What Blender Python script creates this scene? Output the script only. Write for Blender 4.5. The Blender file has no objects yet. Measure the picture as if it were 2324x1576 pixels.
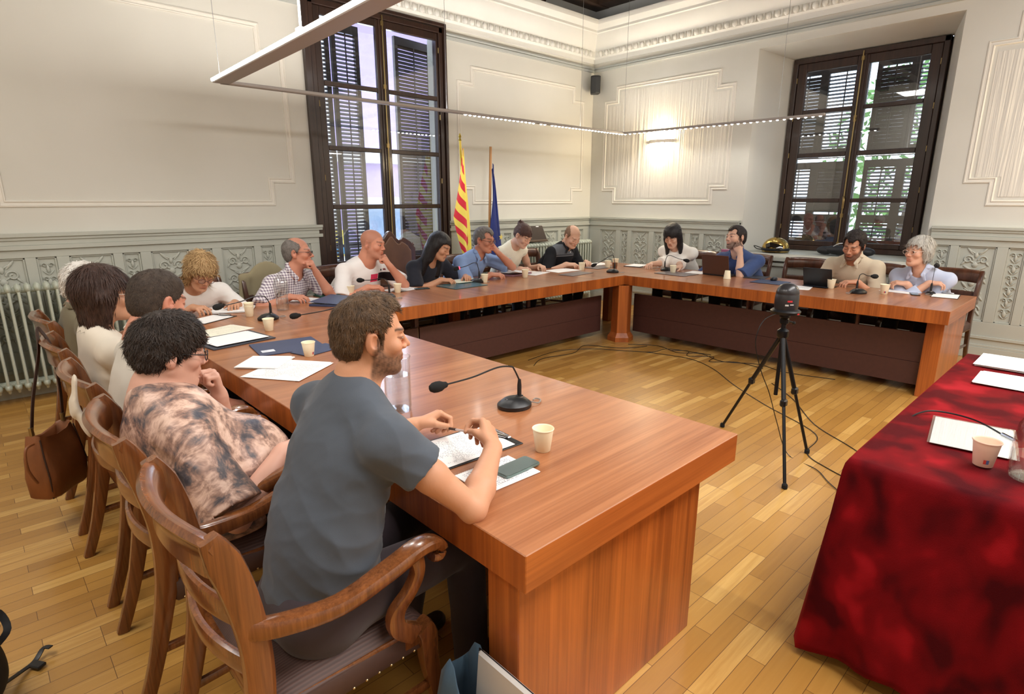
import bpy, math, random
import numpy as np
from mathutils import Vector, Matrix
random.seed(7)
SC = bpy.context.scene
COL = SC.collection
R = math.radians

# ---------------------------------------------------------------- objects
def tag(o, label=None, cat=None, group=None, kind=None):
    if label: o['label'] = label
    if cat: o['category'] = cat
    if group: o['group'] = group
    if kind: o['kind'] = kind
    return o

def thing(name, label, cat, loc=(0, 0, 0), rz=0.0, group=None):
    o = bpy.data.objects.new(name, None)
    COL.objects.link(o)
    o.location = loc
    o.rotation_euler = (0, 0, rz)
    o.empty_display_size = 0.1
    return tag(o, label, cat, group)

def copy_tree(o, parent=None, loc=None, rz=None, label=None):
    c = o.copy()
    COL.objects.link(c)
    if parent is not None:
        c.parent = parent
    if loc is not None: c.location = loc
    if rz is not None: c.rotation_euler = (0, 0, rz)
    if label: c['label'] = label
    for ch in list(o.children):
        copy_tree(ch, c)
    return c

def smooth_by_angle(me, ang=35):
    n = len(me.polygons)
    if not n: return
    me.polygons.foreach_set('use_smooth', [True] * n)
    try:
        me.set_sharp_from_angle(angle=R(ang))
    except Exception:
        pass

class MB:
    def __init__(self):
        self.v = []; self.f = []; self.m = []
    def add(self, vs, fs, mi=0):
        b = len(self.v)
        self.v.extend([tuple(p) for p in vs])
        for f in fs:
            self.f.append(tuple(b + i for i in f)); self.m.append(mi)
        return self
    def box(self, c, s, rz=0.0, M=None, mi=0, bev=0.0):
        hx, hy, hz = s[0] / 2, s[1] / 2, s[2] / 2
        if bev > 0:
            b = min(bev, hx * .9, hy * .9, hz * .9)
            vs = []
            idx = {}
            for sx in (-1, 1):
                for sy in (-1, 1):
                    for sz in (-1, 1):
                        for a in range(3):
                            p = [sx * hx, sy * hy, sz * hz]
                            for q in range(3):
                                if q != a: p[q] -= (sx, sy, sz)[q] * b
                            idx[(sx, sy, sz, a)] = len(vs); vs.append(Vector(p))
            fs = []
            S = (-1, 1)
            for a in range(3):
                o1, o2 = [q for q in range(3) if q != a]
                for s0 in S:
                    quad = []
                    for (u, w) in ((-1, -1), (1, -1), (1, 1), (-1, 1)):
                        k = [0, 0, 0]; k[a] = s0; k[o1] = u; k[o2] = w
                        quad.append(idx[(k[0], k[1], k[2], a)])
                    fs.append(quad)
            for a in range(3):
                o1, o2 = [q for q in range(3) if q != a]
                for u in S:
                    for w in S:
                        k1 = [0, 0, 0]; k1[a] = -1; k1[o1] = u; k1[o2] = w
                        k2 = list(k1); k2[a] = 1
                        fs.append([idx[(*k1, o1)], idx[(*k2, o1)], idx[(*k2, o2)], idx[(*k1, o2)]])
            for sx in S:
                for sy in S:
                    for sz in S:
                        fs.append([idx[(sx, sy, sz, 0)], idx[(sx, sy, sz, 1)], idx[(sx, sy, sz, 2)]])
            # orient
            out = []
            for f in fs:
                ctr = sum((vs[i] for i in f), Vector()) / len(f)
                nrm = (vs[f[1]] - vs[f[0]]).cross(vs[f[2]] - vs[f[1]])
                out.append(list(f) if nrm.dot(ctr) > 0 else list(reversed(f)))
            fs = out
        else:
            vs = [Vector((x, y, z)) for x in (-hx, hx) for y in (-hy, hy) for z in (-hz, hz)]
            fs = [(0, 1, 3, 2), (4, 6, 7, 5), (0, 4, 5, 1), (2, 3, 7, 6), (0, 2, 6, 4), (1, 5, 7, 3)]
        if M is None:
            M = Matrix.Rotation(rz, 3, 'Z')
        c = Vector(c)
        self.add([M @ p + c for p in vs], fs, mi)
        return self
    def prism(self, poly, z0, z1, mi=0, M=None, off=(0, 0, 0)):
        n = len(poly)
        area = sum(poly[i][0] * poly[(i + 1) % n][1] - poly[(i + 1) % n][0] * poly[i][1] for i in range(n))
        if area < 0: poly = list(reversed(poly))
        vs = [Vector((p[0], p[1], z0)) for p in poly] + [Vector((p[0], p[1], z1)) for p in poly]
        fs = [tuple(reversed(range(n))), tuple(range(n, 2 * n))]
        for i in range(n):
            j = (i + 1) % n
            fs.append((i, j, n + j, n + i))
        off = Vector(off)
        if M is not None: vs = [M @ p for p in vs]
        return self.add([p + off for p in vs], fs, mi)
    def lathe(self, prof, c=(0, 0, 0), n=24, M=None, mi=0, cap=True):
        vs = []; fs = []
        for (r, z) in prof:
            for k in range(n):
                a = 2 * math.pi * k / n
                vs.append(Vector((r * math.cos(a), r * math.sin(a), z)))
        m = len(prof)
        for i in range(m - 1):
            for k in range(n):
                k2 = (k + 1) % n
                fs.append((i * n + k, i * n + k2, (i + 1) * n + k2, (i + 1) * n + k))
        if cap:
            fs.append(tuple(reversed(range(n))))
            fs.append(tuple(range((m - 1) * n, m * n)))
        c = Vector(c)
        if M is not None: vs = [M @ p for p in vs]
        return self.add([p + c for p in vs], fs, mi)
    def sweep(self, path, w, h, up=(0, 0, 1), n=8, sq=0.5, closed=False, mi=0, cap=True):
        """sweep a rounded cross-section (half-width w, half-height h) along path"""
        P = [Vector(p) for p in path]
        m = len(P)
        W = w if hasattr(w, '__len__') else [w] * m
        H = h if hasattr(h, '__len__') else [h] * m
        U = up if hasattr(up[0], '__len__') else [up] * m
        vs = []; fs = []
        for i in range(m):
            if closed:
                t = P[(i + 1) % m] - P[i - 1]
            else:
                t = P[min(i + 1, m - 1)] - P[max(i - 1, 0)]
            t.normalize()
            u = Vector(U[i])
            s = t.cross(u)
            if s.length < 1e-4: s = t.cross(Vector((1, 0.2, 0)))
            s.normalize()
            u = s.cross(t).normalized()
            for k in range(n):
                a = 2 * math.pi * (k + .5) / n
                ca, sa = math.cos(a), math.sin(a)
                x = math.copysign(abs(ca) ** sq, ca); y = math.copysign(abs(sa) ** sq, sa)
                vs.append(P[i] + s * (x * W[i]) + u * (y * H[i]))
        for i in range(m if closed else m - 1):
            j = (i + 1) % m
            for k in range(n):
                k2 = (k + 1) % n
                fs.append((i * n + k, i * n + k2, j * n + k2, j * n + k))
        if cap and not closed:
            fs.append(tuple(reversed(range(n)))); fs.append(tuple(range((m - 1) * n, m * n)))
        return self.add(vs, fs, mi)
    def tube(self, path, r, n=8, closed=False, mi=0):
        return self.sweep(path, r, r, up=(0.13, 0.27, 0.95), n=n, sq=1.0, closed=closed, mi=mi)
    def sphere(self, c, r, n=16, M=None, mi=0):
        rr = r if hasattr(r, '__len__') else (r, r, r)
        vs = []; fs = []
        mm = n // 2
        for i in range(mm + 1):
            th = math.pi * i / mm
            for k in range(n):
                a = 2 * math.pi * k / n
                vs.append(Vector((rr[0] * math.sin(th) * math.cos(a), rr[1] * math.sin(th) * math.sin(a), -rr[2] * math.cos(th))))
        for i in range(mm):
            for k in range(n):
                k2 = (k + 1) % n
                fs.append((i * n + k, i * n + k2, (i + 1) * n + k2, (i + 1) * n + k))
        c = Vector(c)
        if M is not None: vs = [M @ p for p in vs]
        return self.add([p + c for p in vs], fs, mi)
    def build(self, name, mats, parent=None, smooth=False, bevel=0.0, loc=None, ang=35, kind=None, label=None):
        me = bpy.data.meshes.new(name)
        off = Vector((0, 0, 0))
        if loc is not None: off = Vector(loc)
        me.from_pydata([tuple(Vector(p) - off) for p in self.v], [], self.f)
        if not isinstance(mats, (list, tuple)): mats = [mats]
        for m in mats: me.materials.append(m)
        if len(mats) > 1: me.polygons.foreach_set('material_index', self.m)
        me.update()
        if smooth: smooth_by_angle(me, ang)
        o = bpy.data.objects.new(name, me)
        COL.objects.link(o)
        if loc is not None: o.location = loc
        if parent is not None: o.parent = parent
        if bevel > 0:
            b = o.modifiers.new('bevel', 'BEVEL'); b.width = bevel; b.segments = 2; b.limit_method = 'ANGLE'; b.angle_limit = R(40)
        if kind: o['kind'] = kind
        if label: o['label'] = label
        return o

def crom(pts, k=6):
    """Catmull-Rom through pts"""
    P = [Vector(p) for p in pts]
    out = []
    for i in range(len(P) - 1):
        p0 = P[max(i - 1, 0)]; p1 = P[i]; p2 = P[i + 1]; p3 = P[min(i + 2, len(P) - 1)]
        for j in range(k):
            t = j / k
            out.append(0.5 * ((2 * p1) + (p2 - p0) * t + (2 * p0 - 5 * p1 + 4 * p2 - p3) * t * t + (3 * p1 - p0 - 3 * p2 + p3) * t ** 3))
    out.append(P[-1])
    return out

def lerp_list(vals, n):
    xs = np.linspace(0, len(vals) - 1, n)
    return list(np.interp(xs, range(len(vals)), vals))

# ---------------------------------------------------------------- materials
def srgb(r, g=None, b=None):
    if g is None:
        h = r.lstrip('#'); r, g, b = int(h[0:2], 16), int(h[2:4], 16), int(h[4:6], 16)
    def f(c):
        c = c / 255
        return c / 12.92 if c <= .04045 else ((c + .055) / 1.055) ** 2.4
    return (f(r), f(g), f(b), 1)

class NT:
    def __init__(self, name):
        self.mat = bpy.data.materials.new(name)
        self.mat.use_nodes = True
        self.t = self.mat.node_tree
        self.b = self.t.nodes['Principled BSDF']
        self.out = self.t.nodes['Material Output']
    def n(self, typ, **kw):
        nd = self.t.nodes.new(typ)
        for k, v in kw.items():
            if k.startswith('i_'):
                key = k[2:]
                key = int(key) if key.isdigit() else key.replace('_', ' ')
                nd.inputs[key].default_value = v
            else: setattr(nd, k, v)
        return nd
    def l(self, a, b):
        self.t.links.new(a, b); return self
    def coord(self, kind='Object', scale=(1, 1, 1), rot=(0, 0, 0), loc=(0, 0, 0)):
        tc = self.n('ShaderNodeTexCoord'); mp = self.n('ShaderNodeMapping')
        mp.inputs['Scale'].default_value = scale; mp.inputs['Rotation'].default_value = rot; mp.inputs['Location'].default_value = loc
        if kind == 'World':
            g = self.n('ShaderNodeNewGeometry'); self.l(g.outputs['Position'], mp.inputs['Vector'])
        else:
            self.l(tc.outputs[kind], mp.inputs['Vector'])
        return mp.outputs['Vector']
    def ramp(self, fac, stops, interp='LINEAR'):
        r = self.n('ShaderNodeValToRGB'); r.color_ramp.interpolation = interp
        e = r.color_ramp.elements
        while len(e) > 1: e.remove(e[-1])
        e[0].position = stops[0][0]; e[0].color = stops[0][1]
        for p, c in stops[1:]:
            x = e.new(p); x.color = c
        self.l(fac, r.inputs['Fac']); return r.outputs['Color']
    def mix(self, fac, a, b, mode='MIX'):
        m = self.n('ShaderNodeMix', data_type='RGBA', blend_type=mode)
        for val, key in ((fac, 0), (a, 6), (b, 7)):
            if hasattr(val, 'links') or hasattr(val, 'is_linked'): self.l(val, m.inputs[key])
            else: m.inputs[key].default_value = val
        return m.outputs[2]
    def math(self, op, a, b=None, c=None):
        m = self.n('ShaderNodeMath', operation=op)
        for i, val in enumerate((a, b, c)):
            if val is None: continue
            if hasattr(val, 'is_linked'): self.l(val, m.inputs[i])
            else: m.inputs[i].default_value = val
        return m.outputs[0]
    def noise(self, vec, scale=5, detail=3, rough=.5, dist=0):
        nd = self.n('ShaderNodeTexNoise'); nd.inputs['Scale'].default_value = scale; nd.inputs['Detail'].default_value = detail
        nd.inputs['Roughness'].default_value = rough; nd.inputs['Distortion'].default_value = dist
        if vec is not None: self.l(vec, nd.inputs['Vector'])
        return nd.outputs['Fac']
    def bump(self, h, strength=.2, dist=.01):
        b = self.n('ShaderNodeBump'); b.inputs['Strength'].default_value = strength; b.inputs['Distance'].default_value = dist
        self.l(h, b.inputs['Height']); self.l(b.outputs['Normal'], self.b.inputs['Normal'])
    def set(self, col=None, rough=None, metal=None, spec=None, **kw):
        B = self.b.inputs
        if col is not None:
            if hasattr(col, 'is_linked'): self.l(col, B['Base Color'])
            else: B['Base Color'].default_value = col
        if rough is not None:
            if hasattr(rough, 'is_linked'): self.l(rough, B['Roughness'])
            else: B['Roughness'].default_value = rough
        if metal is not None: B['Metallic'].default_value = metal
        if spec is not None: B['Specular IOR Level'].default_value = spec
        for k, v in kw.items():
            B[k.replace('_', ' ')].default_value = v
        return self.mat

_mc = {}
def plain(name, col, rough=.5, metal=0., spec=.5, nscale=0, namt=.1, bump=0, bscale=200, **kw):
    """simple procedural material: colour with a little noise and bump"""
    if name in _mc: return _mc[name]
    t = NT(name)
    c = col
    if nscale:
        v = t.coord('Object')
        f = t.noise(v, nscale, 3)
        d = tuple(x * (1 - namt * 2) for x in col[:3]) + (1,); u = tuple(min(1, x * (1 + namt * 2)) for x in col[:3]) + (1,)
        c = t.ramp(f, [(.3, d), (.7, u)])
    if bump:
        v = t.coord('Object'); t.bump(t.noise(v, bscale, 2), bump, .004)
    _mc[name] = t.set(c, rough, metal, spec, **kw)
    return _mc[name]

def wood(name, base, dark, axis='x', scale=1., rough=.35, coat=.3, contrast=1., world=True, fine=60, spec=.5):
    """straight-grained wood; grain runs along axis"""
    if name in _mc: return _mc[name]
    t = NT(name)
    st = {'x': (.35, 6, 6), 'y': (6, .35, 6), 'z': (6, 6, .35)}[axis]
    v = t.coord('World' if world else 'Object', scale=tuple(s * scale for s in st))
    f1 = t.noise(v, 1.6, 6, .6, .6)
    v2 = t.coord('World' if world else 'Object', scale=tuple(s * scale * (fine / 6 if s > 1 else 1) for s in st))
    f2 = t.noise(v2, 1.2, 4, .6, .2)
    f = t.math('ADD', t.math('MULTIPLY', f1, .62), t.math('MULTIPLY', f2, .38))
    w = .16 / contrast
    c = t.ramp(f, [(.5 - w, dark), (.5, tuple((a + b) / 2 for a, b in zip(base, dark))), (.5 + w, base)])
    t.bump(f2, .06, .002)
    _mc[name] = t.set(c, rough, 0, spec, Coat_Weight=coat, Coat_Roughness=.12)
    return _mc[name]

def emit(name, col, strength):
    if name in _mc: return _mc[name]
    t = NT(name)
    t.set((0, 0, 0, 1), 1)
    t.b.inputs['Emission Color'].default_value = col
    t.b.inputs['Emission Strength'].default_value = strength
    _mc[name] = t.mat
    return t.mat
# ================================================================ ROOM
XL, YF, ZC = -9.7, -8.8, 4.32        # far left wall x, wall behind the camera y, ceiling z

M_WALL = NT('painted_plaster')
_v = M_WALL.coord('World')
M_WALL.bump(M_WALL.noise(_v, 55, 3), .07, .004)
M_WALL = M_WALL.set(M_WALL.ramp(M_WALL.noise(_v, 1.3, 3), [(.3, srgb(210, 208, 198)), (.7, srgb(216, 214, 205))]), .75)
_t = NT('ribbed_wall_cloth')
_v = _t.coord('World', scale=(1, 9, .22))
_f = _t.noise(_v, 3.2, 2, .5, .3)
_t.bump(_f, .5, .03)
M_RIB = _t.set(srgb(220, 216, 206), .8)
M_WAINS = plain('grey_green_panel_paint', srgb(182, 184, 174), .5, nscale=1.5, namt=.02, bump=.05, bscale=60)
M_TRIM = plain('white_moulding_paint', srgb(226, 222, 212), .6)
M_TRIMG = plain('grey_picture_rail_paint', srgb(176, 180, 176), .6)
M_CORN = plain('white_cornice_paint', srgb(232, 232, 226), .65, nscale=2, namt=.015)
M_FRIEZE = plain('blue_grey_frieze_paint', srgb(196, 202, 206), .7)
M_DARKW = wood('dark_window_wood', srgb(62, 40, 30), srgb(34, 21, 16), 'z', 1.2, .38, .25)
M_BEAM = wood('dark_ceiling_wood', srgb(74, 56, 44), srgb(42, 30, 24), 'x', 1, .6, .05)

def floor_mat():
    t = NT('oak_strip_parquet')
    br = t.n('ShaderNodeTexBrick')
    v = t.coord('World')
    t.l(v, br.inputs['Vector'])
    br.offset = .37; br.offset_frequency = 3; br.squash = 1
    for k, x in (('Scale', 1), ('Mortar Size', .0011), ('Mortar Smooth', .3), ('Bias', 0), ('Brick Width', .46), ('Row Height', .068)):
        br.inputs[k].default_value = x
    br.inputs['Color1'].default_value = (0, 0, 0, 1); br.inputs['Color2'].default_value = (1, 1, 1, 1); br.inputs['Mortar'].default_value = (.5, .5, .5, 1)
    g = t.coord('World', scale=(1.2, 22, 1))
    gf = t.noise(g, 2.2, 5, .6, .4)
    f = t.math('ADD', t.math('MULTIPLY', br.outputs['Color'], .72), t.math('MULTIPLY', gf, .5))
    c = t.ramp(f, [(.12, srgb(158, 112, 52)), (.5, srgb(178, 130, 62)), (.8, srgb(188, 140, 70)), (1, srgb(212, 168, 96))])
    c2 = t.mix(br.outputs['Fac'], c, srgb(96, 62, 34))
    t.bump(t.math('SUBTRACT', 1, br.outputs['Fac']), .25, .002)
    big = t.noise(v, .9, 2)
    return t.set(c2, t.math('MULTIPLY_ADD', big, .12, .26), 0, .5, Coat_Weight=.25, Coat_Roughness=.2)
M_FLOOR = floor_mat()

MB().box(((XL) / 2, YF / 2, -.05), (-XL + 2.4, -YF + 2.4, .1)).build('floor', M_FLOOR, kind='structure')

# opening sizes
WA = dict(x0=-4.58, x1=-2.90, z0=0.0, z1=3.58)
WB = dict(y0=-4.62, y1=-2.58, z0=.93, z1=3.385)

def wall_with_hole(fixed, axis, a0, a1, h0, h1, hz0, hz1, thick, name, mat, ztop=4.9):
    m = MB()
    def slab(u0, u1, z0, z1):
        if u1 - u0 < 1e-4 or z1 - z0 < 1e-4: return
        if axis == 'x':   # wall runs along x, at y in [0,thick]
            m.box(((u0 + u1) / 2, fixed + thick / 2, (z0 + z1) / 2), (u1 - u0, thick, z1 - z0))
        else:
            m.box((fixed + thick / 2, (u0 + u1) / 2, (z0 + z1) / 2), (thick, u1 - u0, z1 - z0))
    slab(a0, h0, 0, ztop); slab(h1, a1, 0, ztop); slab(h0, h1, hz1, ztop); slab(h0, h1, 0, hz0)
    return m.build(name, mat, kind='structure')

wall_with_hole(0, 'x', XL - .3, .9, WA['x0'], WA['x1'], 0, WA['z1'], .3, 'wall_left', M_WALL)
# right wall is thick with a splayed window recess (opening narrows towards the outside)
FB = dict(y0=-4.42, y1=-2.80, z0=.95, z1=3.30)
def right_wall():
    m = MB()
    T = .62
    ztop = 4.9
    y_lo, y_hi = YF - .3, 0.0
    # front face pieces
    def quadx(x, ya, yb, za, zb, flip=False):
        q = [(x, ya, za), (x, yb, za), (x, yb, zb), (x, ya, zb)]
        m.add(q, [(3, 2, 1, 0) if not flip else (0, 1, 2, 3)])
    for (ya, yb, za, zb) in ((y_lo, WB['y0'], 0, ztop), (WB['y1'], y_hi, 0, ztop), (WB['y0'], WB['y1'], WB['z1'], ztop), (WB['y0'], WB['y1'], 0, WB['z0'])):
        quadx(0, ya, yb, za, zb)
    for (ya, yb, za, zb) in ((y_lo, FB['y0'], 0, ztop), (FB['y1'], y_hi, 0, ztop), (FB['y0'], FB['y1'], FB['z1'], ztop), (FB['y0'], FB['y1'], 0, FB['z0'])):
        quadx(T, ya, yb, za, zb, True)
    a = [(0, WB['y0'], WB['z0']), (0, WB['y1'], WB['z0']), (0, WB['y1'], WB['z1']), (0, WB['y0'], WB['z1'])]
    b = [(T, FB['y0'], FB['z0']), (T, FB['y1'], FB['z0']), (T, FB['y1'], FB['z1']), (T, FB['y0'], FB['z1'])]
    m.add(a + b, [(0, 1, 5, 4), (1, 2, 6, 5), (2, 3, 7, 6), (3, 0, 4, 7)])
    # outer end and top faces
    m.add([(0, y_lo, 0), (T, y_lo, 0), (T, y_lo, ztop), (0, y_lo, ztop)], [(0, 1, 2, 3)])
    m.add([(0, y_lo, ztop), (T, y_lo, ztop), (T, 0, ztop), (0, 0, ztop)], [(0, 1, 2, 3)])
    return m.build('wall_right', M_WALL, kind='structure')
right_wall()
MB().box((XL - .1, YF / 2, 2.45), (.2, -YF + .6, 4.9)).build('wall_far_left', M_WALL, kind='structure')
MB().box((XL / 2, YF - .1, 2.45), (-XL + .6, .2, 4.9)).build('wall_front', M_WALL, kind='structure')

# ceiling of dark wood: boards between beams
ce = MB()
ce.box((XL / 2, YF / 2, ZC + .38), (-XL + .6, -YF + .6, .1))
MB_c = ce.build('ceiling', M_BEAM, kind='structure')
tn = [0]
def trim(m, mat, label, smooth=False, bevel=0, ang=35, parent=None):
    tn[0] += 1
    o = m.build('trim_%d' % tn[0], mat, parent, smooth=smooth, bevel=bevel, ang=ang)
    o['kind'] = 'structure'; o['label'] = label
    return o
bm_ = MB()
for k in range(9):
    y = -.95 - k * .98
    bm_.box((XL / 2, y, ZC + .2), (-XL + .5, .2, .3))
trim(bm_, M_BEAM, 'dark wooden beams across the ceiling')
bm_ = MB()
for k in range(8):
    x = -1.3 - k * 1.18
    bm_.box((x, YF / 2, ZC + .26), (.16, -YF + .4, .18))
trim(bm_, M_BEAM, 'dark wooden cross beams of the ceiling')
# corbels carrying the beams
cb = MB()
def corbel(c, rz):
    prof = [(0, .16), (.30, .16), (.30, .06), (.24, .0), (.16, .0), (.13, -.05), (.06, -.06), (0, -.12)]
    M = Matrix.Rotation(rz, 3, 'Z') @ Matrix(((1, 0, 0), (0, 0, -1), (0, 1, 0)))
    cb.prism(prof, -.07, .07, M=M, off=c)
for k in range(8):
    cb_x = -1.3 - k * 1.18
    corbel((cb_x, -.12, ZC - .02), R(-90))
for k in range(9):
    corbel((-.12, -1.93 - k * .98 + .02, ZC - .02), R(180))
trim(cb, M_BEAM, 'dark carved wooden corbels under the beams')
# dark ceiling border
bd = MB()
bd.box((XL / 2, -.12, ZC + .03), (-XL, .26, .06)); bd.box((-.12, YF / 2, ZC + .035), (.26, -YF, .06))
bd.box((XL / 2, -.10, ZC + .20), (-XL, .22, .30)); bd.box((-.10, YF / 2, ZC + .20), (.22, -YF, .30))
trim(bd, M_BEAM, 'dark wooden border where ceiling meets wall')

def run_profile(prof, mat, label, side, u0, u1, smooth=False):
    """prof: (distance from wall, z). side 'L' = wall at y=0 (runs in x), 'R' = wall at x=0 (runs in y)"""
    m = MB()
    n = len(prof)
    vs = []
    for u, s in ((u0, 0), (u1, 1)):
        for (d, z) in prof:
            if side == 'L':
                x = u if not (s == 1 and u1 == 0) else -d
                vs.append((x, -d, z))
            else:
                y = u if not (s == 1 and u1 == 0) else -d
                vs.append((-d, y, z))
    fs = []
    for i in range(n - 1):
        f = (i, i + 1, n + i + 1, n + i)
        fs.append(f if side == 'R' else tuple(reversed(f)))
    fs.append(tuple(range(n))); fs.append(tuple(range(n, 2 * n)))
    m.add(vs, fs)
    return m
CORN = [(0, 3.60), (.018, 3.60), (.018, 3.66), (.05, 3.68), (.05, 3.76), (.06, 3.78), (.12, 3.84), (.17, 3.93), (.18, 3.96), (.20, 3.97), (.20, 4.0), (.26, 4.06), (.27, 4.09), (.27, 4.12), (.12, 4.14), (0.0, 4.14)]
RAIL = [(0, 3.475), (.03, 3.48), (.035, 3.505), (.02, 3.515), (.035, 3.53), (.03, 3.545), (0, 3.55)]
for side, L in (('L', XL), ('R', YF)):
    w = 'left' if side == 'L' else 'right'
    trim(run_profile(CORN, M_CORN, '', side, L, 0), M_CORN, 'white stepped plaster cornice along the %s wall' % w, smooth=True, ang=25)
    if side == 'L':
        for a, b in ((XL, WA['x0'] - .03), (WA['x1'] + .03, 0)):
            trim(run_profile(RAIL, M_TRIMG, '', side, a, b), M_TRIMG, 'grey picture rail line on the left wall', smooth=True)
    else:
        trim(run_profile(RAIL, M_TRIMG, '', side, L, 0), M_TRIMG, 'grey picture rail line on the right wall', smooth=True)
    trim(run_profile([(0.004, 4.13), (.012, 4.14), (.012, 4.33), (.004, 4.33)], M_FRIEZE, '', side, L, 0), M_FRIEZE, 'flat grey band above the cornice of the %s wall' % w)
    # row of egg shapes (egg and dart)
    eg = MB()
    n = int(-L / .105)
    for k in range(n):
        u = -.16 - k * .105
        c = (u, -.055, 3.72) if side == 'L' else (-.055, u, 3.72)
        r = (.036, .03, .042) if side == 'L' else (.03, .036, .042)
        eg.sphere(c, r, 8)
        c = (u - .0525, -.052, 3.72) if side == 'L' else (-.052, u - .0525, 3.72)
        eg.box(c, (.012, .03, .075) if side == 'L' else (.03, .012, .075))
    trim(eg, M_CORN, 'row of moulded plaster eggs in the %s cornice' % w, smooth=True, ang=60)

# panel mouldings: double ridge following a notched outline
def panel_outline(side, u0, u1, z0, z1, nu, nz, closed=True):
    """notched rectangle path, u from u0 (low) to u1 (high)"""
    return [(u0 + nu, z0), (u1 - nu, z0), (u1 - nu, z0 + nz), (u1, z0 + nz), (u1, z1 - nz), (u1 - nu, z1 - nz), (u1 - nu, z1), (u0 + nu, z1), (u0 + nu, z1 - nz), (u0, z1 - nz), (u0, z0 + nz), (u0 + nu, z0 + nz)]
def offset_poly(P, d):
    n = len(P); out = []
    for i in range(n):
        a = Vector(P[i - 1]); b = Vector(P[i]); c = Vector(P[(i + 1) % n])
        e1 = (b - a).normalized(); e2 = (c - b).normalized()
        n1 = Vector((-e1.y, e1.x)); n2 = Vector((-e2.y, e2.x))
        out.append((b.x + (n1.x + n2.x) * d, b.y + (n1.y + n2.y) * d))
    return out
def panel_moulding(side, P, label, mat=None, hgt=.014):
    m = MB()
    prof = [(-.028, 0), (-.024, hgt * .8), (-.014, hgt), (-.008, hgt * .35), (.010, hgt * .35), (.016, hgt), (.024, hgt * .9), (.028, 0)]
    rings = [([(p[0], p[1]) for p in offset_poly(P, d)], h) for d, h in prof]
    n = len(P)
    vs = []
    for ring, h in rings:
        for (u, z) in ring:
            vs.append((u, -h, z) if side == 'L' else (-h, u, z))
    fs = []
    for r in range(len(rings) - 1):
        for i in range(n):
            j = (i + 1) % n
            f = (r * n + i, r * n + j, (r + 1) * n + j, (r + 1) * n + i)
            fs.append(f if side == 'L' else tuple(reversed(f)))
    m.add(vs, fs)
    return trim(m, mat or M_TRIM, label)
panel_moulding('L', panel_outline('L', -7.45, -4.885, 1.56, 3.21, .225, .225), 'white notched moulding frame on the left wall beside the tall window')
panel_moulding('L', panel_outline('L', -9.6, -7.85, 1.56, 3.21, .225, .225), 'white notched moulding frame at the far left')
panel_moulding('L', panel_outline('L', -2.66, -.235, 1.56, 3.21, .225, .19), 'white notched moulding frame behind the flags')
panel_moulding('R', panel_outline('R', -2.30, -.26, 1.56, 3.21, .21, .19), 'white notched moulding frame around the lit wall lamp')
panel_moulding('R', panel_outline('R', -7.2, -4.87, 1.56, 3.26, .21, .22), 'white notched moulding frame right of the recessed window')
# ribbed wall covering inside the frames of the right wall
for (a, b) in ((-2.24, -.32), (-7.14, -4.93)):
    m = MB(); P = offset_poly(panel_outline('R', a, b, 1.62, 3.15, .21, .19), 0)
    m.prism([(p[0], p[1]) for p in P], 0, .004, M=Matrix(((0, 0, -1), (1, 0, 0), (0, 1, 0))))
    trim(m, M_RIB, 'ribbed wall cloth inside the moulding frame')

# ---------------------------------------------------------------- wainscot with relief panels
def relief_mesh(w, h, seed):
    m = MB()
    rnd = random.Random(seed)
    def scroll(cx, cz, r, turns, flip, th):
        pts = []
        for i in range(int(12 * turns) + 1):
            a = i / 12 * 2 * math.pi
            rr = r * (1 - .75 * i / (12 * turns))
            pts.append((cx + flip * rr * math.cos(a), -.006, cz + rr * math.sin(a)))
        m.sweep(pts, th, .008, up=(0, -1, 0), n=6, sq=1, cap=True)
    def leaf(cx, cz, a, L, wd):
        M = Matrix.Rotation(a, 3, 'Y')
        m.sphere((cx, -.004, cz), (wd, .009, L), 8, M=M)
    hw = w / 2 - .035; hh = h / 2 - .04
    if w > .2:
        for sgn in (-1, 1):
            for k, z in enumerate((hh * .72, hh * .2, -hh * .32, -hh * .78)):
                scroll(sgn * hw * .52, z, hw * .36, 1.3, sgn * (1 if k % 2 else -1), .008)
                leaf(sgn * hw * .45, z + hh * .26, sgn * R(40 + 20 * (k % 2)), .05, .013)
                leaf(sgn * hw * .80, z - hh * .10, sgn * R(-35), .035, .011)
        for k in range(7):
            z = -hh + 2 * hh * (k + .5) / 7
            m.sphere((0, -.004, z), (.018 + .01 * (k % 2), .012, .03), 8)
            leaf(.03, z + .03, R(55), .03, .009); leaf(-.03, z + .03, R(-55), .03, .009)
    else:
        for k in range(6):
            z = -hh + 2 * hh * (k + .5) / 6
            m.sphere((0, -.004, z), (.02 - .006 * (k % 2), .012, .035), 8)
            scroll(.022, z + .03, .02, 1, 1, .005); scroll(-.022, z + .03, .02, 1, -1, .005)
            leaf(.02, z - .03, R(40), .028, .007); leaf(-.02, z - .03, R(-40), .028, .007)
    return m
REL_W = relief_mesh(.31, .75, 1); REL_N = relief_mesh(.135, .75, 2)

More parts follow.
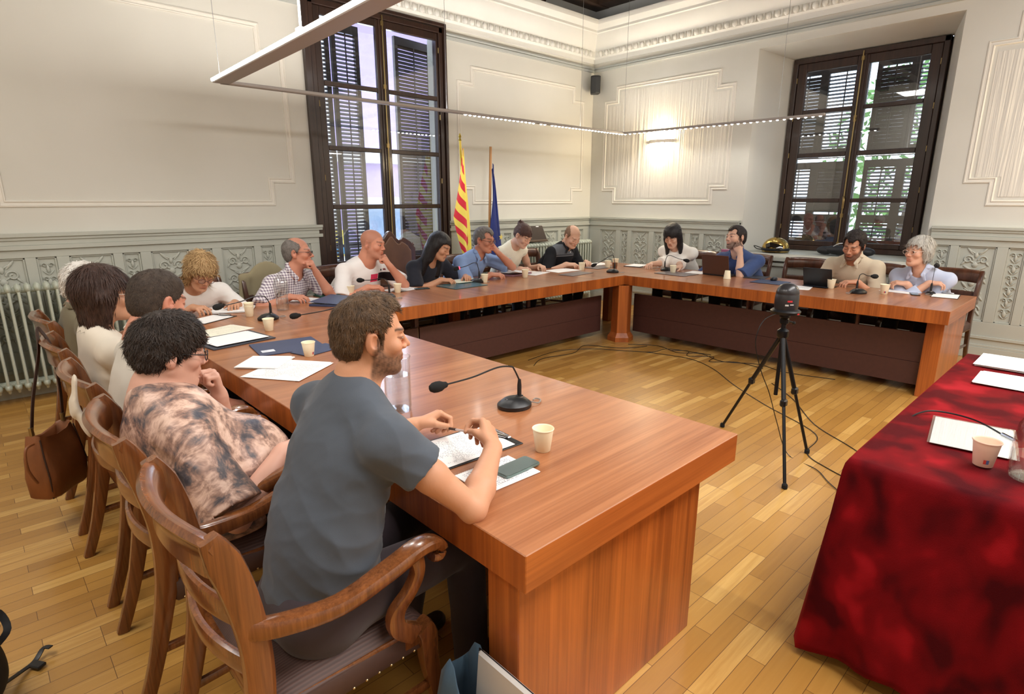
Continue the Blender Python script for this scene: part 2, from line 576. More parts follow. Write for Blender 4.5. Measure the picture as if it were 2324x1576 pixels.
def wainscot(side, u0, u1, start, label, ztop=1.33, top_mould=True):
    """u0<u1 ; start: u of one wide panel's lower edge"""
    m = MB()
    def bx(ua, ub, za, zb, d0, d1):
        if ub - ua < 1e-4: return
        if side == 'L': m.box(((ua + ub) / 2, -(d0 + d1) / 2, (za + zb) / 2), (ub - ua, d1 - d0, zb - za))
        else: m.box((-(d0 + d1) / 2, (ua + ub) / 2, (za + zb) / 2), (d1 - d0, ub - ua, zb - za))
    D = .035
    bx(u0, u1, .12, .38, 0, D); bx(u0, u1, 1.135, 1.20, 0, D)
    # panels
    per = .60
    k0 = math.floor((u0 - start) / per) - 1
    edges = []
    rel = []
    k = k0
    while start + k * per < u1 + per:
        s = start + k * per
        for a, b, wide in ((s, s + .31, True), (s + .38, s + .515, False)):
            if a > u0 + .03 and b < u1 - .03:
                edges.append((a, b)); rel.append(((a + b) / 2, wide))
        k += 1
    cur = u0
    for a, b in edges:
        bx(cur, a, .38, 1.135, 0, D); cur = b
        # inner bead
        for (p, q, z0, z1) in ((a, a + .014, .38, 1.135), (b - .014, b, .38, 1.135), (a, b, .38, .394), (a, b, 1.121, 1.135)):
            bx(p, q, z0, z1, 0, .022)
        bx(a, b, .38, 1.135, 0, .008)
    bx(cur, u1, .38, 1.135, 0, D)
    # cap mouldings and skirting
    bx(u0, u1, 1.20, 1.235, 0, D + .022); bx(u0, u1, 1.235, 1.30, 0, D + .008); bx(u0, u1, 1.30, ztop, 0, D + .035)
    bx(u0, u1, 1.275, 1.30, 0, D + .02)
    o = trim(m, M_WAINS, label, bevel=.003)
    for i, (c, wide) in enumerate(rel):
        r = MB(); src = REL_W if wide else REL_N
        key = ('w' if wide else 'n') + side
        if key not in _relm:
            q = MB()
            if side == 'L': q.add(src.v, src.f)
            else: q.add([(p[1], -p[0], p[2]) for p in src.v], src.f)
            ob = q.build('relief_ornament', M_WAINS, o, smooth=True, ang=70)
            _relm[key] = ob.data
        else:
            ob = bpy.data.objects.new('relief_ornament', _relm[key]); COL.objects.link(ob); ob.parent = o
        ob.location = (c, -.008, .757) if side == 'L' else (-.008, c, .757)
    b = MB()
    def bb(za, zb, d):
        if side == 'L': b.box(((u0 + u1) / 2, -d / 2, (za + zb) / 2), (u1 - u0, d, zb - za))
        else: b.box((-d / 2, (u0 + u1) / 2, (za + zb) / 2), (d, u1 - u0, zb - za))
    bb(0, .12, .055); bb(.12, .145, .048); bb(.205, .235, .05)
    global nb_
    nb_ += 1
    bo = b.build('baseboard_%s' % (('left' if side == 'L' else 'right') + ('' if nb_ < 2 else '_%d' % nb_)), M_WAINS, bevel=.003)
    bo['kind'] = 'structure'
    return o
_relm = {}; nb_ = 0
wainscot('L', XL, WA['x0'] - .04, -5.67, 'grey green carved wainscot left of the tall window')
wainscot('L', WA['x1'] + .02, -.001, -2.30, 'grey green carved wainscot behind the flags')
wainscot('R', -2.56, -.04, -1.17, 'grey green carved wainscot on the right wall near the corner')
wainscot('R', YF, -4.66, -5.225, 'grey green carved wainscot right of the recessed window')
# below the recessed window
m = MB()
m.box((-.02, -3.61, .45), (.04, 2.06, .66)); m.box((-.035, -3.61, .80), (.07, 2.06, .04)); m.box((-.045, -3.61, .87), (.09, 2.10, .05)); m.box((-.03, -3.61, .06), (.06, 2.06, .12))
for yy in (-4.4, -3.61, -2.82):
    m.box((-.045, yy, .46), (.01, .10, .6))
trim(m, M_WAINS, 'grey green sill and plain panelling under the recessed window', bevel=.004)
m = MB(); m.add([(0.0, WB['y0'], .932), (.60, FB['y0'], .952), (.60, FB['y1'], .952), (0.0, WB['y1'], .932)], [(0, 1, 2, 3)])
trim(m, M_WAINS, 'sloping inner sill of the recessed window')
# ================================================================ WINDOWS
def glass_mat(name, tint=(1, 1, 1, 1), ior=1.6):
    t = NT(name); nt = t.t
    nt.nodes.remove(t.b)
    tr = t.n('ShaderNodeBsdfTransparent'); tr.inputs[0].default_value = tint
    gl = t.n('ShaderNodeBsdfGlossy'); gl.inputs['Roughness'].default_value = .015
    lw = t.n('ShaderNodeLayerWeight'); f0 = ((ior - 1) / (ior + 1)) ** 2 * 1.9
    fr = t.n('ShaderNodeMath', operation='MULTIPLY_ADD'); t.l(t.math('POWER', lw.outputs['Facing'], 4), fr.inputs[0]); fr.inputs[1].default_value = .75; fr.inputs[2].default_value = f0
    mx = t.n('ShaderNodeMixShader')
    t.l(fr.outputs[0], mx.inputs[0]); t.l(tr.outputs[0], mx.inputs[1]); t.l(gl.outputs[0], mx.inputs[2])
    t.l(mx.outputs[0], t.out.inputs['Surface'])
    return t.mat
M_PANE = glass_mat('window_glass', (.93, .95, .96, 1), 1.75)
M_BRASS = plain('old_brass', srgb(150, 128, 84), .35, .9)
M_SHUT = plain('dark_green_brown_shutter_paint', srgb(52, 44, 40), .55, nscale=6)

def window(name, label, M, leaves, z0, z1, rails, fr_u0, fr_u1, rail_bot, rail_top, depth=.06):
    """M maps local (u along wall, d into room = -y, z) ; leaves: list of glass (u0,u1)"""
    root = bpy.data.objects.new(name, None); COL.objects.link(root); root['kind'] = 'structure'; root['label'] = label
    root.matrix_world = M
    def b(mb, u0, u1, za, zb, d0, d1, bev=.006):
        mb.box(((u0 + u1) / 2, (d0 + d1) / 2, (za + zb) / 2), (abs(u1 - u0), abs(d1 - d0), zb - za), bev=bev)
    f = MB()
    b(f, fr_u0, fr_u0 + .055, z0, z1, -.05, .09); b(f, fr_u1 - .055, fr_u1, z0, z1, -.05, .09)
    b(f, fr_u0, fr_u1, z1 - .06, z1, -.05, .09); b(f, fr_u0, fr_u1, z0, z0 + .06, -.06, .09)
    f.build('window_frame', M_DARKW, root)
    mid = (leaves[0][1] + leaves[1][0]) / 2
    for i, (a, c) in enumerate(leaves):
        s = MB()
        lo = fr_u0 + .058 if i == 0 else mid + .002
        hi = mid - .002 if i == 0 else fr_u1 - .058
        b(s, lo, a, z0 + .06, z1 - .06, -.03, .02); b(s, c, hi, z0 + .06, z1 - .06, -.03, .02)
        b(s, a, c, z0 + .06, rail_bot, -.03, .02); b(s, a, c, rail_top, z1 - .06, -.03, .02)
        for (ra, rb) in rails: b(s, a, c, ra, rb, -.025, .015)
        # inner beads
        zs = [rail_bot] + [z for r in rails for z in r] + [rail_top]
        sh = s.build('sash', M_DARKW, root)
        for k in range(0, len(zs), 2):
            p = MB(); p.box(((a + c) / 2, .0, (zs[k] + zs[k + 1]) / 2), (c - a, .004, zs[k + 1] - zs[k])); p.build('pane', M_PANE, sh)
        # hinges
        hx = fr_u0 + .056 if i == 0 else fr_u1 - .056
        for hz in np.linspace(z0 + .3, z1 - .25, 5):
            h = MB(); h.tube([(hx, -.037, hz - .03), (hx, -.037, hz + .03)], .008, 8); h.build('hinge', M_BRASS, sh)
    # astragal and espagnolette bolt
    a = MB(); b(a, mid - .035, mid + .035, z0 + .05, z1 - .05, -.045, -.031); a.build('meeting_stile', M_DARKW, root)
    r = MB(); r.tube([(mid, -.062, z0 + .03), (mid, -.062, z1 - .02)], .0075, 8)
    for z in (z0 + .1, z0 + .45, (z0 + z1) / 2 + .4, z1 - .75, z1 - .1): r.box((mid, -.055, z), (.035, .02, .05), bev=.004)
    rod = r.build('espagnolette_bolt', M_BRASS, root, smooth=True)
    h = MB(); h.sweep(crom([(mid, -.07, rails[0][1] + .02), (mid + .012, -.095, rails[0][1] - .02), (mid + .01, -.09, rails[0][1] - .12)], 4), .008, .012, n=8, up=(1, 0, 0)); h.build('handle', M_BRASS, rod, smooth=True)
    return root

def shutter(root, u0, u1, z0, z1, d, tilt, yaw=0., slat_tilt=35, ncol=2, pitch=.042, mids=()):
    """louvred shutter leaf; local u,d"""
    M = Matrix.Translation((u0, d, 0)) @ Matrix.Rotation(yaw, 4, 'Z')
    W = u1 - u0
    m = MB(); st = .05
    def b(a, c, za, zb, d0=-.02, d1=.02): 
        m.box(((a + c) / 2, (d0 + d1) / 2, (za + zb) / 2), (c - a, d1 - d0, zb - za))
    b(0, st, z0, z1); b(W - st, W, z0, z1); b(st, W - st, z0, z0 + .12); b(st, W - st, z1 - .09, z1)
    for z in mids: b(st, W - st, z - .05, z + .05)
    b(W / 2 - .006, W / 2 + .006, z0 + .1, z1 - .09, -.024, -.014)
    z = z0 + .14
    Rm = Matrix.Rotation(R(slat_tilt), 3, 'X')
    while z < z1 - .1:
        if not any(abs(z - q) < .065 for q in mids):
            m.box((W / 2, 0, z), (W - 2 * st, .042, .006), M=Rm)
        z += pitch
    o = m.build('shutter', M_SHUT, root); o.matrix_local = M
    return o

# tall window: local u = x, d = -(-y): local y points outwards (+y world)
MA = Matrix.Translation((0, .03, 0))
w1 = window('window_1', 'tall dark wooden french window with eight panes', MA, [(-4.445, -3.80), (-3.66, -2.985)], .02, 3.58,
            [(.86, .91), (1.49, 1.54), (2.115, 2.165), (2.765, 2.815)], -4.58, -2.90, .28, 3.44)
shutter(w1, -4.52, -4.17, .1, 3.5, .42, 0, R(-12), 42)
shutter(w1, -4.16, -3.81, .1, 3.5, .33, 0, R(4), 42)
shutter(w1, -3.33, -2.72, .1, 3.5, .36, 0, R(8), 62)
# recessed window: local u -> -y so that u grows to the right in the room
MBm = Matrix(((0, 1, 0, .575), (-1, 0, 0, 0), (0, 0, 1, 0), (0, 0, 0, 1)))
w2 = window('window_2', 'dark wooden casement window deep in the white recess', MBm, [(2.96, 3.53), (3.655, 4.255)], .953, 3.298,
            [(1.56, 1.61), (2.115, 2.17), (2.64, 2.69)], 2.80, 4.42, 1.075, 3.14)
for (a, b_, til, zz) in ((2.72, 3.10, 30, (1.9,)), (3.10, 3.60, 74, (1.9,)), (3.68, 4.08, 34, (1.9,)), (4.08, 4.50, 30, (1.9,))):
    lo = shutter(w2, a, b_, .98, 2.07, .24, 0, 0, til, mids=(1.36,))
    hi = shutter(w2, a, b_, 2.11, 3.22, .24, 0, 0, {30: 72, 74: 36, 34: 76}[til] if a < 4.0 else 30)
# dark wooden casing of the tall window against the wall
m = MB()
for (xa, xb, za, zb) in ((-4.66, -4.585, 0, 3.66), (-2.895, -2.855, 0, 3.62), (-4.66, -2.855, 3.585, 3.63)):
    m.box(((xa + xb) / 2, -.012, (za + zb) / 2), (xb - xa, .07, zb - za), bev=.008)
trim(m, M_DARKW, 'dark wooden casing around the tall window')
m = MB(); m.box((-3.74, .19, .01), (1.66, .26, .02)); trim(m, M_DARKW, 'threshold of the tall window')

# ================================================================ OUTSIDE
M_LILAC = plain('lilac_render', srgb(178, 158, 206), .9, nscale=2, namt=.02)
M_WHITEOUT = plain('white_render', srgb(236, 234, 230), .85)
M_PAVE = plain('street_paving', srgb(150, 146, 140), .9, nscale=3)
root = thing('street_facade', 'lilac house front with white pilasters seen through the tall window', 'building', (-2, 5.5, 0))
def wp(m, name, mat, root, **k):
    loc = Vector(root.location)
    m.v = [tuple(Vector(v) - loc) for v in m.v]
    return m.build(name, mat, root, **k)
m = MB(); m.box((-1, 6.2, 3), (22, .6, 12)); wp(m, 'wall', M_LILAC, root)
for px in (-1.75, 3.4, -6.6):
    m = MB(); m.box((px, 5.85, 3), (.55, .14, 12)); m.box((px, 5.8, .2), (.7, .2, .5)); wp(m, 'pilaster', M_WHITEOUT, root)
for z in (-.2, 2.5, 5.6):
    m = MB(); m.box((-1, 5.8, z), (22, .25, .22)); m.box((-1, 5.72, z + .14), (22, .36, .06)); wp(m, 'string_course', M_WHITEOUT, root)
for (px, pz) in ((-.35, .7), (1.8, .9), (1.8, 3.9), (-4.9, 3.9), (-4.9, .9)):
    f = MB(); f.box((px, 5.86, pz), (1.25, .1, 1.9)); fo = wp(f, 'window_surround', M_WHITEOUT, root)
    g = MB(); g.box((px, 5.80, pz), (.95, .03, 1.6)); wp(g, 'pane', plain('far_window_glass', srgb(120, 140, 165), .1), root)
tag(MB().box((-3, 3.2, -3.5), (30, 8, .1)).build('street', M_PAVE), kind='structure')
m = MB(); m.box((6, -4, -3.5), (10, 30, .1)); tag(m.build('street_2', M_PAVE), kind='structure')
# yellow and blue striped awning across the street
aw = thing('awning', 'yellow and blue awning outside beyond the tall window', 'awning', (-2.55, 4.6, .6))
m = MB(); m.prism([(0, -.1), (.9, -.1), (.9, .18), (0, .42)], -.6, .6, M=Matrix(((0, 0, 1), (1, 0, 0), (0, 1, 0)))); m.build('canopy', plain('yellow_canvas', srgb(240, 205, 60), .7), aw)
m = MB(); m.box((0, -.012, .02), (1.2, .02, .14)); m.build('valance', plain('blue_canvas', srgb(70, 150, 190), .7), aw)
# balcony railing with a dark iron finial outside the tall window
rl = thing('balcony_railing', 'dark iron balcony railing outside the tall window', 'railing', (-3.74, .8, 0))
M_IRON = plain('black_iron', srgb(24, 22, 22), .5, .6)
m = MB(); m.box((0, 0, 1.02), (1.9, .05, .035)); m.box((0, 0, .1), (1.9, .03, .03)); m.build('rail', M_IRON, rl)
bar = None
for k in range(15):
    if bar is None:
        m = MB(); m.tube([(0, 0, .1), (0, 0, 1.0)], .008, 6); m.sphere((0, 0, .55), .02, 8); bar = m.build('bar', M_IRON, rl, smooth=True)
        bar.location = (-.9, 0, 0)
    else:
        c = bar.copy(); COL.objects.link(c); c.location = (-.9 + k * .1286, 0, 0)
# tree beyond the recessed window
def tree(x, y, seed, label):
    rnd = random.Random(seed)
    t = thing('tree', label, 'tree', (x, y, -3.45), 0, 'trees beyond the recessed window')
    m = MB(); m.sweep(crom([(0, 0, 0), (.1, .05, 2), (0, .1, 4), (.1, 0, 5.5)], 4), [.16, .13, .1, .08] and lerp_list([.18, .13, .1, .05], 13), lerp_list([.18, .13, .1, .05], 13), up=(0, 1, 0), sq=1)
    m.build('trunk', plain('bark', srgb(84, 72, 60), .9, nscale=9), t, smooth=True)
    m = MB()
    for k in range(1300):
        th, ph = rnd.uniform(0, 2 * math.pi), rnd.uniform(-1, 1)
        r = 1.5 * rnd.uniform(.35, 1) ** .5
        c = Vector((r * math.cos(th) * math.sqrt(1 - ph * ph), r * math.sin(th) * math.sqrt(1 - ph * ph), 5.6 + r * 1.25 * ph))
        u = Vector((rnd.gauss(0, 1), rnd.gauss(0, 1), rnd.gauss(0, 1))).normalized(); w = u.orthogonal().normalized()
        s = rnd.uniform(.07, .14)
        m.add([c - u * s, c + w * s * .45, c + u * s, c - w * s * .45], [(0, 1, 2, 3)])
    m.build('foliage', plain('green_leaves', srgb(96, 138, 70), .7, nscale=2, namt=.2, spec=.2), t, kind='stuff')
tree(5.0, -3.3, 3, 'green leafy tree outside, left of the recessed window centre')
tree(5.6, -7.6, 4, 'green leafy tree outside, right of the recessed window centre')

# ================================================================ LIGHT
world = bpy.data.worlds.new('daylight'); SC.world = world; world.use_nodes = True
bg = world.node_tree.nodes['Background']; bg.inputs[0].default_value = (.72, .84, 1, 1); bg.inputs[1].default_value = 4.2

M_ALU = plain('silver_aluminium_profile', srgb(170, 164, 160), .6, 0)
M_LED = emit('led_diffuser', (1, .97, .92, 1), 22)
M_DOT = emit('led_lens', (1, .97, .9, 1), 30)
led = thing('pendant_lamp', 'silver linear pendant lamp hung over the tables in a large square', 'lamp', (-3.1, -2.2, 2.5))
L0 = Vector(led.location)
def bar_(p, q, w, name='lamp_bar', lit=None):
    p, q = Vector(p), Vector(q); d = (q - p); L = d.length; d.normalize()
    a = math.atan2(d.y, d.x)
    m = MB(); m.box((p + q) / 2 - L0, (L, w, .028), rz=a, bev=.006)
    o = m.build(name, M_ALU, led)
    return o
B1 = ((-5.79, -.93, 2.5), (-5.93, -5.4, 2.5)); B2 = ((-5.79, -.93, 2.5), (-.47, -.95, 2.5)); B3 = ((-.47, -.95, 2.5), (-.40, -3.58, 2.5))
b1 = bar_(*B1, .13); b2 = bar_(*B2, .06); b3 = bar_(*B3, .05)
def strip(p, q, off, size, parent, mat, name='diffuser'):
    p, q = Vector(p), Vector(q); d = (q - p); L = d.length - .02; a = math.atan2(d.y, d.x)
    m = MB(); c = (p + q) / 2 - L0 + Vector(off); m.box(c, (L, size[0], size[1]), rz=a); m.build(name, mat, parent)
strip(*B1, (-.069, 0, .006), (.010, .018), b1, M_LED)
strip(*B1, (0, 0, .0165), (.09, .004), b1, M_LED)
strip(*B2, (0, 0, .0120), (.04, .004), b2, M_LED)
strip(*B3, (0, 0, .0120), (.036, .004), b3, M_LED)
lens = None
def dot(p, parent):
    global lens
    if lens is None:
        m = MB(); m.sphere((0, 0, 0), (.014, .014, .008), 8); o = m.build('led_lens', M_DOT, parent, smooth=True); lens = o.data
    else:
        o = bpy.data.objects.new('led_lens', lens); COL.objects.link(o); o.parent = parent
    o.location = Vector(p) - L0 + Vector((0, 0, -.016))
for k in range(44):
    f = .46 + .54 * (k + .5) / 44
    if random.random() < .86: dot(Vector(B2[0]).lerp(Vector(B2[1]), f) + Vector((0, 0, 0)), b2)
for k in range(34):
    dot(Vector(B3[0]).lerp(Vector(B3[1]), (k + .4) / 34), b3)
ps = [(-3.55, -.93), (-1.41, -.95), (-.475, -3.1), (-5.83, -2.55), (-.47, -.95), (-5.79, -.93)]
for (x, y) in ps:
    m = MB(); m.tube([(x - L0.x, y - L0.y, .0), (x - L0.x, y - L0.y, 1.95)], .0022, 6); m.build('suspension_cable', plain('steel_wire', srgb(150, 150, 150), .4, .6), led)
m = MB(); m.box((-5.86 - L0.x, -2.6 - L0.y, .035), (.05, .05, .05), bev=.008); m.tube([(-5.86 - L0.x, -2.6 - L0.y, .05), (-5.86 - L0.x, -2.6 - L0.y, 1.9)], .008, 8); m.build('power_feed', plain('white_plastic', srgb(230, 230, 228), .4), led)

# lamp added behind the camera, out of view, to brighten the room
fill_led = thing('pendant_lamp', 'silver linear pendant lamp behind the viewer', 'lamp', (-3.1, -7.4, 2.7))
for i, (c, sz) in enumerate((((0, 0, 0), (5.4, .13, .03)), ((-2.9, -.35, 0), (.13, .8, .03)))):
    m = MB(); m.box(c, sz, bev=.005); o = m.build('lamp_bar', M_ALU, fill_led)
    m = MB(); m.box((c[0], c[1], -.018), (sz[0] * .98, sz[1] * .8 if i == 0 else sz[1] * .98, .006)); m.build('diffuser', emit('led_fill_glow', (1, .96, .9, 1), 14), o)
for x in (-2.4, 0, 2.4):
    m = MB(); m.tube([(x, 0, 0), (x, 0, 1.75)], .003, 6); m.build('suspension_cable', _mc['steel_wire'], fill_led)

def area(name, loc, size, power, col=(1, .95, .88), rot=(0, 0, 0), spread=180):
    l = bpy.data.lights.new(name, 'AREA'); l.shape = 'RECTANGLE'; l.size, l.size_y = size; l.energy = power; l.color = col; l.spread = R(spread)
    o = bpy.data.objects.new(name, l); COL.objects.link(o); o.location = loc; o.rotation_euler = rot
    return o
def spot(name, loc, power, ang=150, col=(1, .96, .9), r=.02):
    l = bpy.data.lights.new(name, 'SPOT'); l.energy = power; l.spot_size = R(ang); l.spot_blend = .6; l.color = col; l.shadow_soft_size = r
    o = bpy.data.objects.new(name, l); COL.objects.link(o); o.location = loc; return o
for k in range(6): spot('led_spot', (-3.2 + k * .5, -.945, 2.465), 8)
for k in range(5): spot('led_spot', (-.44, -1.2 - k * .5, 2.465), 3.5)
for k in range(4): spot('led_spot', (-5.87, -1.6 - k * 1.1, 2.465), 16)
area('bar_light', (-5.86, -3.0, 2.53), (.08, 4.2), 30, rot=(R(180), 0, 0))
area('bar_light', (-3.1, -.94, 2.53), (5.2, .05), 28, rot=(R(180), 0, 0))
area('added_ceiling_fill', (-4.2, -6.9, 4.1), (5.5, 1.2), 235, (1, .97, .94))  # soft fill added out of view to brighten tables and people, no fixture there
area('added_ceiling_fill', (-8.7, -3.6, 4.1), (.8, 4.0), 80, (1, .95, .89))  # more added fill, high up near the far left wall
# daylight entering through the windows, kept cool
area('window_daylight', (-3.55, 1.2, 2.2), (1.6, 3.0), 120, (.75, .86, 1), rot=(R(-90), 0, 0))

# wall lamps: curved white plaster uplighters
M_SHADE = plain('white_plaster_shade', srgb(238, 232, 220), .6)
def sconce(y, label):
    s = thing('wall_lamp', label, 'lamp', (0, y, 2.40))
    m = MB(); pts = []
    n = 16
    V = []; F = []
    for i, z in enumerate((-.022, -.014, .014, .022)):
        for k in range(n + 1):
            a = math.pi * k / n
            rr = 1.0 if 0 < i < 3 else .985
            V.append((-.105 * math.sin(a) * rr - .002, .19 * math.cos(a) * rr, z))
    for i in range(3):
        for k in range(n):
            q = i * (n + 1) + k; F.append((q, q + 1, q + n + 2, q + n + 1))
    m.add(V, F); o = m.build('shade', M_SHADE, s, smooth=True)
    md = o.modifiers.new('thick', 'SOLIDIFY'); md.thickness = .004
    m = MB(); m.box((-.012, 0, 0), (.02, .12, .05), bev=.004); m.build('wall_plate', M_SHADE, s)
    m = MB(); m.tube([(-.05, -.06, 0), (-.05, .06, 0)], .011, 10); m.build('bulb', emit('warm_bulb', (1, .80, .50, 1), 160), s, smooth=True)
    for dz in (.05, -.05):
        l = bpy.data.lights.new('sconce_light', 'POINT'); l.energy = 17; l.color = (1, .80, .52); l.shadow_soft_size = .03
        lo = bpy.data.objects.new('sconce_light', l); COL.objects.link(lo); lo.location = (-.050, y, 2.40 + dz * 1.1)
sconce(-1.27, 'glowing white wall lamp in the moulding frame near the corner')
sconce(-6.0, 'glowing white wall lamp on the right wall out at the edge')
for x in (-6.2, -8.7):
    pass
# ================================================================ CONFERENCE TABLE
TH = .76; TK = .108
_b, _d = srgb(180, 120, 80), srgb(138, 82, 50)
M_TOPX = wood('sapele_top_grain_across', _b, _d, 'x', 1.5, .30, .35, 1.1)
M_TOPY = wood('sapele_top_grain_y', _b, _d, 'y', 1.5, .30, .35, 1.1)
M_SIDE = wood('sapele_side', srgb(186, 102, 42), srgb(130, 64, 24), 'z', 1.3, .34, .3, 1.1)
M_FASX = wood('sapele_fascia', srgb(188, 106, 48), srgb(136, 68, 28), 'x', 1.3, .32, .3, 1.1)
M_MODEST = plain('maroon_brown_panel', srgb(74, 42, 36), .55, nscale=30, namt=.04)
X1A, X1B, YE, Y2B, Y2A, X3B, X3A = -6.636, -5.547, -5.262, -2.245, -1.165, -2.084, -1.03
tb = thing('conference_table', 'large U-shaped reddish brown wooden conference table with dark maroon front panels', 'table', (-4, -2.2, 0))
def tp(m, name, mat, parent=tb, **k):
    loc = Vector(tb.location); m.v = [tuple(Vector(v) - loc) for v in m.v]
    return m.build(name, mat, parent, **k)
def top_piece(x0, x1, y0, y1, mtop, mx, my, name='tabletop'):
    m = MB()
    m.box(((x0 + x1) / 2, (y0 + y1) / 2, TH - TK / 2), (x1 - x0, y1 - y0, TK), bev=.0025)
    loc = Vector(tb.location)
    # faces with mostly horizontal normals take the fascia veneer
    mm = []
    for f in m.f:
        a, b, c = (Vector(m.v[i]) for i in f[:3]); n = (b - a).cross(c - b).normalized()
        mm.append(0 if abs(n.z) > .5 else (1 if abs(n.y) > .5 else 2))
    m.m = mm
    return tp(m, name, [mtop, mx, my])
top_piece(X1A, X1B, YE, Y2B - .0006, M_TOPX, M_FASX, M_SIDE)
top_piece(X1A, X3A, Y2B, Y2A, M_TOPY, M_SIDE, M_SIDE)
top_piece(X3B, X3A, YE - .01, Y2B - .0006, M_TOPX, M_FASX, M_SIDE)
TZ = TH - TK
for x0, x1, ye in ((X1A + .02, X1B - .165, YE), (X3B + .165, X3A - .03, YE - .01)):
    m = MB(); m.box(((x0 + x1) / 2, ye + .045 + .06, TZ / 2), (x1 - x0, .12, TZ), bev=.003)
    mm = []
    tp(m, 'end_panel', M_SIDE)
for (x0, x1, y0, y1) in ((X1A + .03, X1A + .15, YE + .06, YE + .08),):
    pass
# corner post: six sided with flared foot
m = MB()
c = (X3B - .02 + .03, Y2B + .03)
def hexring(r, z): return [(c[0] + r * math.cos(R(60 * k + 15)), c[1] + r * math.sin(R(60 * k + 15)), z) for k in range(6)]
zs = [(.15, 0), (.15, .05), (.115, .10), (.112, .14), (.112, TZ)]
V = [p for r, z in zs for p in hexring(r, z)]; F = []
for i in range(len(zs) - 1):
    for k in range(6):
        F.append((i * 6 + k, i * 6 + (k + 1) % 6, (i + 1) * 6 + (k + 1) % 6, (i + 1) * 6 + k))
m.add(V, F + [tuple(range(5, -1, -1))]); tp(m, 'corner_post', M_SIDE)
for (x, y) in ((X1A + .25, Y2B + .5), (X1B + .2, Y2A - .25), (X3A - .25, Y2A - .25), (-3.9, Y2A - .25), (X1A + .28, Y2A - .25)):
    m = MB(); m.box((x, y, TZ / 2), (.10, .10, TZ), bev=.004); tp(m, 'leg', M_SIDE)
# hanging modesty panels: two stacked boards each
def modesty(p, q, z0=.075, z1=.50):
    p, q = Vector(p), Vector(q); d = q - p; L = d.length; a = math.atan2(d.y, d.x); mid = (p + q) / 2
    m = MB()
    m.box((mid.x, mid.y, (z0 + .27) / 2), (L, .02, .27 - z0 - .004), rz=a, bev=.002)
    m.box((mid.x, mid.y, (z1 + .27) / 2), (L, .022, z1 - .27), rz=a, bev=.002)
    return tp(m, 'modesty_panel', M_MODEST)
modesty((-4.70, Y2B + .29), (X3B - .05, Y2B + .29)); modesty((-5.42, Y2B + .29), (-4.715, Y2B + .29))
modesty((X3B + .26, Y2B + .03), (X3B + .26, YE + .16), .07, .52)
modesty((X1B - .2, Y2B - .02), (X1B - .2, YE + .16), .07, .52)
for (x, y) in ((-4.707, Y2B + .30), (-3.3, Y2B + .31), (X3B + .27, -3.6), (X3B + .27, -4.6)):
    m = MB(); m.box((x, y + .02, .58), (.04, .02, .16)); tp(m, 'panel_bracket', M_MODEST)

# ================================================================ ARMCHAIRS
M_CHW = wood('polished_walnut_chair', srgb(138, 82, 42), srgb(80, 44, 22), 'z', 2.2, .22, .5, 1, world=False)
M_CHD = wood('dark_walnut_chair', srgb(92, 56, 38), srgb(50, 28, 20), 'z', 2.2, .28, .4, 1, world=False)
M_LEATH = NT('brown_ribbed_seat_cloth')
_v = M_LEATH.coord('Object', scale=(1, 1, 1))
_w = M_LEATH.n('ShaderNodeTexWave', wave_type='BANDS', bands_direction='Y'); _w.inputs['Scale'].default_value = 40; _w.inputs['Distortion'].default_value = .4
M_LEATH.l(_v, _w.inputs['Vector']); M_LEATH.bump(_w.outputs['Fac'], .25, .002)
M_LEATH = M_LEATH.set(M_LEATH.ramp(_w.outputs['Fac'], [(0, srgb(70, 48, 42)), (1, srgb(88, 62, 54))]), .6)
M_NAIL = plain('brass_nail', srgb(200, 176, 130), .3, .9)

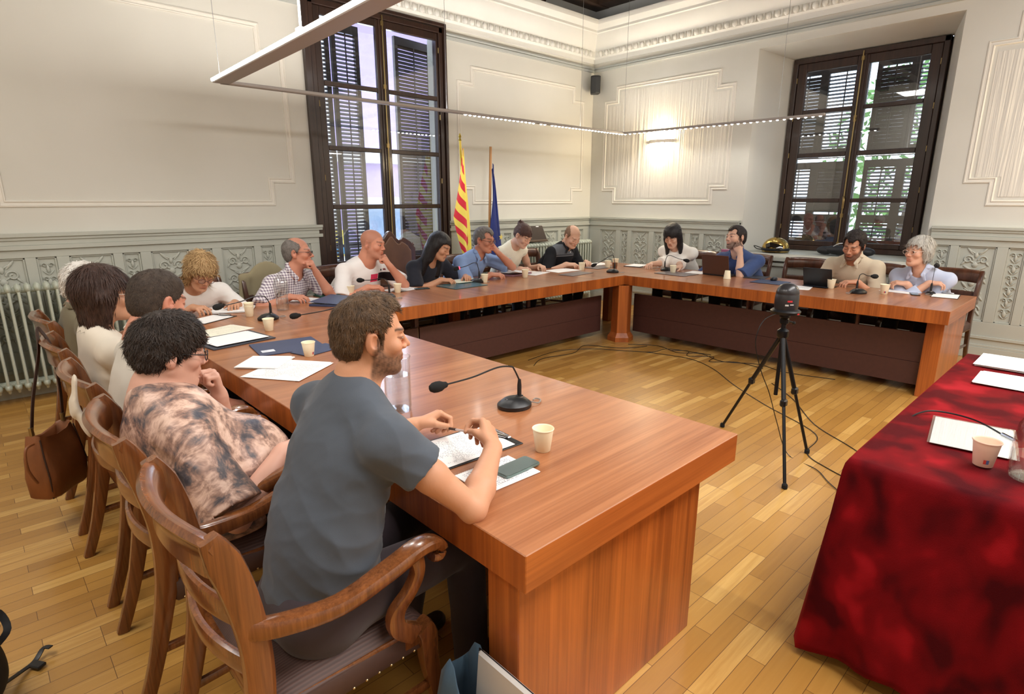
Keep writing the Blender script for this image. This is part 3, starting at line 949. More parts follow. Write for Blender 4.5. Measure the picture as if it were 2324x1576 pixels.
def make_chair(label, group, mw):
    """regency armchair; faces +x, origin on the floor under the seat centre"""
    t = thing('armchair', label, 'chair', group=group)
    # rear stile + sabre rear leg
    for s in (-1, 1):
        m = MB()
        p = crom([(-.36, s * .235, 0), (-.305, s * .235, .16), (-.262, s * .235, .33), (-.235, s * .235, .47), (-.232, s * .24, .62), (-.25, s * .247, .76), (-.275, s * .25, .86), (-.298, s * .25, .925)], 4)
        n = len(p)
        m.sweep(p, lerp_list([.017, .018, .02, .02, .02, .02, .018, .016], n), lerp_list([.020, .023, .028, .034, .034, .036, .036, .02], n), up=(1, 0, .2), n=10, sq=.45)
        m.build('rear_leg', mw, t, smooth=True)
    # front sabre legs
    for s in (-1, 1):
        m = MB(); p = crom([(.285, s * .255, 0), (.255, s * .25, .12), (.226, s * .243, .28), (.212, s * .25, .40), (.195, s * .254, .44)], 4); n = len(p)
        m.sweep(p, lerp_list([.017, .018, .021, .024, .022], n), lerp_list([.016, .02, .026, .03, .026], n), up=(1, 0, .2), n=10, sq=.45)
        m.build('front_leg', mw, t, smooth=True)
    # crest rail: deep, curved in plan, rolled over at the top
    m = MB(); V = []; F = []
    prof = [(.0, -.07), (.012, -.055), (.014, -.01), (.010, .02), (-.004, .045), (-.026, .052), (-.036, .038), (-.030, .024), (-.018, .012), (-.014, -.02), (-.014, -.06)]
    K = 20
    for i in range(K + 1):
        u = -1 + 2 * i / K
        y = u * .262
        x = -.272 - .055 * (1 - u * u)
        hs = 1 - .12 * max(0, abs(u) - .8) / .2
        a = math.atan(.11 * u / .285 * 1.0)
        for (dx, dz) in prof:
            V.append((x + dx * hs * math.cos(a), y - dx * math.sin(a) * .5, .885 + dz * hs - .012 * (abs(u) ** 3)))
    npf = len(prof)
    for i in range(K):
        for k in range(npf):
            k2 = (k + 1) % npf
            F.append((i * npf + k, (i + 1) * npf + k, (i + 1) * npf + k2, i * npf + k2))
    F.append(tuple(range(npf))); F.append(tuple(reversed(range(K * npf, (K + 1) * npf))))
    m.add(V, F); m.build('crest_rail', mw, t, smooth=True, ang=50)
    # two horizontal back rails
    for (z, hh) in ((.70, .030), (.56, .026)):
        m = MB(); p = [(-.240 - .05 * (1 - (u / 10) ** 2) - .06 * (z - .6), u / 10 * .235, z) for u in range(-10, 11)]
        m.sweep(p, .010, hh, up=(0, 0, 1), n=10, sq=.5); m.build('back_rail', mw, t, smooth=True)
    # arms with scrolled ends and curved supports
    for s in (-1, 1):
        m = MB()
        p = crom([(-.245, s * .245, .675), (-.18, s * .262, .66), (-.05, s * .285, .655), (.08, s * .29, .685), (.17, s * .285, .705), (.225, s * .28, .70), (.25, s * .277, .675), (.243, s * .276, .652), (.222, s * .276, .655)], 5); n = len(p)
        m.sweep(p, lerp_list([.018, .022, .026, .03, .03, .028, .024, .022, .018], n), lerp_list([.026, .024, .021, .02, .019, .018, .016, .014, .012], n), n=12, sq=.6)
        arm = m.build('armrest', mw, t, smooth=True)
        m = MB(); p = crom([(.165, s * .283, .69), (.172, s * .284, .64), (.152, s * .275, .585), (.115, s * .262, .53), (.115, s * .262, .48), (.170, s * .258, .43)], 5); n = len(p)
        m.sweep(p, .016, lerp_list([.022, .018, .02, .024, .026, .03], n), up=(1, 0, 0), n=10, sq=.5)
        m.build('arm_support', mw, arm, smooth=True)
    # seat rails, stretcher
    for (a, b) in (((-.22, -.225), (-.22, .225)), ((.205, -.225), (.205, .225)), ((-.22, -.232), (.205, -.24)), ((-.22, .232), (.205, .24))):
        m = MB(); m.sweep([(a[0], a[1], .405), (b[0], b[1], .405)], .014, .032, n=8, sq=.3); m.build('seat_rail', mw, t, smooth=True)
    for s in (-1, 1):
        m = MB(); m.sweep([(-.29, s * .235, .20), (.235, s * .245, .22)], .009, .014, n=8, sq=.5); m.build('stretcher', mw, t, smooth=True)
    m = MB(); m.sweep([(-.02, -.24, .21), (-.02, .24, .21)], .009, .014, n=8, sq=.5); m.build('stretcher', mw, t, smooth=True)
    # upholstered seat: domed cushion
    m = MB(); V = []; F = []
    NX, NY = 14, 14
    for i in range(NX + 1):
        for j in range(NY + 1):
            u = -1 + 2 * i / NX; v = -1 + 2 * j / NY
            e = (1 - abs(u) ** 6) * (1 - abs(v) ** 6)
            V.append((-.002 + u * .225, v * .250, .430 + .040 * max(e, 0) ** .5 + .012 * (1 - u * u) * (1 - v * v)))
    for i in range(NX):
        for j in range(NY):
            q = i * (NY + 1) + j; F.append((q, q + NY + 1, q + NY + 2, q + 1))
    m.add(V, F); m.box((-.002, 0, .395), (.455, .505, .085), bev=.012)
    seat = m.build('seat', M_LEATH, t, smooth=True, ang=60)
    m = MB()
    for k in range(22):
        for s in (-1, 1):
            m.sphere((.215, s * (.02 + k * .0104), .372), (.003, .004, .004), 6) if k % 2 else m.sphere((-.2 + k * .0185, s * .2535, .366), (.004, .003, .004), 6)
    m.build('nail_heads', M_NAIL, seat, smooth=True)
    return t
ch0 = make_chair('', None, M_CHW)
chd = make_chair('', None, M_CHD)
CH_Y = [(-6.935, -4.70, 0), (-6.955, -4.02, -3), (-6.95, -3.32, 2), (-6.95, -2.62, 0), (-6.93, -1.78, 3)]
CH_L = ['polished brown armchair nearest the viewer, under the man in the grey t-shirt',
        'brown armchair under the person in the tie-dye blouse, second in the near row',
        'brown armchair under the man in the pale polo shirt, third in the near row',
        'brown armchair under the woman with the dark bob, with a brown bag hanging on it',
        'brown armchair under the white haired person, farthest in the near row']
first = True
for (x, y, a), lab in zip(CH_Y, CH_L):
    if first: ch0.location = (x, y, 0); ch0.rotation_euler = (0, 0, R(a)); ch0['label'] = lab; ch0['group'] = 'armchairs along the near side of the table'; first = False
    else: copy_tree(ch0, None, (x, y, 0), R(a), lab)
FAR = [(-6.12, -.80, -90, 'dark armchair under the blonde woman in white'),
       (-5.42, -.82, -88, 'dark armchair under the man in the checked shirt, jacket on its back'),
       (-4.72, -.78, -92, 'dark armchair under the bald man in the white t-shirt'),
       (-3.12, -.70, -90, 'dark armchair under the man in the light blue shirt'),
       (-2.47, -.66, -90, 'dark armchair under the woman in the sleeveless cream top'),
       (-1.80, -.66, -84, 'dark armchair under the man in the black and grey polo shirt')]
FARB = [(-.60, -2.18, 180, 'dark armchair under the black haired woman in the white blouse'),
        (-.60, -2.90, 184, 'dark armchair under the bearded man in the navy shirt'),
        (-.66, -3.60, 180, 'empty dark armchair in front of the recessed window'),
        (-.66, -4.28, 178, 'dark armchair under the bearded man in the beige shirt'),
        (-.70, -4.93, 176, 'dark armchair under the grey haired woman in the pale blue shirt')]
first = True
for (x, y, a, lab) in FAR + FARB:
    g = 'dark armchairs on the far sides of the table'
    if first: chd.location = (x, y, 0); chd.rotation_euler = (0, 0, R(a)); chd['label'] = lab; chd['group'] = g; first = False
    else: copy_tree(chd, None, (x, y, 0), R(a), lab)

# tall carved presidential chair between bald man and black-haired woman
pc = thing('high_backed_chair', 'tall dark leather chair with a carved arched back, beside the bald man', 'chair', (-4.02, -.70, 0), R(-90))
m = MB(); out = []
for k in range(25):
    u = -1 + 2 * k / 24
    z = 1.08 + .13 * (1 - abs(u) ** 2.2) + (.045 * math.cos(u * 9) if abs(u) < .5 else 0) - .02 * (abs(u) > .9)
    out.append((u * .33, z))
poly = [(-.33, .5)] + out + [(.33, .5)]
Mx = Matrix(((0, 0, 1), (1, 0, 0), (0, 1, 0)))
m.prism(poly, -.30, -.255, M=Mx); m.build('back_frame', M_CHD, pc, bevel=.006)
m = MB(); m.prism([(x * .80, .55 + (z - .5) * .86) for x, z in poly], -.262, -.235, M=Mx); m.build('back_cushion', plain('worn_brown_leather', srgb(104, 70, 50), .45, nscale=5, bump=.1), pc, bevel=.012)
m = MB(); m.box((0, 0, .44), (.5, .5, .10), bev=.02); m.build('seat', _mc['worn_brown_leather'], pc, smooth=True)
for sx in (-.23, .23):
    for sy in (-.23, .23):
        m = MB(); m.sweep([(sx, sy, 0), (sx, sy, .42)], .025, .025, n=8, sq=.4); m.build('leg', M_CHD, pc, smooth=True)
for s in (-1, 1):
    m = MB(); m.sweep(crom([(-.27, s * .26, .72), (0, s * .28, .70), (.2, s * .27, .70), (.24, s * .27, .66)], 4), .028, .02, n=10); m.sweep([(.17, s * .27, .69), (.17, s * .26, .42)], .018, .018, n=8); m.build('armrest', M_CHD, pc, smooth=True)
for s in (-1, 1):
    m = MB(); m.lathe([(.012, 0), (.02, .02), (.01, .035), (.018, .055), (.004, .075)], (-.277, s * .31, 1.04), 10); m.build('finial', M_CHD, pc, smooth=True)

# ================================================================ RED VELVET TABLE
rt = thing('side_table', 'table hidden under the dark red velvet cloth', 'table', (-4.52, -6.15, 0))
m = MB(); m.box((0, .02, .745), (1.88, .96, .04)); m.build('tabletop', M_SIDE, rt)
for sx in (-.85, .85):
    for sy in (-.4, .4):
        m = MB(); m.box((sx, sy, .3625), (.06, .06, .725)); m.build('leg', M_SIDE, rt)
def velvet():
    t = NT('red_velvet')
    v = t.coord('World')
    # brushed patches in the pile: shape of their own, like crushed velvet
    f = t.noise(t.coord('World', scale=(1, 1, .75)), 6.0, 2, .5, .25)
    f2 = t.noise(v, 420, 2)
    c = t.ramp(f, [(.38, srgb(60, 2, 8)), (.47, srgb(92, 4, 11)), (.555, srgb(104, 6, 14)), (.61, srgb(128, 12, 21)), (.70, srgb(146, 20, 30))])
    t.bump(f2, .5, .002)
    t.b.inputs['Sheen Weight'].default_value = .3; t.b.inputs['Sheen Roughness'].default_value = .35
    t.b.inputs['Sheen Tint'].default_value = srgb(230, 60, 60)
    return t.set(c, .85, 0, .1)
M_VELV = velvet()
def cloth():
    x0, x1, y0, y1, zt = -5.495, -3.56, -6.64, -5.615, .772
    nx, ny, nd = 56, 34, 30
    drop = .70
    V = []; F = []
    # build as a radial grid: perimeter rings from centre outwards
    per = []
    def add(n, a, b):
        for k in range(n): per.append((Vector(a).lerp(Vector(b), k / n)))
    add(nx, (x0, y1), (x1, y1)); add(ny, (x1, y1), (x1, y0)); add(nx, (x1, y0), (x0, y0)); add(ny, (x0, y0), (x0, y1))
    N = len(per); c = Vector(((x0 + x1) / 2, (y0 + y1) / 2))
    rings = []
    for t in (0.02, .25, .5, .75, .92, .985):
        rings.append([(c.x + (p.x - c.x) * t, c.y + (p.y - c.y) * t, zt + .003 * math.sin(p.x * 9 + p.y * 7) * t) for p in per])
    for j in range(nd + 1):
        s = j / nd
        ring = []
        for k, p in enumerate(per):
            nrm = Vector((0, 0))
            if p.x < x0 + 1e-3: nrm.x -= 1
            if p.x > x1 - 1e-3: nrm.x += 1
            if p.y < y0 + 1e-3: nrm.y -= 1
            if p.y > y1 - 1e-3: nrm.y += 1
            # soften at corners
            dx = min(abs(p.x - x0), abs(p.x - x1)); dy = min(abs(p.y - y0), abs(p.y - y1))
            q = Vector((1 if p.x > c.x else -1, 1 if p.y > c.y else -1))
            wx = math.exp(-dx / .10); wy = math.exp(-dy / .10)
            nrm = Vector((q.x * max(abs(nrm.x), wx), q.y * max(abs(nrm.y), wy))).normalized()
            cornerness = min(1, wx) * min(1, wy)
            al = p.x * 1.0 if dy < dx else p.y
            fold = (.5 + .5 * math.sin(al * 17 + 1.3 * math.sin(al * 5))) * .035 + .012 * math.sin(al * 41)
            out = .012 + s * (.035 + fold * (1.0 if s > .1 else s * 10)) + cornerness * s * .03
            zz = zt - .004 - max(0, s - .012) * drop - (cornerness * s * .05)
            if s < .06: out = .012 * math.sin(min(1, s / .06) * math.pi / 2) + s * .05
            ring.append((p.x + nrm.x * out, p.y + nrm.y * out, zz))
        rings.append(ring)
    for r in rings: V.extend(r)
    for i in range(len(rings) - 1):
        for k in range(N):
            k2 = (k + 1) % N
            F.append((i * N + k, (i + 1) * N + k, (i + 1) * N + k2, i * N + k2))
    F.append(tuple(range(N)))
    m = MB(); m.add(V, F)
    o = m.build('tablecloth', M_VELV, smooth=True, ang=80)
    tag(o, 'dark red velvet cloth draped over the table at the right edge', 'tablecloth')
    md = o.modifiers.new('thick', 'SOLIDIFY'); md.thickness = .003; md.offset = 1
cloth()

# ================================================================ RADIATORS
M_RAD = plain('pale_green_radiator_enamel', srgb(186, 192, 178), .4, nscale=4, namt=.03)
def radiator(x0, n, y, h, label):
    r = thing('radiator', label, 'radiator', (x0, y, 0))
    sec = None
    m = MB()
    for zc in (h - .07, .16):
        m.tube([(-.02, 0, zc), (n * .06 + .0, 0, zc)], .022, 10)
    m.build('connecting_pipe', M_RAD, r, smooth=True)
    for k in range(n):
        if sec is None:
            m = MB()
            for dy in (-.055, 0, .055):
                m.sweep(crom([(0, dy * .5, .10), (0, dy, .17), (0, dy, h * .5), (0, dy, h - .09), (0, dy * .5, h - .03)], 4), .011, .017, up=(0, 1, 0), n=8, sq=1)
            m.sphere((0, 0, h - .055), (.026, .085, .04), 12); m.sphere((0, 0, .14), (.026, .085, .04), 12)
            if True:
                pass
            sec = m.build('radiator_section', M_RAD, r, smooth=True, ang=60)
            sec.location = (.03, 0, 0)
        else:
            c = sec.copy(); COL.objects.link(c); c.location = (.03 + .06 * k, 0, 0)
    for xx in (.03, n * .06 - .03):
        m = MB(); m.box((xx, 0, .06), (.03, .16, .12), bev=.006); m.build('foot', M_RAD, r)
    m = MB(); m.lathe([(.015, 0), (.03, .01), (.03, .04), (.01, .05)], (n * .06 + .03, 0, h - .09), 10); m.build('valve', M_BRASS, r, smooth=True)
radiator(-7.88, 23, -.19, .97, 'large pale green cast iron radiator on the left wall')
radiator(-2.0, 30, -.17, 1.0, 'pale green cast iron radiator near the room corner')
# ================================================================ SOFT BODIES (signed distance fields -> one continuous mesh)
FAR_ = 0.08
def npv(*a): return np.array(a, dtype=np.float64)
def unit(v): v = np.asarray(v, float); return v / (np.linalg.norm(v) + 1e-12)

def cone(a, b, ra, rb, k=.02, flat=None, op='u'):
    """tapered capsule; flat=(axis, factor) squashes it along an axis"""
    return dict(t='cone', a=npv(*a), b=npv(*b), ra=ra, rb=rb, k=k, flat=flat, op=op)
def ell(c, r, Rm=None, k=.02, op='u'):
    return dict(t='ell', c=npv(*c), r=npv(*r), R=np.eye(3) if Rm is None else np.asarray(Rm), k=k, op=op)
def grp(prims, cuts=(), k=.01, op='u', fn=None):
    """sub-field; cuts = list of (point, outward normal) half spaces kept on the inner side"""
    return dict(t='grp', p=prims, cuts=cuts, k=k, op=op, fn=fn)

def pbox(p):
    if p['t'] == 'cone':
        lo = np.minimum(p['a'] - p['ra'], p['b'] - p['rb']); hi = np.maximum(p['a'] + p['ra'], p['b'] + p['rb'])
    elif p['t'] == 'ell':
        e = np.sqrt(((p['R'] * p['r'][None, :]) ** 2).sum(1)); lo = p['c'] - e; hi = p['c'] + e
    else:
        bs = [pbox(q) for q in p['p'] if q['op'] == 'u']
        lo = np.min([b[0] for b in bs], 0); hi = np.max([b[1] for b in bs], 0)
    return lo, hi

def smin(a, b, k):
    if k < 1e-5: return np.minimum(a, b)
    h = np.clip(.5 + .5 * (b - a) / k, 0, 1)
    return b + (a - b) * h - k * h * (1 - h)

def pdist(p, X, Y, Z):
    if p['t'] == 'cone':
        a, b = p['a'], p['b']; d = b - a
        px, py, pz = X - a[0], Y - a[1], Z - a[2]
        if p['flat'] is not None:
            n, f = p['flat']; n = unit(n); n = n - 0 * d
            dn = unit(d) if np.linalg.norm(d) > 1e-6 else npv(0, 0, 1)
            n = unit(n - dn * n.dot(dn))
            q = (px * n[0] + py * n[1] + pz * n[2]) * (1 / f - 1)
            px = px + n[0] * q; py = py + n[1] * q; pz = pz + n[2] * q
        L2 = max(d.dot(d), 1e-9)
        t = np.clip((px * d[0] + py * d[1] + pz * d[2]) / L2, 0, 1)
        dist = np.sqrt((px - d[0] * t) ** 2 + (py - d[1] * t) ** 2 + (pz - d[2] * t) ** 2) - (p['ra'] + (p['rb'] - p['ra']) * t)
        return dist
    if p['t'] == 'ell':
        c, r, Rm = p['c'], p['r'], p['R']
        px, py, pz = X - c[0], Y - c[1], Z - c[2]
        u = [(px * Rm[0, i] + py * Rm[1, i] + pz * Rm[2, i]) for i in range(3)]
        k0 = np.sqrt((u[0] / r[0]) ** 2 + (u[1] / r[1]) ** 2 + (u[2] / r[2]) ** 2)
        k1 = np.sqrt((u[0] / r[0] ** 2) ** 2 + (u[1] / r[1] ** 2) ** 2 + (u[2] / r[2] ** 2) ** 2)
        return k0 * (k0 - 1) / np.maximum(k1, 1e-6)

def field(prims, ax):
    F = np.full([len(a) for a in ax], FAR_, dtype=np.float32)
    for p in prims:
        lo, hi = pbox(p); mg = .03 + p['k']
        sl = []; ok = True
        for i in range(3):
            i0 = np.searchsorted(ax[i], lo[i] - mg); i1 = np.searchsorted(ax[i], hi[i] + mg)
            if i1 <= i0: ok = False
            sl.append(slice(i0, i1))
        if not ok: continue
        sl = tuple(sl)
        sub = [ax[i][sl[i]] for i in range(3)]
        X, Y, Z = sub[0][:, None, None], sub[1][None, :, None], sub[2][None, None, :]
        if p['t'] == 'grp':
            D = field(p['p'], sub)
            for (c, n) in p['cuts']:
                n = unit(n); D = np.maximum(D, (X - c[0]) * n[0] + (Y - c[1]) * n[1] + (Z - c[2]) * n[2])
            if p['fn'] is not None: D = p['fn'](D, X, Y, Z)
        else:
            D = pdist(p, X, Y, Z)
        D = D.astype(np.float32)
        if p['op'] == 'u': F[sl] = np.minimum(smin(F[sl], D, p['k']), FAR_)
        else: F[sl] = -smin(-F[sl], D, p['k'])
    return F

def axes(prims, h, fine=()):
    """fine: list of (centre, half sizes, step)"""
    los, his = zip(*[pbox(p) for p in prims if p['op'] == 'u'])
    lo = np.min(los, 0) - .02; hi = np.max(his, 0) + .02
    out = []
    for i in range(3):
        x = lo[i]; a = [x]
        while x < hi[i]:
            st = h
            for (c, hs, s) in fine:
                if c[i] - hs[i] <= x <= c[i] + hs[i]: st = min(st, s)
            x += st; a.append(x)
        out.append(np.array(a))
    return out

def surface_nets(F, ax):
    nx, ny, nz = F.shape
    ins = F < 0
    cs = np.zeros((nx - 1, ny - 1, nz - 1), np.int8)
    for dx in (0, 1):
        for dy in (0, 1):
            for dz in (0, 1):
                cs += ins[dx:nx - 1 + dx, dy:ny - 1 + dy, dz:nz - 1 + dz]
    I, J, K = np.nonzero((cs > 0) & (cs < 8))
    n = len(I)
    idx = np.full((nx - 1, ny - 1, nz - 1), -1, np.int64); idx[I, J, K] = np.arange(n)
    acc = np.zeros((n, 3)); cnt = np.zeros(n)
    A = [np.asarray(a) for a in ax]
    corners = [(a, b, c) for a in (0, 1) for b in (0, 1) for c in (0, 1)]
    for p in corners:
        for d in range(3):
            if p[d] == 1: continue
            q = list(p); q[d] = 1
            f0 = F[I + p[0], J + p[1], K + p[2]]; f1 = F[I + q[0], J + q[1], K + q[2]]
            m = (f0 < 0) != (f1 < 0)
            if not m.any(): continue
            t = f0[m] / (f0[m] - f1[m])
            P = [A[0][I[m] + p[0]], A[1][J[m] + p[1]], A[2][K[m] + p[2]]]
            Q = [A[0][I[m] + q[0]], A[1][J[m] + q[1]], A[2][K[m] + q[2]]]
            for e in range(3): acc[m, e] += P[e] + (Q[e] - P[e]) * t
            cnt[m] += 1
    V = acc / cnt[:, None]
    quads = []
    for d in range(3):
        o1, o2 = (d + 1) % 3, (d + 2) % 3
        sl0 = [slice(None)] * 3; sl1 = [slice(None)] * 3
        sl0[d] = slice(0, -1); sl1[d] = slice(1, None)
        a, b = ins[tuple(sl0)], ins[tuple(sl1)]
        E = np.nonzero(a != b)
        E = np.stack(E, 1)
        shp = np.array([nx - 1, ny - 1, nz - 1])
        ok = (E[:, o1] >= 1) & (E[:, o2] >= 1) & (E[:, o1] < shp[o1]) & (E[:, o2] < shp[o2])
        E = E[ok]
        flip = a[tuple(E.T)]
        def cell(d1, d2):
            C = E.copy(); C[:, o1] -= d1; C[:, o2] -= d2
            return idx[tuple(C.T)]
        q = np.stack([cell(1, 1), cell(0, 1), cell(0, 0), cell(1, 0)], 1)
        q[~flip] = q[~flip][:, ::-1]
        quads.append(q)
    Q = np.concatenate(quads)
    Q = Q[(Q >= 0).all(1)]
    return V, Q

def relax(V, Q, it=1, lam=.5):
    n = len(V)
    for _ in range(it):
        acc = np.zeros_like(V); c = np.zeros(n)
        for a, b in ((0, 1), (1, 2), (2, 3), (3, 0)):
            for e in range(3):
                acc[:, e] += np.bincount(Q[:, a], V[Q[:, b], e], n) + np.bincount(Q[:, b], V[Q[:, a], e], n)
            c += np.bincount(Q[:, a], minlength=n) + np.bincount(Q[:, b], minlength=n)
        V = V + lam * (acc / np.maximum(c, 1)[:, None] - V)
    return V

def vnormals(V, Q):
    n = np.cross(V[Q[:, 2]] - V[Q[:, 0]], V[Q[:, 3]] - V[Q[:, 1]])
    N = np.zeros_like(V)
    for k in range(4):
        for e in range(3): N[:, e] += np.bincount(Q[:, k], n[:, e], len(V))
    return N / (np.linalg.norm(N, axis=1)[:, None] + 1e-12)

def sdf_object(name, prims, h, mat, parent=None, fine=(), origin=(0, 0, 0), color=None, disp=None, it=1, extra=None):
    ax = axes(prims, h, fine)
    F = field(prims, ax)
    V, Q = surface_nets(F, ax)
    V = relax(V, Q, it)
    if disp is not None:
        N = vnormals(V, Q); V = V + N * disp(V, N)[:, None]
    if extra is not None:
        V2, Q2 = extra(V, vnormals(V, Q)); Q = np.concatenate([Q, Q2 + len(V)]); V = np.concatenate([V, V2])
    me = bpy.data.meshes.new(name)
    me.vertices.add(len(V)); me.loops.add(len(Q) * 4); me.polygons.add(len(Q))
    me.vertices.foreach_set('co', (V - np.array(origin)).astype(np.float32).ravel())
    me.loops.foreach_set('vertex_index', Q.astype(np.int32).ravel())
    me.polygons.foreach_set('loop_start', np.arange(0, len(Q) * 4, 4, dtype=np.int32))
    me.update(calc_edges=True)
    me.polygons.foreach_set('use_smooth', np.ones(len(Q), bool))
    if color is not None:
        at = me.color_attributes.new('tint', 'FLOAT_COLOR', 'POINT')
        C = np.ones((len(V), 4), np.float32); C[:, :3] = color(V)
        at.data.foreach_set('color', C.ravel())
    me.materials.append(mat)
    me.update()
    o = bpy.data.objects.new(name, me); COL.objects.link(o)
    if parent is not None: o.parent = parent
    return o

def snoise(V, f, seed=0):
    """cheap smooth pseudo noise in [-1,1]"""
    r = np.random.RandomState(seed); s = np.zeros(len(V)); 
    for k in range(5):
        d = unit(r.normal(size=3)); ph = r.uniform(0, 6.28); g = f * r.uniform(.6, 1.6)
        s += np.sin(V @ d * g + ph + 1.4 * np.sin(V @ unit(r.normal(size=3)) * g * .7 + r.uniform(0, 6)))
    return s / 5

# ---------------------------------------------------------------- materials of people
def skin_mat():
    t = NT('skin')
    a = t.n('ShaderNodeVertexColor', layer_name='tint')
    f = t.noise(t.coord('World'), 260, 2)
    t.bump(f, .12, .0012)
    t.l(a.outputs[0], t.b.inputs['Base Color'])
    t.b.inputs['Subsurface Weight'].default_value = .06
    t.b.inputs['Subsurface Radius'].default_value = (.5, .2, .1); t.b.inputs['Subsurface Scale'].default_value = .02
    return t.set(None, .5, 0, .35)
M_SKIN = skin_mat()
def hair_mat(name, base, light, rough=.45, sc=(60, 60, 14), bump=.6):
    if name in _mc: return _mc[name]
    t = NT(name)
    v = t.coord('World', scale=sc)
    f0 = t.noise(v, 2.2, 4, .65, .9)
    f1 = t.noise(t.coord('World'), 38, 3, .6, .6)
    f = t.math('ADD', t.math('MULTIPLY', f0, .6), t.math('MULTIPLY', f1, .4))
    t.bump(f0, bump, .006)
    _mc[name] = t.set(t.ramp(f, [(.3, base), (.62, tuple((a * .5 + b * .5) for a, b in zip(base, light))), (.8, light)]), rough, 0, .35)
    return _mc[name]
def cloth_mat(name, col, rough=.85, var=.04, weave=700, bump=.15):
    if name in _mc: return _mc[name]
    t = NT(name); f = t.noise(t.coord('World'), weave, 1); t.bump(f, bump, .0015)
    g = t.noise(t.coord('World'), 7, 3)
    d = tuple(x * (1 - var) for x in col[:3]) + (1,); u = tuple(min(1, x * (1 + var)) for x in col[:3]) + (1,)
    t.b.inputs['Sheen Weight'].default_value = .15
    _mc[name] = t.set(t.ramp(g, [(.3, d), (.7, u)]), rough, 0, .2)
    return _mc[name]
def plaid_mat(name, base, line):
    t = NT(name)
    out = []
    for d, rot in (('X', (0, 0, 0)), ('Z', (0, 0, 0))):
        w = t.n('ShaderNodeTexWave', wave_type='BANDS', bands_direction=d, wave_profile='SIN'); w.inputs['Scale'].default_value = 15; w.inputs['Distortion'].default_value = .25; w.inputs['Detail'].default_value = 1
        t.l(t.coord('World'), w.inputs['Vector'])
        out.append(t.ramp(w.outputs['Fac'], [(.45, (0, 0, 0, 1)), (.62, (1, 1, 1, 1))]))
    s = t.mix(.5, out[0], out[1])
    c = t.ramp(s, [(0, base), (.5, tuple(.5 * a + .5 * b for a, b in zip(base, line))), (1, line)])
    return t.set(c, .85, 0, .2)
def tiedye_mat():
    t = NT('tie_dye_satin')
    v = t.coord('World')
    f = t.noise(v, 6.5, 4, .6, 1.2)
    g = t.noise(t.coord('World', loc=(3, 1, 2)), 15, 4, .7, 1.0)
    s = t.math('ADD', t.math('MULTIPLY', f, .62), t.math('MULTIPLY', g, .38))
    c = t.ramp(s, [(.36, srgb(44, 44, 54)), (.43, srgb(84, 76, 78)), (.49, srgb(150, 118, 104)), (.55, srgb(202, 168, 150)), (.63, srgb(222, 192, 174))])
    return t.set(c, .45, 0, .4)

# ---------------------------------------------------------------- heads
def rot_zx(yaw, pitch, roll=0.):
    """local axes: x right, y forward, z up. yaw: heading angle of forward in world (radians from +x)"""
    f = npv(math.cos(yaw), math.sin(yaw), 0); r = npv(f[1], -f[0], 0); u = npv(0, 0, 1)
    f2 = f * math.cos(pitch) + u * math.sin(pitch); u2 = u * math.cos(pitch) - f * math.sin(pitch)
    r3 = r * math.cos(roll) + u2 * math.sin(roll); u3 = u2 * math.cos(roll) - r * math.sin(roll)
    return np.stack([r3, f2, u3], 1)

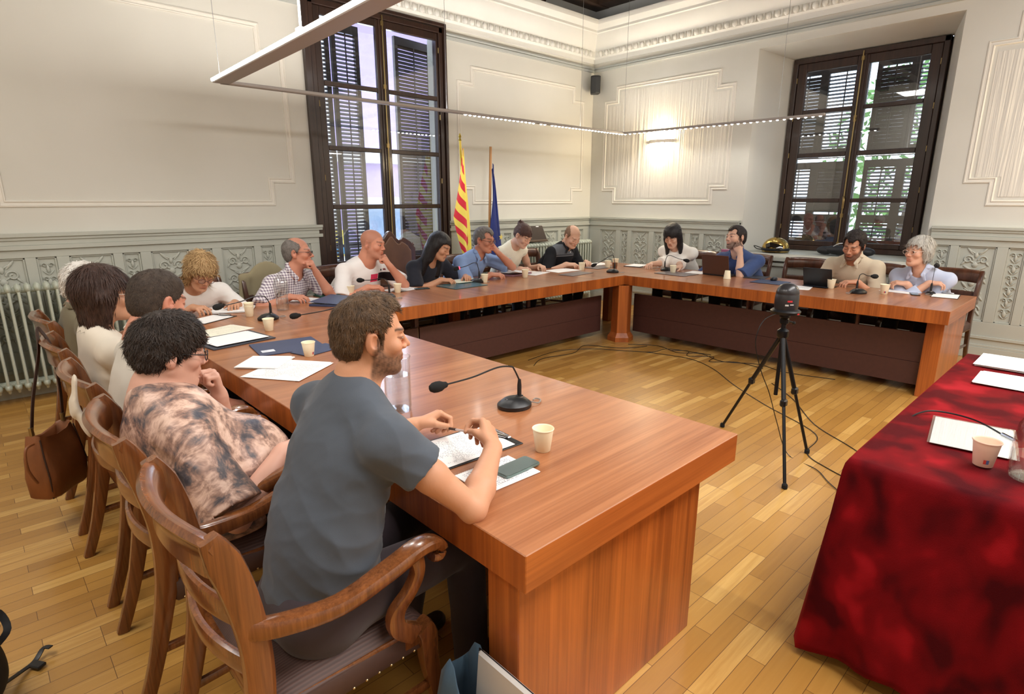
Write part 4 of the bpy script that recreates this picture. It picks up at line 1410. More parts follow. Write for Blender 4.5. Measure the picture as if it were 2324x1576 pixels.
class Head:
    def __init__(self, pos, Rm, s, **o):
        self.p = npv(*pos); self.R = Rm; self.s = s; self.o = o
    def W(self, x, y, z): return self.p + self.R @ (npv(x, y, z) * self.s)
    def c(self, a, b, ra, rb, k=.012, op='u', flat=None):
        s = self.s
        if flat is not None: flat = (self.R @ npv(*flat[0]), flat[1])
        return cone(self.W(*a), self.W(*b), ra * s, rb * s, k * s, flat, op)
    def e(self, c, r, k=.012, op='u', rot=None):
        s = self.s; Rm = self.R if rot is None else self.R @ rot
        return ell(self.W(*c), npv(*r) * s, Rm, k * s, op)
    def L(self, V):  # world -> local
        return ((V - self.p) @ self.R) / self.s
    def prims(self):
        o = self.o; fw = o.get('fat', 0.); ns = o.get('nose', 1.); fem = o.get('fem', 0)
        J = 1 - .12 * fem
        P = [self.e((0, -.014, .033), (.074, .096, .084), .01),
             self.e((0, .028, -.030), (.058 + fw * .4, .062, .080), .03),
             self.c((.048 * J + fw * .5, .0, -.052), (.018, .068, -.094), .018 + fw * .4, .015, .025),
             self.c((-.048 * J - fw * .5, .0, -.052), (-.018, .068, -.094), .018 + fw * .4, .015, .025),
             self.e((0, .074, -.096), (.022 * J, .018, .018), .02),
             self.e((0, .035, -.090), (.040 + fw, .045, .022 + fw * .8), .03),
             self.e((.040, .062, -.024), (.022, .022, .020), .02), self.e((-.040, .062, -.024), (.022, .022, .020), .02),
             self.c((-.034, .080, .024), (.034, .080, .024), .011, .011, .014),
             self.c((0, .085, .018), (0, .106 * ns, -.020), .0068, .0080, .010),
             self.c((0, .098 * ns, -.025), (0, .1095 * ns, -.0255), .0100, .0078, .006),
             self.e((.0125, .098, -.030), (.0075, .010, .007), .005), self.e((-.0125, .098, -.030), (.0075, .010, .007), .005),
             self.e((.032, .094, .006), (.017, .013, .011), .012, 's'), self.e((-.032, .094, .006), (.017, .013, .011), .012, 's'),
             self.e((.032, .0775, .004), (.0145, .0125, .0125), .004), self.e((-.032, .0775, .004), (.0145, .0125, .0125), .004),
             # mouth mound, lips, parting
             self.e((0, .074, -.058), (.030, .022, .026), .014),
             self.c((-.018, .090, -.0535), (.018, .090, -.0535), .0055, .0055, .006),
             self.c((-.015, .090, -.0645), (.015, .090, -.0645), .0065, .0065, .006),
             self.c((-.024, .096, -.0592), (.024, .096, -.0592), .0018, .0018, .003, 's'),
             self.e((0, .092, -.078), (.016, .008, .006), .010, 's')]
        for sg in (1, -1):
            P += [grp([self.e((sg * .079, -.012, -.006), (.010, .021, .034), .004, rot=np.array(Matrix.Rotation(R(-sg * 14), 3, 'Z') @ Matrix.Rotation(R(8), 3, 'X'))),
                       self.e((sg * .077, -.004, -.030), (.008, .012, .013), .006),
                       self.e((sg * .0875, -.006, .0), (.0085, .0115, .019), .003, 's')], k=.006 * self.s)]
        nl = o.get('neck', .052)
        P += [self.c((0, -.020, -.045), (0, -.040, -.150), nl, nl * 1.08, .03)]
        return P
    def color(self, V, skin, beard=None, bamt=0., brow=None, stub=None, scalp=None):
        """vertex colours: lips, brows, eyes, beard"""
        L = self.L(V); x, y, z = L[:, 0], L[:, 1], L[:, 2]
        C = np.tile(np.array(skin[:3]), (len(V), 1))
        ax_ = np.abs(x)
        def blend(w, col):
            w = np.clip(w, 0, 1)[:, None]; return C * (1 - w) + np.array(col[:3]) * w
        near = (np.linalg.norm(L, axis=1) < .16)
        red = (C * np.array([1.0, .80, .76]))
        # warm cheeks, nose, ears
        w = np.exp(-((ax_ - .045) / .02) ** 2 - ((z + .03) / .022) ** 2) * (y > .03) * .35 + np.exp(-(x / .016) ** 2 - ((z + .024) / .015) ** 2) * (y > .08) * .45 + (ax_ > .074) * (np.abs(z) < .045) * .4 * near
        C = C * (1 - np.clip(w, 0, 1)[:, None]) + red * np.clip(w, 0, 1)[:, None]
        if scalp is not None:
            t = np.interp(y, [-.12, -.02, .03, .06, .09], [-.06, -.02, .015, .055, .07])
            C = blend(near * np.clip((z - t) / .012, 0, 1) * scalp[1], scalp[0])
        if beard is not None and bamt > 0:
            edge = np.interp(y, [-.03, .0, .03, .06, .085], [-.02, -.005, -.030, -.044, -.038])
            nz = snoise(L, 130, 12); n2 = snoise(L, 420, 13)
            edge = edge + .006 * nz
            m = near * np.clip((y + .016 + .004 * nz) / .010, 0, 1) * np.clip((edge - z) / .018, 0, 1) * np.clip((.135 + z) / .03, 0, 1) * (.86 + .22 * n2)
            lip = np.exp(-((z + .060) / .0085) ** 4 - (x / .020) ** 4)
            C = blend(m * bamt * (1 - lip), beard)
            # sideburn
            C = blend(near * bamt * .9 * (np.abs(y - .012) < .012) * (z < .02) * (z > -.03) * (ax_ > .05), beard)
        lipc = np.array([skin[0] * .82, skin[1] * .50, skin[2] * .50])
        C = blend(np.exp(-((z + .059) / .0095) ** 4 - (x / .023) ** 4) * (y > .075) * .75, lipc)
        if brow is not None:
            bz = .026 + .004 * np.cos((ax_ - .030) * 60)
            C = blend(np.exp(-((z - bz) / .0042) ** 2) * (ax_ > .012) * (ax_ < .052) * (y > .055) * .9, brow)
        # eyes: lids line, white, iris
        if not self.o.get('closed'):
            ez = .0035
            e = ((ax_ - .032) / .0138) ** 2 + ((z - ez) / .0050) ** 2
            C = blend((e < 1.5) * (y > .06) * .8, (skin[0] * .35, skin[1] * .25, skin[2] * .22))
            C = blend((e < .8) * (y > .06), (.36, .31, .28))
            gx = self.o.get('gaze', 0) * .004
            i = ((x - np.sign(x) * .032 - gx) / .0066) ** 2 + ((z - ez) / .0066) ** 2
            C = blend((i < 1) * (e < 1) * (y > .06), (.03, .018, .012))
        else:
            e = np.exp(-((z + .001) / .0022) ** 2) * (np.abs(ax_ - .032) < .014) * (y > .06)
            C = blend(e * .8, (skin[0] * .25, skin[1] * .18, skin[2] * .15))
        return C

# hair shells: list of prims in world space + cutting functions expressed in head space
def hair_field(hd, outer, zline, extra=(), face=True, hmax=None):
    """outer: prims (head methods) ; zline: (ys, zs) lower hair border as function of local y ; extra: uncut prims"""
    ys, zs = zline
    def fn(D, X, Y, Z):
        sh = np.broadcast_shapes(X.shape, Y.shape, Z.shape)
        P = [np.broadcast_to(A, sh) - hd.p[i] for i, A in enumerate((X, Y, Z))]
        l = [(P[0] * hd.R[0, i] + P[1] * hd.R[1, i] + P[2] * hd.R[2, i]) / hd.s for i in range(3)]
        zl = np.interp(l[1], ys, zs)
        wig = .004 * np.sin(l[0] * 190 + 3 * np.sin(l[1] * 90)) + .003 * np.sin(l[1] * 260 + 2)
        D = np.maximum(D, (zl + wig - l[2]) * hd.s * .8)
        if hmax is not None: D = hmax(D, l, hd.s)
        return D
    return [grp(outer, fn=fn, k=.004)] + list(extra)

def strands(hd, n, L, wd, down=0., lift=.006, fwd=0., seed=1, wave=.35):
    """locks of hair lying over the hair surface: tapering ribbons following the combing direction"""
    def f(V, N):
        r = np.random.RandomState(seed); k = r.randint(0, len(V), n)
        P, M = V[k], N[k]
        crown = hd.W(.012, -.045, .125)
        dv = P - crown; dv = dv / (np.linalg.norm(dv, axis=1)[:, None] + 1e-9)
        up = hd.R[:, 2]; fy = hd.R[:, 1]
        loc = hd.L(P)
        d = dv * (1 - down) - up * down + fy * (fwd * (loc[:, 1] > -.02) * (loc[:, 2] > .04))[:, None] + r.normal(size=(n, 3)) * .16 * wave / .35
        d = d - M * (d * M).sum(1)[:, None]; d /= (np.linalg.norm(d, axis=1)[:, None] + 1e-9)
        sd = np.cross(d, M)
        ln = (L * hd.s * r.uniform(.6, 1.25, n))[:, None]; w = (wd * hd.s * r.uniform(.6, 1.3, n))[:, None]
        bend = sd * (r.normal(size=n) * wave)[:, None]
        lf = (lift * hd.s * r.uniform(.3, 1.2, n))[:, None]
        pts = []
        for t, ww, h in ((0, .7, -.5), (.33, 1.0, .6), (.68, .8, .9), (1.0, .08, .45)):
            c = P + d * ln * t + bend * ln * t * t + M * lf * h
            pts += [c - sd * w * ww, c + sd * w * ww]
        A = np.stack(pts, 1).reshape(-1, 3)
        b = np.arange(n)[:, None] * 8
        Q = np.concatenate([b + np.array([[0, 1, 3, 2]]), b + np.array([[2, 3, 5, 4]]), b + np.array([[4, 5, 7, 6]])])
        return A, Q
    return f

# ---------------------------------------------------------------- hands
def hand(Wp, d, n, right, s, curl='relax', k=.006, fat=1., spread=1.):
    d = unit(d); n = unit(npv(*n) - d * npv(*n).dot(d)); t = np.cross(d, n) * (1 if right else -1)   # thumb side
    Wp = npv(*Wp)
    P = []; kn = []
    offs = [.031, .011, -.010, -.029]; lens = [.92, 1.0, .94, .76]; arch = [.0, .004, .003, -.003]
    curls = {'relax': [(28, 38, 22), (34, 42, 24), (40, 44, 26), (46, 46, 26)], 'fist': [(78, 92, 55)] * 4, 'flat': [(10, 14, 8)] * 4,
             'hold': [(52, 58, 34), (60, 62, 36), (66, 66, 38), (70, 70, 40)], 'loose': [(50, 60, 30), (56, 66, 34), (62, 70, 36), (66, 74, 40)], 'point': [(18, 22, 10), (62, 80, 45), (70, 84, 50), (74, 86, 50)]}[curl]
    th = {'relax': 0, 'fist': 1, 'flat': 0, 'hold': .8, 'loose': .6, 'point': .8}[curl]
    for i in range(4):
        K = Wp + (d * (.088 - .004 * i * (i > 1)) + t * offs[i] - n * arch[i]) * s; kn.append(K)
        P.append(cone(Wp + t * offs[i] * .45 * s, K, .0145 * s * fat, .0115 * s * fat, .010 * s))
        dd = unit(d + t * offs[i] * 2.2 * spread * (1 if curl in ('flat', 'relax') else .3)); p = K; ang = 0
        for L, a, r0, r1 in zip((.043, .026, .021), curls[i], (.0098, .0088, .0080), (.0088, .0080, .0068)):
            ang += R(a); v = dd * math.cos(ang) + n * math.sin(ang); q = p + v * L * lens[i] * s
            P.append(cone(p, q, r0 * s * fat, r1 * s * fat, .0035 * s)); p = q
    P.append(ell(Wp + (d * .045 + n * .004) * s, npv(.038, .048, .015) * s * npv(fat, 1, fat), np.stack([t, d, n], 1), .012 * s))
    a = Wp + (d * .022 + t * .020 + n * .006) * s
    b = a + (d * (.028 + .006 * th) + t * (.026 - .012 * th) + n * (.012 + .012 * th)) * s
    c = b + unit(d * (.8) + t * (.45 - .9 * th) + n * (.25 + .55 * th)) * .032 * s
    e = c + unit(d * (.9) + t * (.25 - 1.2 * th) + n * (.25 + .3 * th)) * .026 * s
    P += [cone(a, b, .0165 * s * fat, .0125 * s * fat, .010 * s), cone(b, c, .0118 * s * fat, .0105 * s * fat, .004 * s), cone(c, e, .0105 * s * fat, .0082 * s * fat, .003 * s)]
    return P

def ik(S, H, pole, l1, l2):
    S, H, pole = npv(*S), npv(*H), npv(*pole)
    v = H - S; L = np.linalg.norm(v)
    Lc = min(L, (l1 + l2) * .998)
    if L > Lc: # stretch slightly
        f = L / Lc; l1 *= f; l2 *= f; Lc = L * .999
    a = (l1 * l1 - l2 * l2 + L * L) / (2 * L); h = math.sqrt(max(l1 * l1 - a * a, 0))
    u = v / L; w = pole - S; w = w - u * w.dot(u); w = unit(w)
    return S + u * a + w * h
# ================================================================ PEOPLE
SK_TAN = srgb(192, 142, 112); SK_PINK = srgb(206, 158, 138); SK_LIGHT = srgb(210, 168, 144); SK_RED = srgb(194, 134, 110)

def person(label, hip, face, H, hyaw, hpitch, hroll=0., s=1.06, skin=SK_TAN, head=None, hair=None, arms=None, top=None, build=1., h=.0075, hf=.0045,
           trousers=None, shw=.185, glasses=None, collar=None, neckcut=.0, sleeve=.62, trs=(.5,), fold=.0022, extra_top=None, noseat=False, chestyaw=None, fullsleeve=False, lean_sh=0., beard=None, bamt=0, brow=None, scalp=None, vneck=0., sleeveless=False, legs=True, deco=None, locks=None, hs=None, belly=0., collarmat=None, sleeve_w=1.0):
    """hip: (x,y); face: body heading (deg); H: head centre; hyaw etc. in degrees"""
    hd = Head(H, rot_zx(R(hyaw), R(hpitch), R(hroll)), hs or s, **(head or {}))
    f = npv(math.cos(R(face)), math.sin(R(face)), 0)
    hipz = .565
    Pv = npv(hip[0], hip[1], hipz)
    cy = R(face if chestyaw is None else chestyaw)
    cf = npv(math.cos(cy), math.sin(cy), 0); side = npv(cf[1], -cf[0], 0)    # person's right
    Nk = hd.W(0, -.045, -.150)                                            # base of neck
    spine = unit(Nk - Pv)
    N0 = Nk - spine * .02 * s
    chest = N0 - spine * .17 * s
    Ctr = Pv + (chest - Pv) * .5 - f * .015
    fr = unit(cf - spine * cf.dot(spine))                                # front of chest
    shR = N0 + side * shw * s - spine * (.078 * s) + fr * .005 + npv(0, 0, lean_sh)
    shL = N0 - side * shw * s - spine * (.078 * s) + fr * .005 - npv(0, 0, lean_sh)
    root = thing('person', label, 'person', (hip[0], hip[1], 0))
    org = (hip[0], hip[1], 0)
    l1, l2 = .285 * s, .250 * s
    B = build
    ar = {}
    for key, S in (('R', shR), ('L', shL)):
        wr, pole, d, n, curl = arms[key]
        el = ik(S, wr, pole, l1, l2)
        ar[key] = (S, el, npv(*wr), npv(*d), npv(*n), curl)
    # ---- torso primitives (inset for the body, outset for the garment)
    def torso(o, loose=0.):
        fl = (fr, .66 + .06 * (B - 1) * 4)
        P = [cone(Pv + npv(0, 0, -.02), Ctr, (.150 * B + o) * s, (.140 * B + o + loose) * s, .05, (f, .80)),
             cone(Ctr, chest, (.142 * B + o + loose) * s, (.158 * B + o) * s, .05, fl),
             cone(chest, N0 - spine * .075 * s, (.155 * B + o) * s, (.115 + o) * s, .05, (fr, .62)),
             cone(shR * .80 + shL * .20, shL * .80 + shR * .20, (.052 + o) * s, (.052 + o) * s, .05)]
        for S in (shR, shL):
            P.append(cone(N0 + spine * .008 * s, S + spine * .004 * s, (.038 + o) * s, (.036 + o) * s, .045))
            P.append(ell(S, npv(.050, .050, .052) * B ** .5 * s + o * s, None, .03))
        P.append(cone(N0 - spine * .05 * s - fr * .02, chest - fr * .035 * s, (.09 + o) * s, (.11 + o) * s, .05, (fr, .6)))
        if belly: P.append(ell(Ctr + f * (.06 + belly * .5) * s, npv(.14 * B, .14 * B, .13) * s + o + belly * .4, None, .06))
        return P
    def armp(key, o, k=.02):
        S, el, wr, d, n, c = ar[key]
        a = (.80 + .20 * B)
        mid = S * .5 + el * .5
        return [cone(S, mid, (.048 * a + o) * s, (.044 * a + o) * s, k), cone(mid, el, (.044 * a + o) * s, (.036 * a + o) * s, k)]
    def fore(key, o=0., k=.015):
        S, el, wr, d, n, c = ar[key]; a = (.85 + .15 * B)
        m = el * .68 + wr * .32
        return [cone(el, m, (.037 * a + o) * s, (.040 * a + o) * s, k), cone(m, wr, (.040 * a + o) * s, (.0245 * a + o) * s, k),
                cone(wr - unit(wr - el) * .015, wr + unit(d) * .02 * s, .0245 * a * s, .021 * s, k)]
    body = hd.prims() + [cone(hd.W(0, -.035, -.12), N0, hd.o.get('neck', .052) * s, (.058 if B < 1.1 else .066) * s, .035)]
    body += torso(-.012)
    handp = []
    for key in 'RL':
        body += armp(key, -.004) + fore(key)
        S, el, wr, d, n, c = ar[key]
        if c: handp += hand(wr + unit(d) * .004, d, n, key == 'R', s * (.98 if not hd.o.get('fem') else .9), c)
    body += handp
    fine = [(tuple(hd.p + hd.R @ npv(0, .0, -.02)), (.115 * s, .115 * s, .135 * s), hf)]
    for key in 'RL':
        S, el, wr, d, n, c = ar[key]
        if c: fine.append((tuple(wr + unit(d) * .08), (.10, .10, .09), max(hf, .0032)))
    # legs
    kneeR, kneeL = Pv + f * .43 * s + side * .13 - npv(0, 0, .03), Pv + f * .43 * s - side * .13 - npv(0, 0, .03)
    anR, anL = kneeR + f * .02 + npv(0, 0, .09 - kneeR[2]), kneeL - f * .08 + npv(0, 0, .09 - kneeL[2])
    if legs:
        for hs, kn, an in ((side, kneeR, anR), (-side, kneeL, anL)):
            body += [cone(Pv + hs * .085, kn, .072 * s, .05 * s, .03), cone(kn, an, .048 * s, .033 * s, .02)]
    else:
        body += [cone(Pv, Pv + f * .1, .10 * s, .08 * s, .03)]
    colf = lambda V: hd.color(V, skin, beard, bamt, brow, None, scalp)
    bo = sdf_object('body', body, h, M_SKIN, root, fine, org, colf, None, 1)
    if hf < .004: pass
    # ---- garment
    mat = top
    S2 = []
    o = .010
    T = torso(o, .012)
    g = []
    nb = hd.W(0, -.035, -.135) + fr * .012
    for key in 'RL':
        S, el, wr, d, n, c = ar[key]
        if sleeveless: continue
        if fullsleeve:
            a = (.80 + .20 * B); m = el * .6 + wr * .4
            sw = sleeve_w
            cutp = el + (wr - el) * fullsleeve
            g.append(grp([cone(S, el, (.060 * a) * s, (.052 * a * sw) * s, .03), cone(el, wr, (.054 * a * sw) * s, (.040 * a * sw) * s, .03)],
                         [(cutp, wr - el)], .03))
        else:
            e2 = S + (el - S) * sleeve
            dirn = unit(el - S); a = (.80 + .20 * B)
            g.append(grp([cone(S, e2 + dirn * .08, .060 * a * s, (.060 + .012) * sleeve_w * a * s, .03)], [(e2, dirn)], .035))
    cuts = []
    neck = [cone(nb + spine * .10, nb - spine * (.005 + neckcut) + fr * .012, .062 * s, (.066) * s, .008, None, 's')]
    if vneck: neck.append(cone(nb + fr * .05 + spine * .02, nb - spine * vneck + fr * .10, .040, .008, .006, None, 's'))
    hem = [(Pv - npv(0, 0, .085), npv(0, 0, -1))]
    coll = []
    G = [grp(T, hem, .0)] + g
    if sleeveless:
        for S in (shR, shL): G.append(ell(S + unit(S - N0) * .045 - spine * .01, (.052 * s, .052 * s, .085 * s), None, .012, 's'))
    G += neck
    def disp(V, N):
        # drapery: folds running from the shoulders and at the waist / armpits
        rel = V - N0
        q = snoise(V * np.array([1, 1, .6]), 26, 3); q2 = snoise(V * np.array([.8, 1, 1]), 48, 7)
        w = (.55 - np.abs(q) * 1.9) * .9 + (.4 - np.abs(q2) * 1.6) * .5 + snoise(V, 90, 5) * .15
        low = np.clip((.95 - V[:, 2]) / .2, 0, 1)
        w = w + low * (1 - 2 * np.abs(np.sin((V[:, 2] + .6 * (rel @ side) * np.sign(rel @ side) + .35 * (rel @ fr)) * 38 + 3.4 * snoise(V, 9, 9)))) * (.35 + .5 * snoise(V, 11, 21))
        el_ = sum(np.exp(-(np.linalg.norm(V - (ar[k][0] * .6 + ar[k][1] * .4 - side * (1 if k == 'R' else -1) * .05), axis=1) / .09) ** 2) for k in 'RL')
        w = w + el_ * (1 - 2 * np.abs(np.sin(rel @ unit(side * .3 + npv(0, 0, 1) + fr * .5) * 75 + 1.5 * snoise(V, 20, 11)))) * 1.1
        return w * fold * np.clip((np.linalg.norm(V - nb, axis=1) - .05) / .12, .05, 1)
    if extra_top: G += extra_top(locals())
    go = sdf_object('shirt', G, h * .95, mat, root, [(tuple(nb), (.10, .10, .06), max(hf, .0038))] if hf < .004 else (), org, None, disp, 2 if hf > .004 else 3)
    # ---- collar flaps as their own piece
    if collar:
        cp = []
        for sg in (1, -1):
            a0 = nb - fr * .055 * s + side * sg * .035 * s + spine * .034 * s
            a1 = nb + side * sg * .066 * s + spine * .020 * s - fr * .005
            a2 = nb + fr * .062 * s + side * sg * (.040 * s + vneck * .1) - spine * .012 * s
            a3 = nb + fr * .086 * s + side * sg * (.056 * s + vneck * .12) - spine * .045 * s
            nn = unit(side * sg * .8 + fr * .4 + spine * .5)
            cp += [cone(a0, a1, .019 * s, .020 * s, .008, (nn, .42)), cone(a1, a2, .020 * s, .019 * s, .008, (nn, .42)), cone(a2, a3, .019 * s, .012 * s, .008, (unit(fr + spine * .3), .36))]
        cp.append(cone(nb - fr * .055 * s + side * .035 * s + spine * .034 * s, nb - fr * .055 * s - side * .035 * s + spine * .034 * s, .019 * s, .019 * s, .008, (fr, .42)))
        sdf_object('collar', cp, .0042, collarmat or mat, go, (), org, None, None, 1)
    # ---- trousers and shoes
    tm = trousers or cloth_mat('dark_trousers', srgb(38, 38, 46))
    tp_ = [cone(Pv - npv(0, 0, .03) - f * .02 + side * .05, Pv - npv(0, 0, .03) - f * .02 - side * .05, .115 * s * B ** .5, .115 * s * B ** .5, .04)]
    if legs:
        for hs, kn, an in ((side, kneeR, anR), (-side, kneeL, anL)):
            tp_ += [cone(Pv + hs * .085 - npv(0, 0, .01), kn, .088 * s * B ** .5, .064 * s, .03), cone(kn, an, .062 * s, .055 * s, .02)]
        zc = [(npv(0, 0, .075), npv(0, 0, -1)), (Pv + npv(0, 0, .06), npv(0, 0, 1))]
    else:
        tp_ += [cone(Pv + side * .085, Pv + side * .085 + f * .25, .085 * s, .07 * s, .03), cone(Pv - side * .085, Pv - side * .085 + f * .25, .085 * s, .07 * s, .03)]
        zc = [(Pv + npv(0, 0, .06), npv(0, 0, 1))]
    sdf_object('trousers', [grp(tp_, zc)], .012 if hf > .004 else .008, tm, root, (), org, None, (lambda V, N: .003 * snoise(V, 34, 2)), 2)
    if legs:
        for an in (anR, anL):
            sh = sdf_object('shoe', [grp([cone(npv(an[0], an[1], .05) - f * .03, npv(an[0], an[1], .035) + f * .16, .042, .034, .02)], [(npv(0, 0, .004), npv(0, 0, -1))])], .008, plain('dark_shoe_leather', srgb(32, 28, 26), .4), root, (), org)
    # ---- hair
    if hair is not None:
        prims, hm, hd_disp = hair(hd)
        sdf_object('hair', prims, min(.006, hf * 1.25), hm, root, (), org, None, hd_disp, 1, strands(hd, **(locks or dict(n=700, L=.022, wd=.0016, lift=.0025, wave=.25))))
    if glasses: make_glasses(hd, root, org, glasses)
    if deco: deco(locals())
    return root, locals()

def make_glasses(hd, root, org, mat, rr=.021, thick=.0018):
    m = MB()
    w = lambda p: Vector(hd.W(*p) - npv(*org))
    for sg in (1, -1):
        ring = [w((sg * .032 + rr * 1.08 * math.cos(a), .104 - .3 * abs(rr * 1.08 * math.cos(a) + .0) * 0 - .10 * max(0, abs(sg * .032 + rr * math.cos(a)) - .03), .0 + rr * .82 * math.sin(a))) for a in np.linspace(0, 2 * math.pi, 20, endpoint=False)]
        m.tube(ring, thick * hd.s, 6, closed=True)
        m.tube([w((sg * .054, .100, .006)), w((sg * .073, .085, .008)), w((sg * .082, .01, .008)), w((sg * .080, -.012, .0))], thick * hd.s, 6)
    m.tube([w((-.010, .106, .004)), w((0, .109, .007)), w((.010, .106, .004))], thick * hd.s, 6)
    g = m.build('glasses', mat, root, smooth=True)
    for sg in (1, -1):
        m = MB(); ring = [w((sg * .032 + rr * math.cos(a), .1035, rr * .8 * math.sin(a))) for a in np.linspace(0, 2 * math.pi, 20, endpoint=False)]
        m.add(ring, [tuple(range(20))])
        m.build('lens', glass_mat('spectacle_lens', (.97, .97, .97, 1), 1.5) if 'spectacle_lens' not in bpy.data.materials else bpy.data.materials['spectacle_lens'], g)

# ---- hair styles
def hs_short(mat, t=.010, line=([-.13, -.06, -.03, -.008, .012, .03, .05, .07, .09, .12], [-.085, -.075, -.045, .022, -.006, .016, .036, .062, .070, .075]), top=0., amp=.0025, fr=90, recede=0.):
    def f(hd):
        outer = [hd.e((0, -.016, .034), (.075 + t, .097 + t, .085 + t), .01), hd.e((0, -.050, -.02), (.062 + t * .6, .058 + t * .6, .062), .03), hd.e((0, .01, .060 + top * .4), (.060, .075, .055 + t + top * .6), .03)]
        def hmax(D, l, s):
            if recede:
                # temples run back, forelock stays
                q = np.sqrt(((np.abs(l[0]) - .050) / .030) ** 2 + ((l[1] - .082) / (.030 + recede)) ** 2 + ((l[2] - .062) / .034) ** 2)
                D = np.maximum(D, (1 - q) * .02 * s)
            return D
        return hair_field(hd, outer, line, hmax=hmax), mat, (lambda V, N: amp * (snoise(V, fr, 4) + .7 * snoise(V, fr * 2.3, 8)))
    return f
def hs_fringe(mat, t=.008):
    """hair only at the sides and back of a balding head"""
    def f(hd):
        outer = [hd.e((0, -.016, .030), (.075 + t, .096 + t, .080 + t), .01), hd.e((0, -.050, -.02), (.062, .058, .060), .03)]
        def hmax(D, l, s):
            q = np.sqrt((l[0] / .066) ** 2 + ((l[1] - .05) / .115) ** 2)
            D = np.maximum(D, np.minimum((1 - q) * .06, (l[2] - .035) * 1.0) * s)
            return D
        return hair_field(hd, outer, ([-.13, -.06, -.03, -.008, .012, .03, .05, .12], [-.08, -.07, -.04, .02, .0, .03, .10, .2]), hmax=hmax), mat, (lambda V, N: .0015 * snoise(V, 120, 4))
    return f
def hs_bob(mat, L=.12, t=.018, fringe=.052, vol=.0, part=0., fem_open=.045):
    def f(hd):
        outer = [hd.e((0, -.016, .036), (.076 + t, .098 + t, .086 + t), .01),
                 hd.c((.062 + vol, -.012, .0), (.066 + vol, -.010, -L + .02), .028 + t * .5, .022, .03), hd.c((-.062 - vol, -.012, .0), (-.066 - vol, -.010, -L + .02), .028 + t * .5, .022, .03),
                 hd.c((0, -.062, .0), (0, -.062, -L + .03), .050 + t * .6, .046, .03), hd.c((.035, -.050, -.02), (.038, -.055, -L + .025), .045, .036, .02), hd.c((-.035, -.050, -.02), (-.038, -.055, -L + .025), .045, .036, .02)]
        ln = ([-.2, -.02, .02, .034, .05, .075, .12], [-L, -L, -L * .85, .0, fringe - .01, fringe, fringe])
        def hmax(D, l, s):
            # face opening
            q = np.sqrt((l[0] / fem_open) ** 2 + ((l[2] + .03) / .085) ** 2)
            return np.maximum(D, np.minimum((1 - q) * .05, (l[1] - .02)) * s)
        return hair_field(hd, outer, ln, hmax=hmax), mat, (lambda V, N: .0030 * snoise(V * np.array([1, 1, .3]), 110, 4) + .0015 * snoise(V * np.array([1, 1, .3]), 260, 6))
    return f
HB = hair_mat('dark_brown_hair', srgb(36, 25, 17), srgb(142, 108, 74), .5, (90, 90, 26), .8)
BEARDC = srgb(74, 54, 42); BROWD = srgb(48, 34, 26)
BLK = hair_mat('black_hair', srgb(14, 12, 13), srgb(46, 40, 42), .35, (90, 90, 20))
WHT = hair_mat('white_hair', srgb(206, 200, 190), srgb(240, 236, 230), .6, (70, 70, 30))
GRYH = hair_mat('silver_hair', srgb(160, 156, 148), srgb(222, 218, 208), .5, (90, 90, 16))
SALT = hair_mat('salt_and_pepper_hair', srgb(86, 80, 76), srgb(156, 150, 144), .6, (90, 90, 30))
DKB = hair_mat('dark_chestnut_hair', srgb(34, 22, 18), srgb(92, 60, 46), .42, (80, 80, 12))
BLND = hair_mat('streaked_blonde_hair', srgb(138, 102, 62), srgb(228, 196, 142), .5, (60, 60, 12))
PNYH = hair_mat('auburn_brown_hair', srgb(52, 34, 30), srgb(104, 70, 60), .45, (80, 80, 16))
M_GFR = plain('black_spectacle_frame', srgb(26, 24, 26), .3)
M_GBR = plain('brown_spectacle_frame', srgb(90, 48, 36), .35)
M_GCL = plain('clear_spectacle_frame', srgb(214, 196, 180), .25)
T_GREY = cloth_mat('slate_grey_cotton', srgb(77, 83, 92))
# ---- 1 man in grey t-shirt, nearest
_, MAN = person('bearded man in a grey t-shirt seated nearest the viewer, holding a pen', (-6.945, -4.77), 8, (-6.726, -4.748, 1.229), -17, -5, 0, s=1.06, hs=.915, skin=srgb(200, 146, 114),
       head=dict(neck=.054, nose=1.04), hair=hs_short(HB, .007, top=.012, recede=.022, line=([-.13, -.06, -.040, -.032, .004, .009, .020, .026, .045, .07, .09, .12], [-.085, -.075, -.050, .030, .034, -.006, -.004, .034, .062, .078, .084, .09])),
       arms=dict(R=((-6.405, -4.885, .845), (-6.70, -5.15, .70), (.35, .60, .30), (-.5, .75, -.55), 'hold'),
                 L=((-6.455, -4.52, .825), (-6.75, -4.35, .72), (.98, -.12, .22), (.1, -.45, -.85), 'loose')),
       locks=dict(n=5600, L=.018, wd=.0009, lift=.0022, fwd=.5, wave=.25, seed=2), top=T_GREY, build=1.0, h=.006, hf=.0026, shw=.176, sleeve=.38, beard=BEARDC, bamt=.92, brow=srgb(44, 30, 22), trousers=cloth_mat('dark_mauve_jeans', srgb(62, 52, 56)), fold=.0058, chestyaw=2)
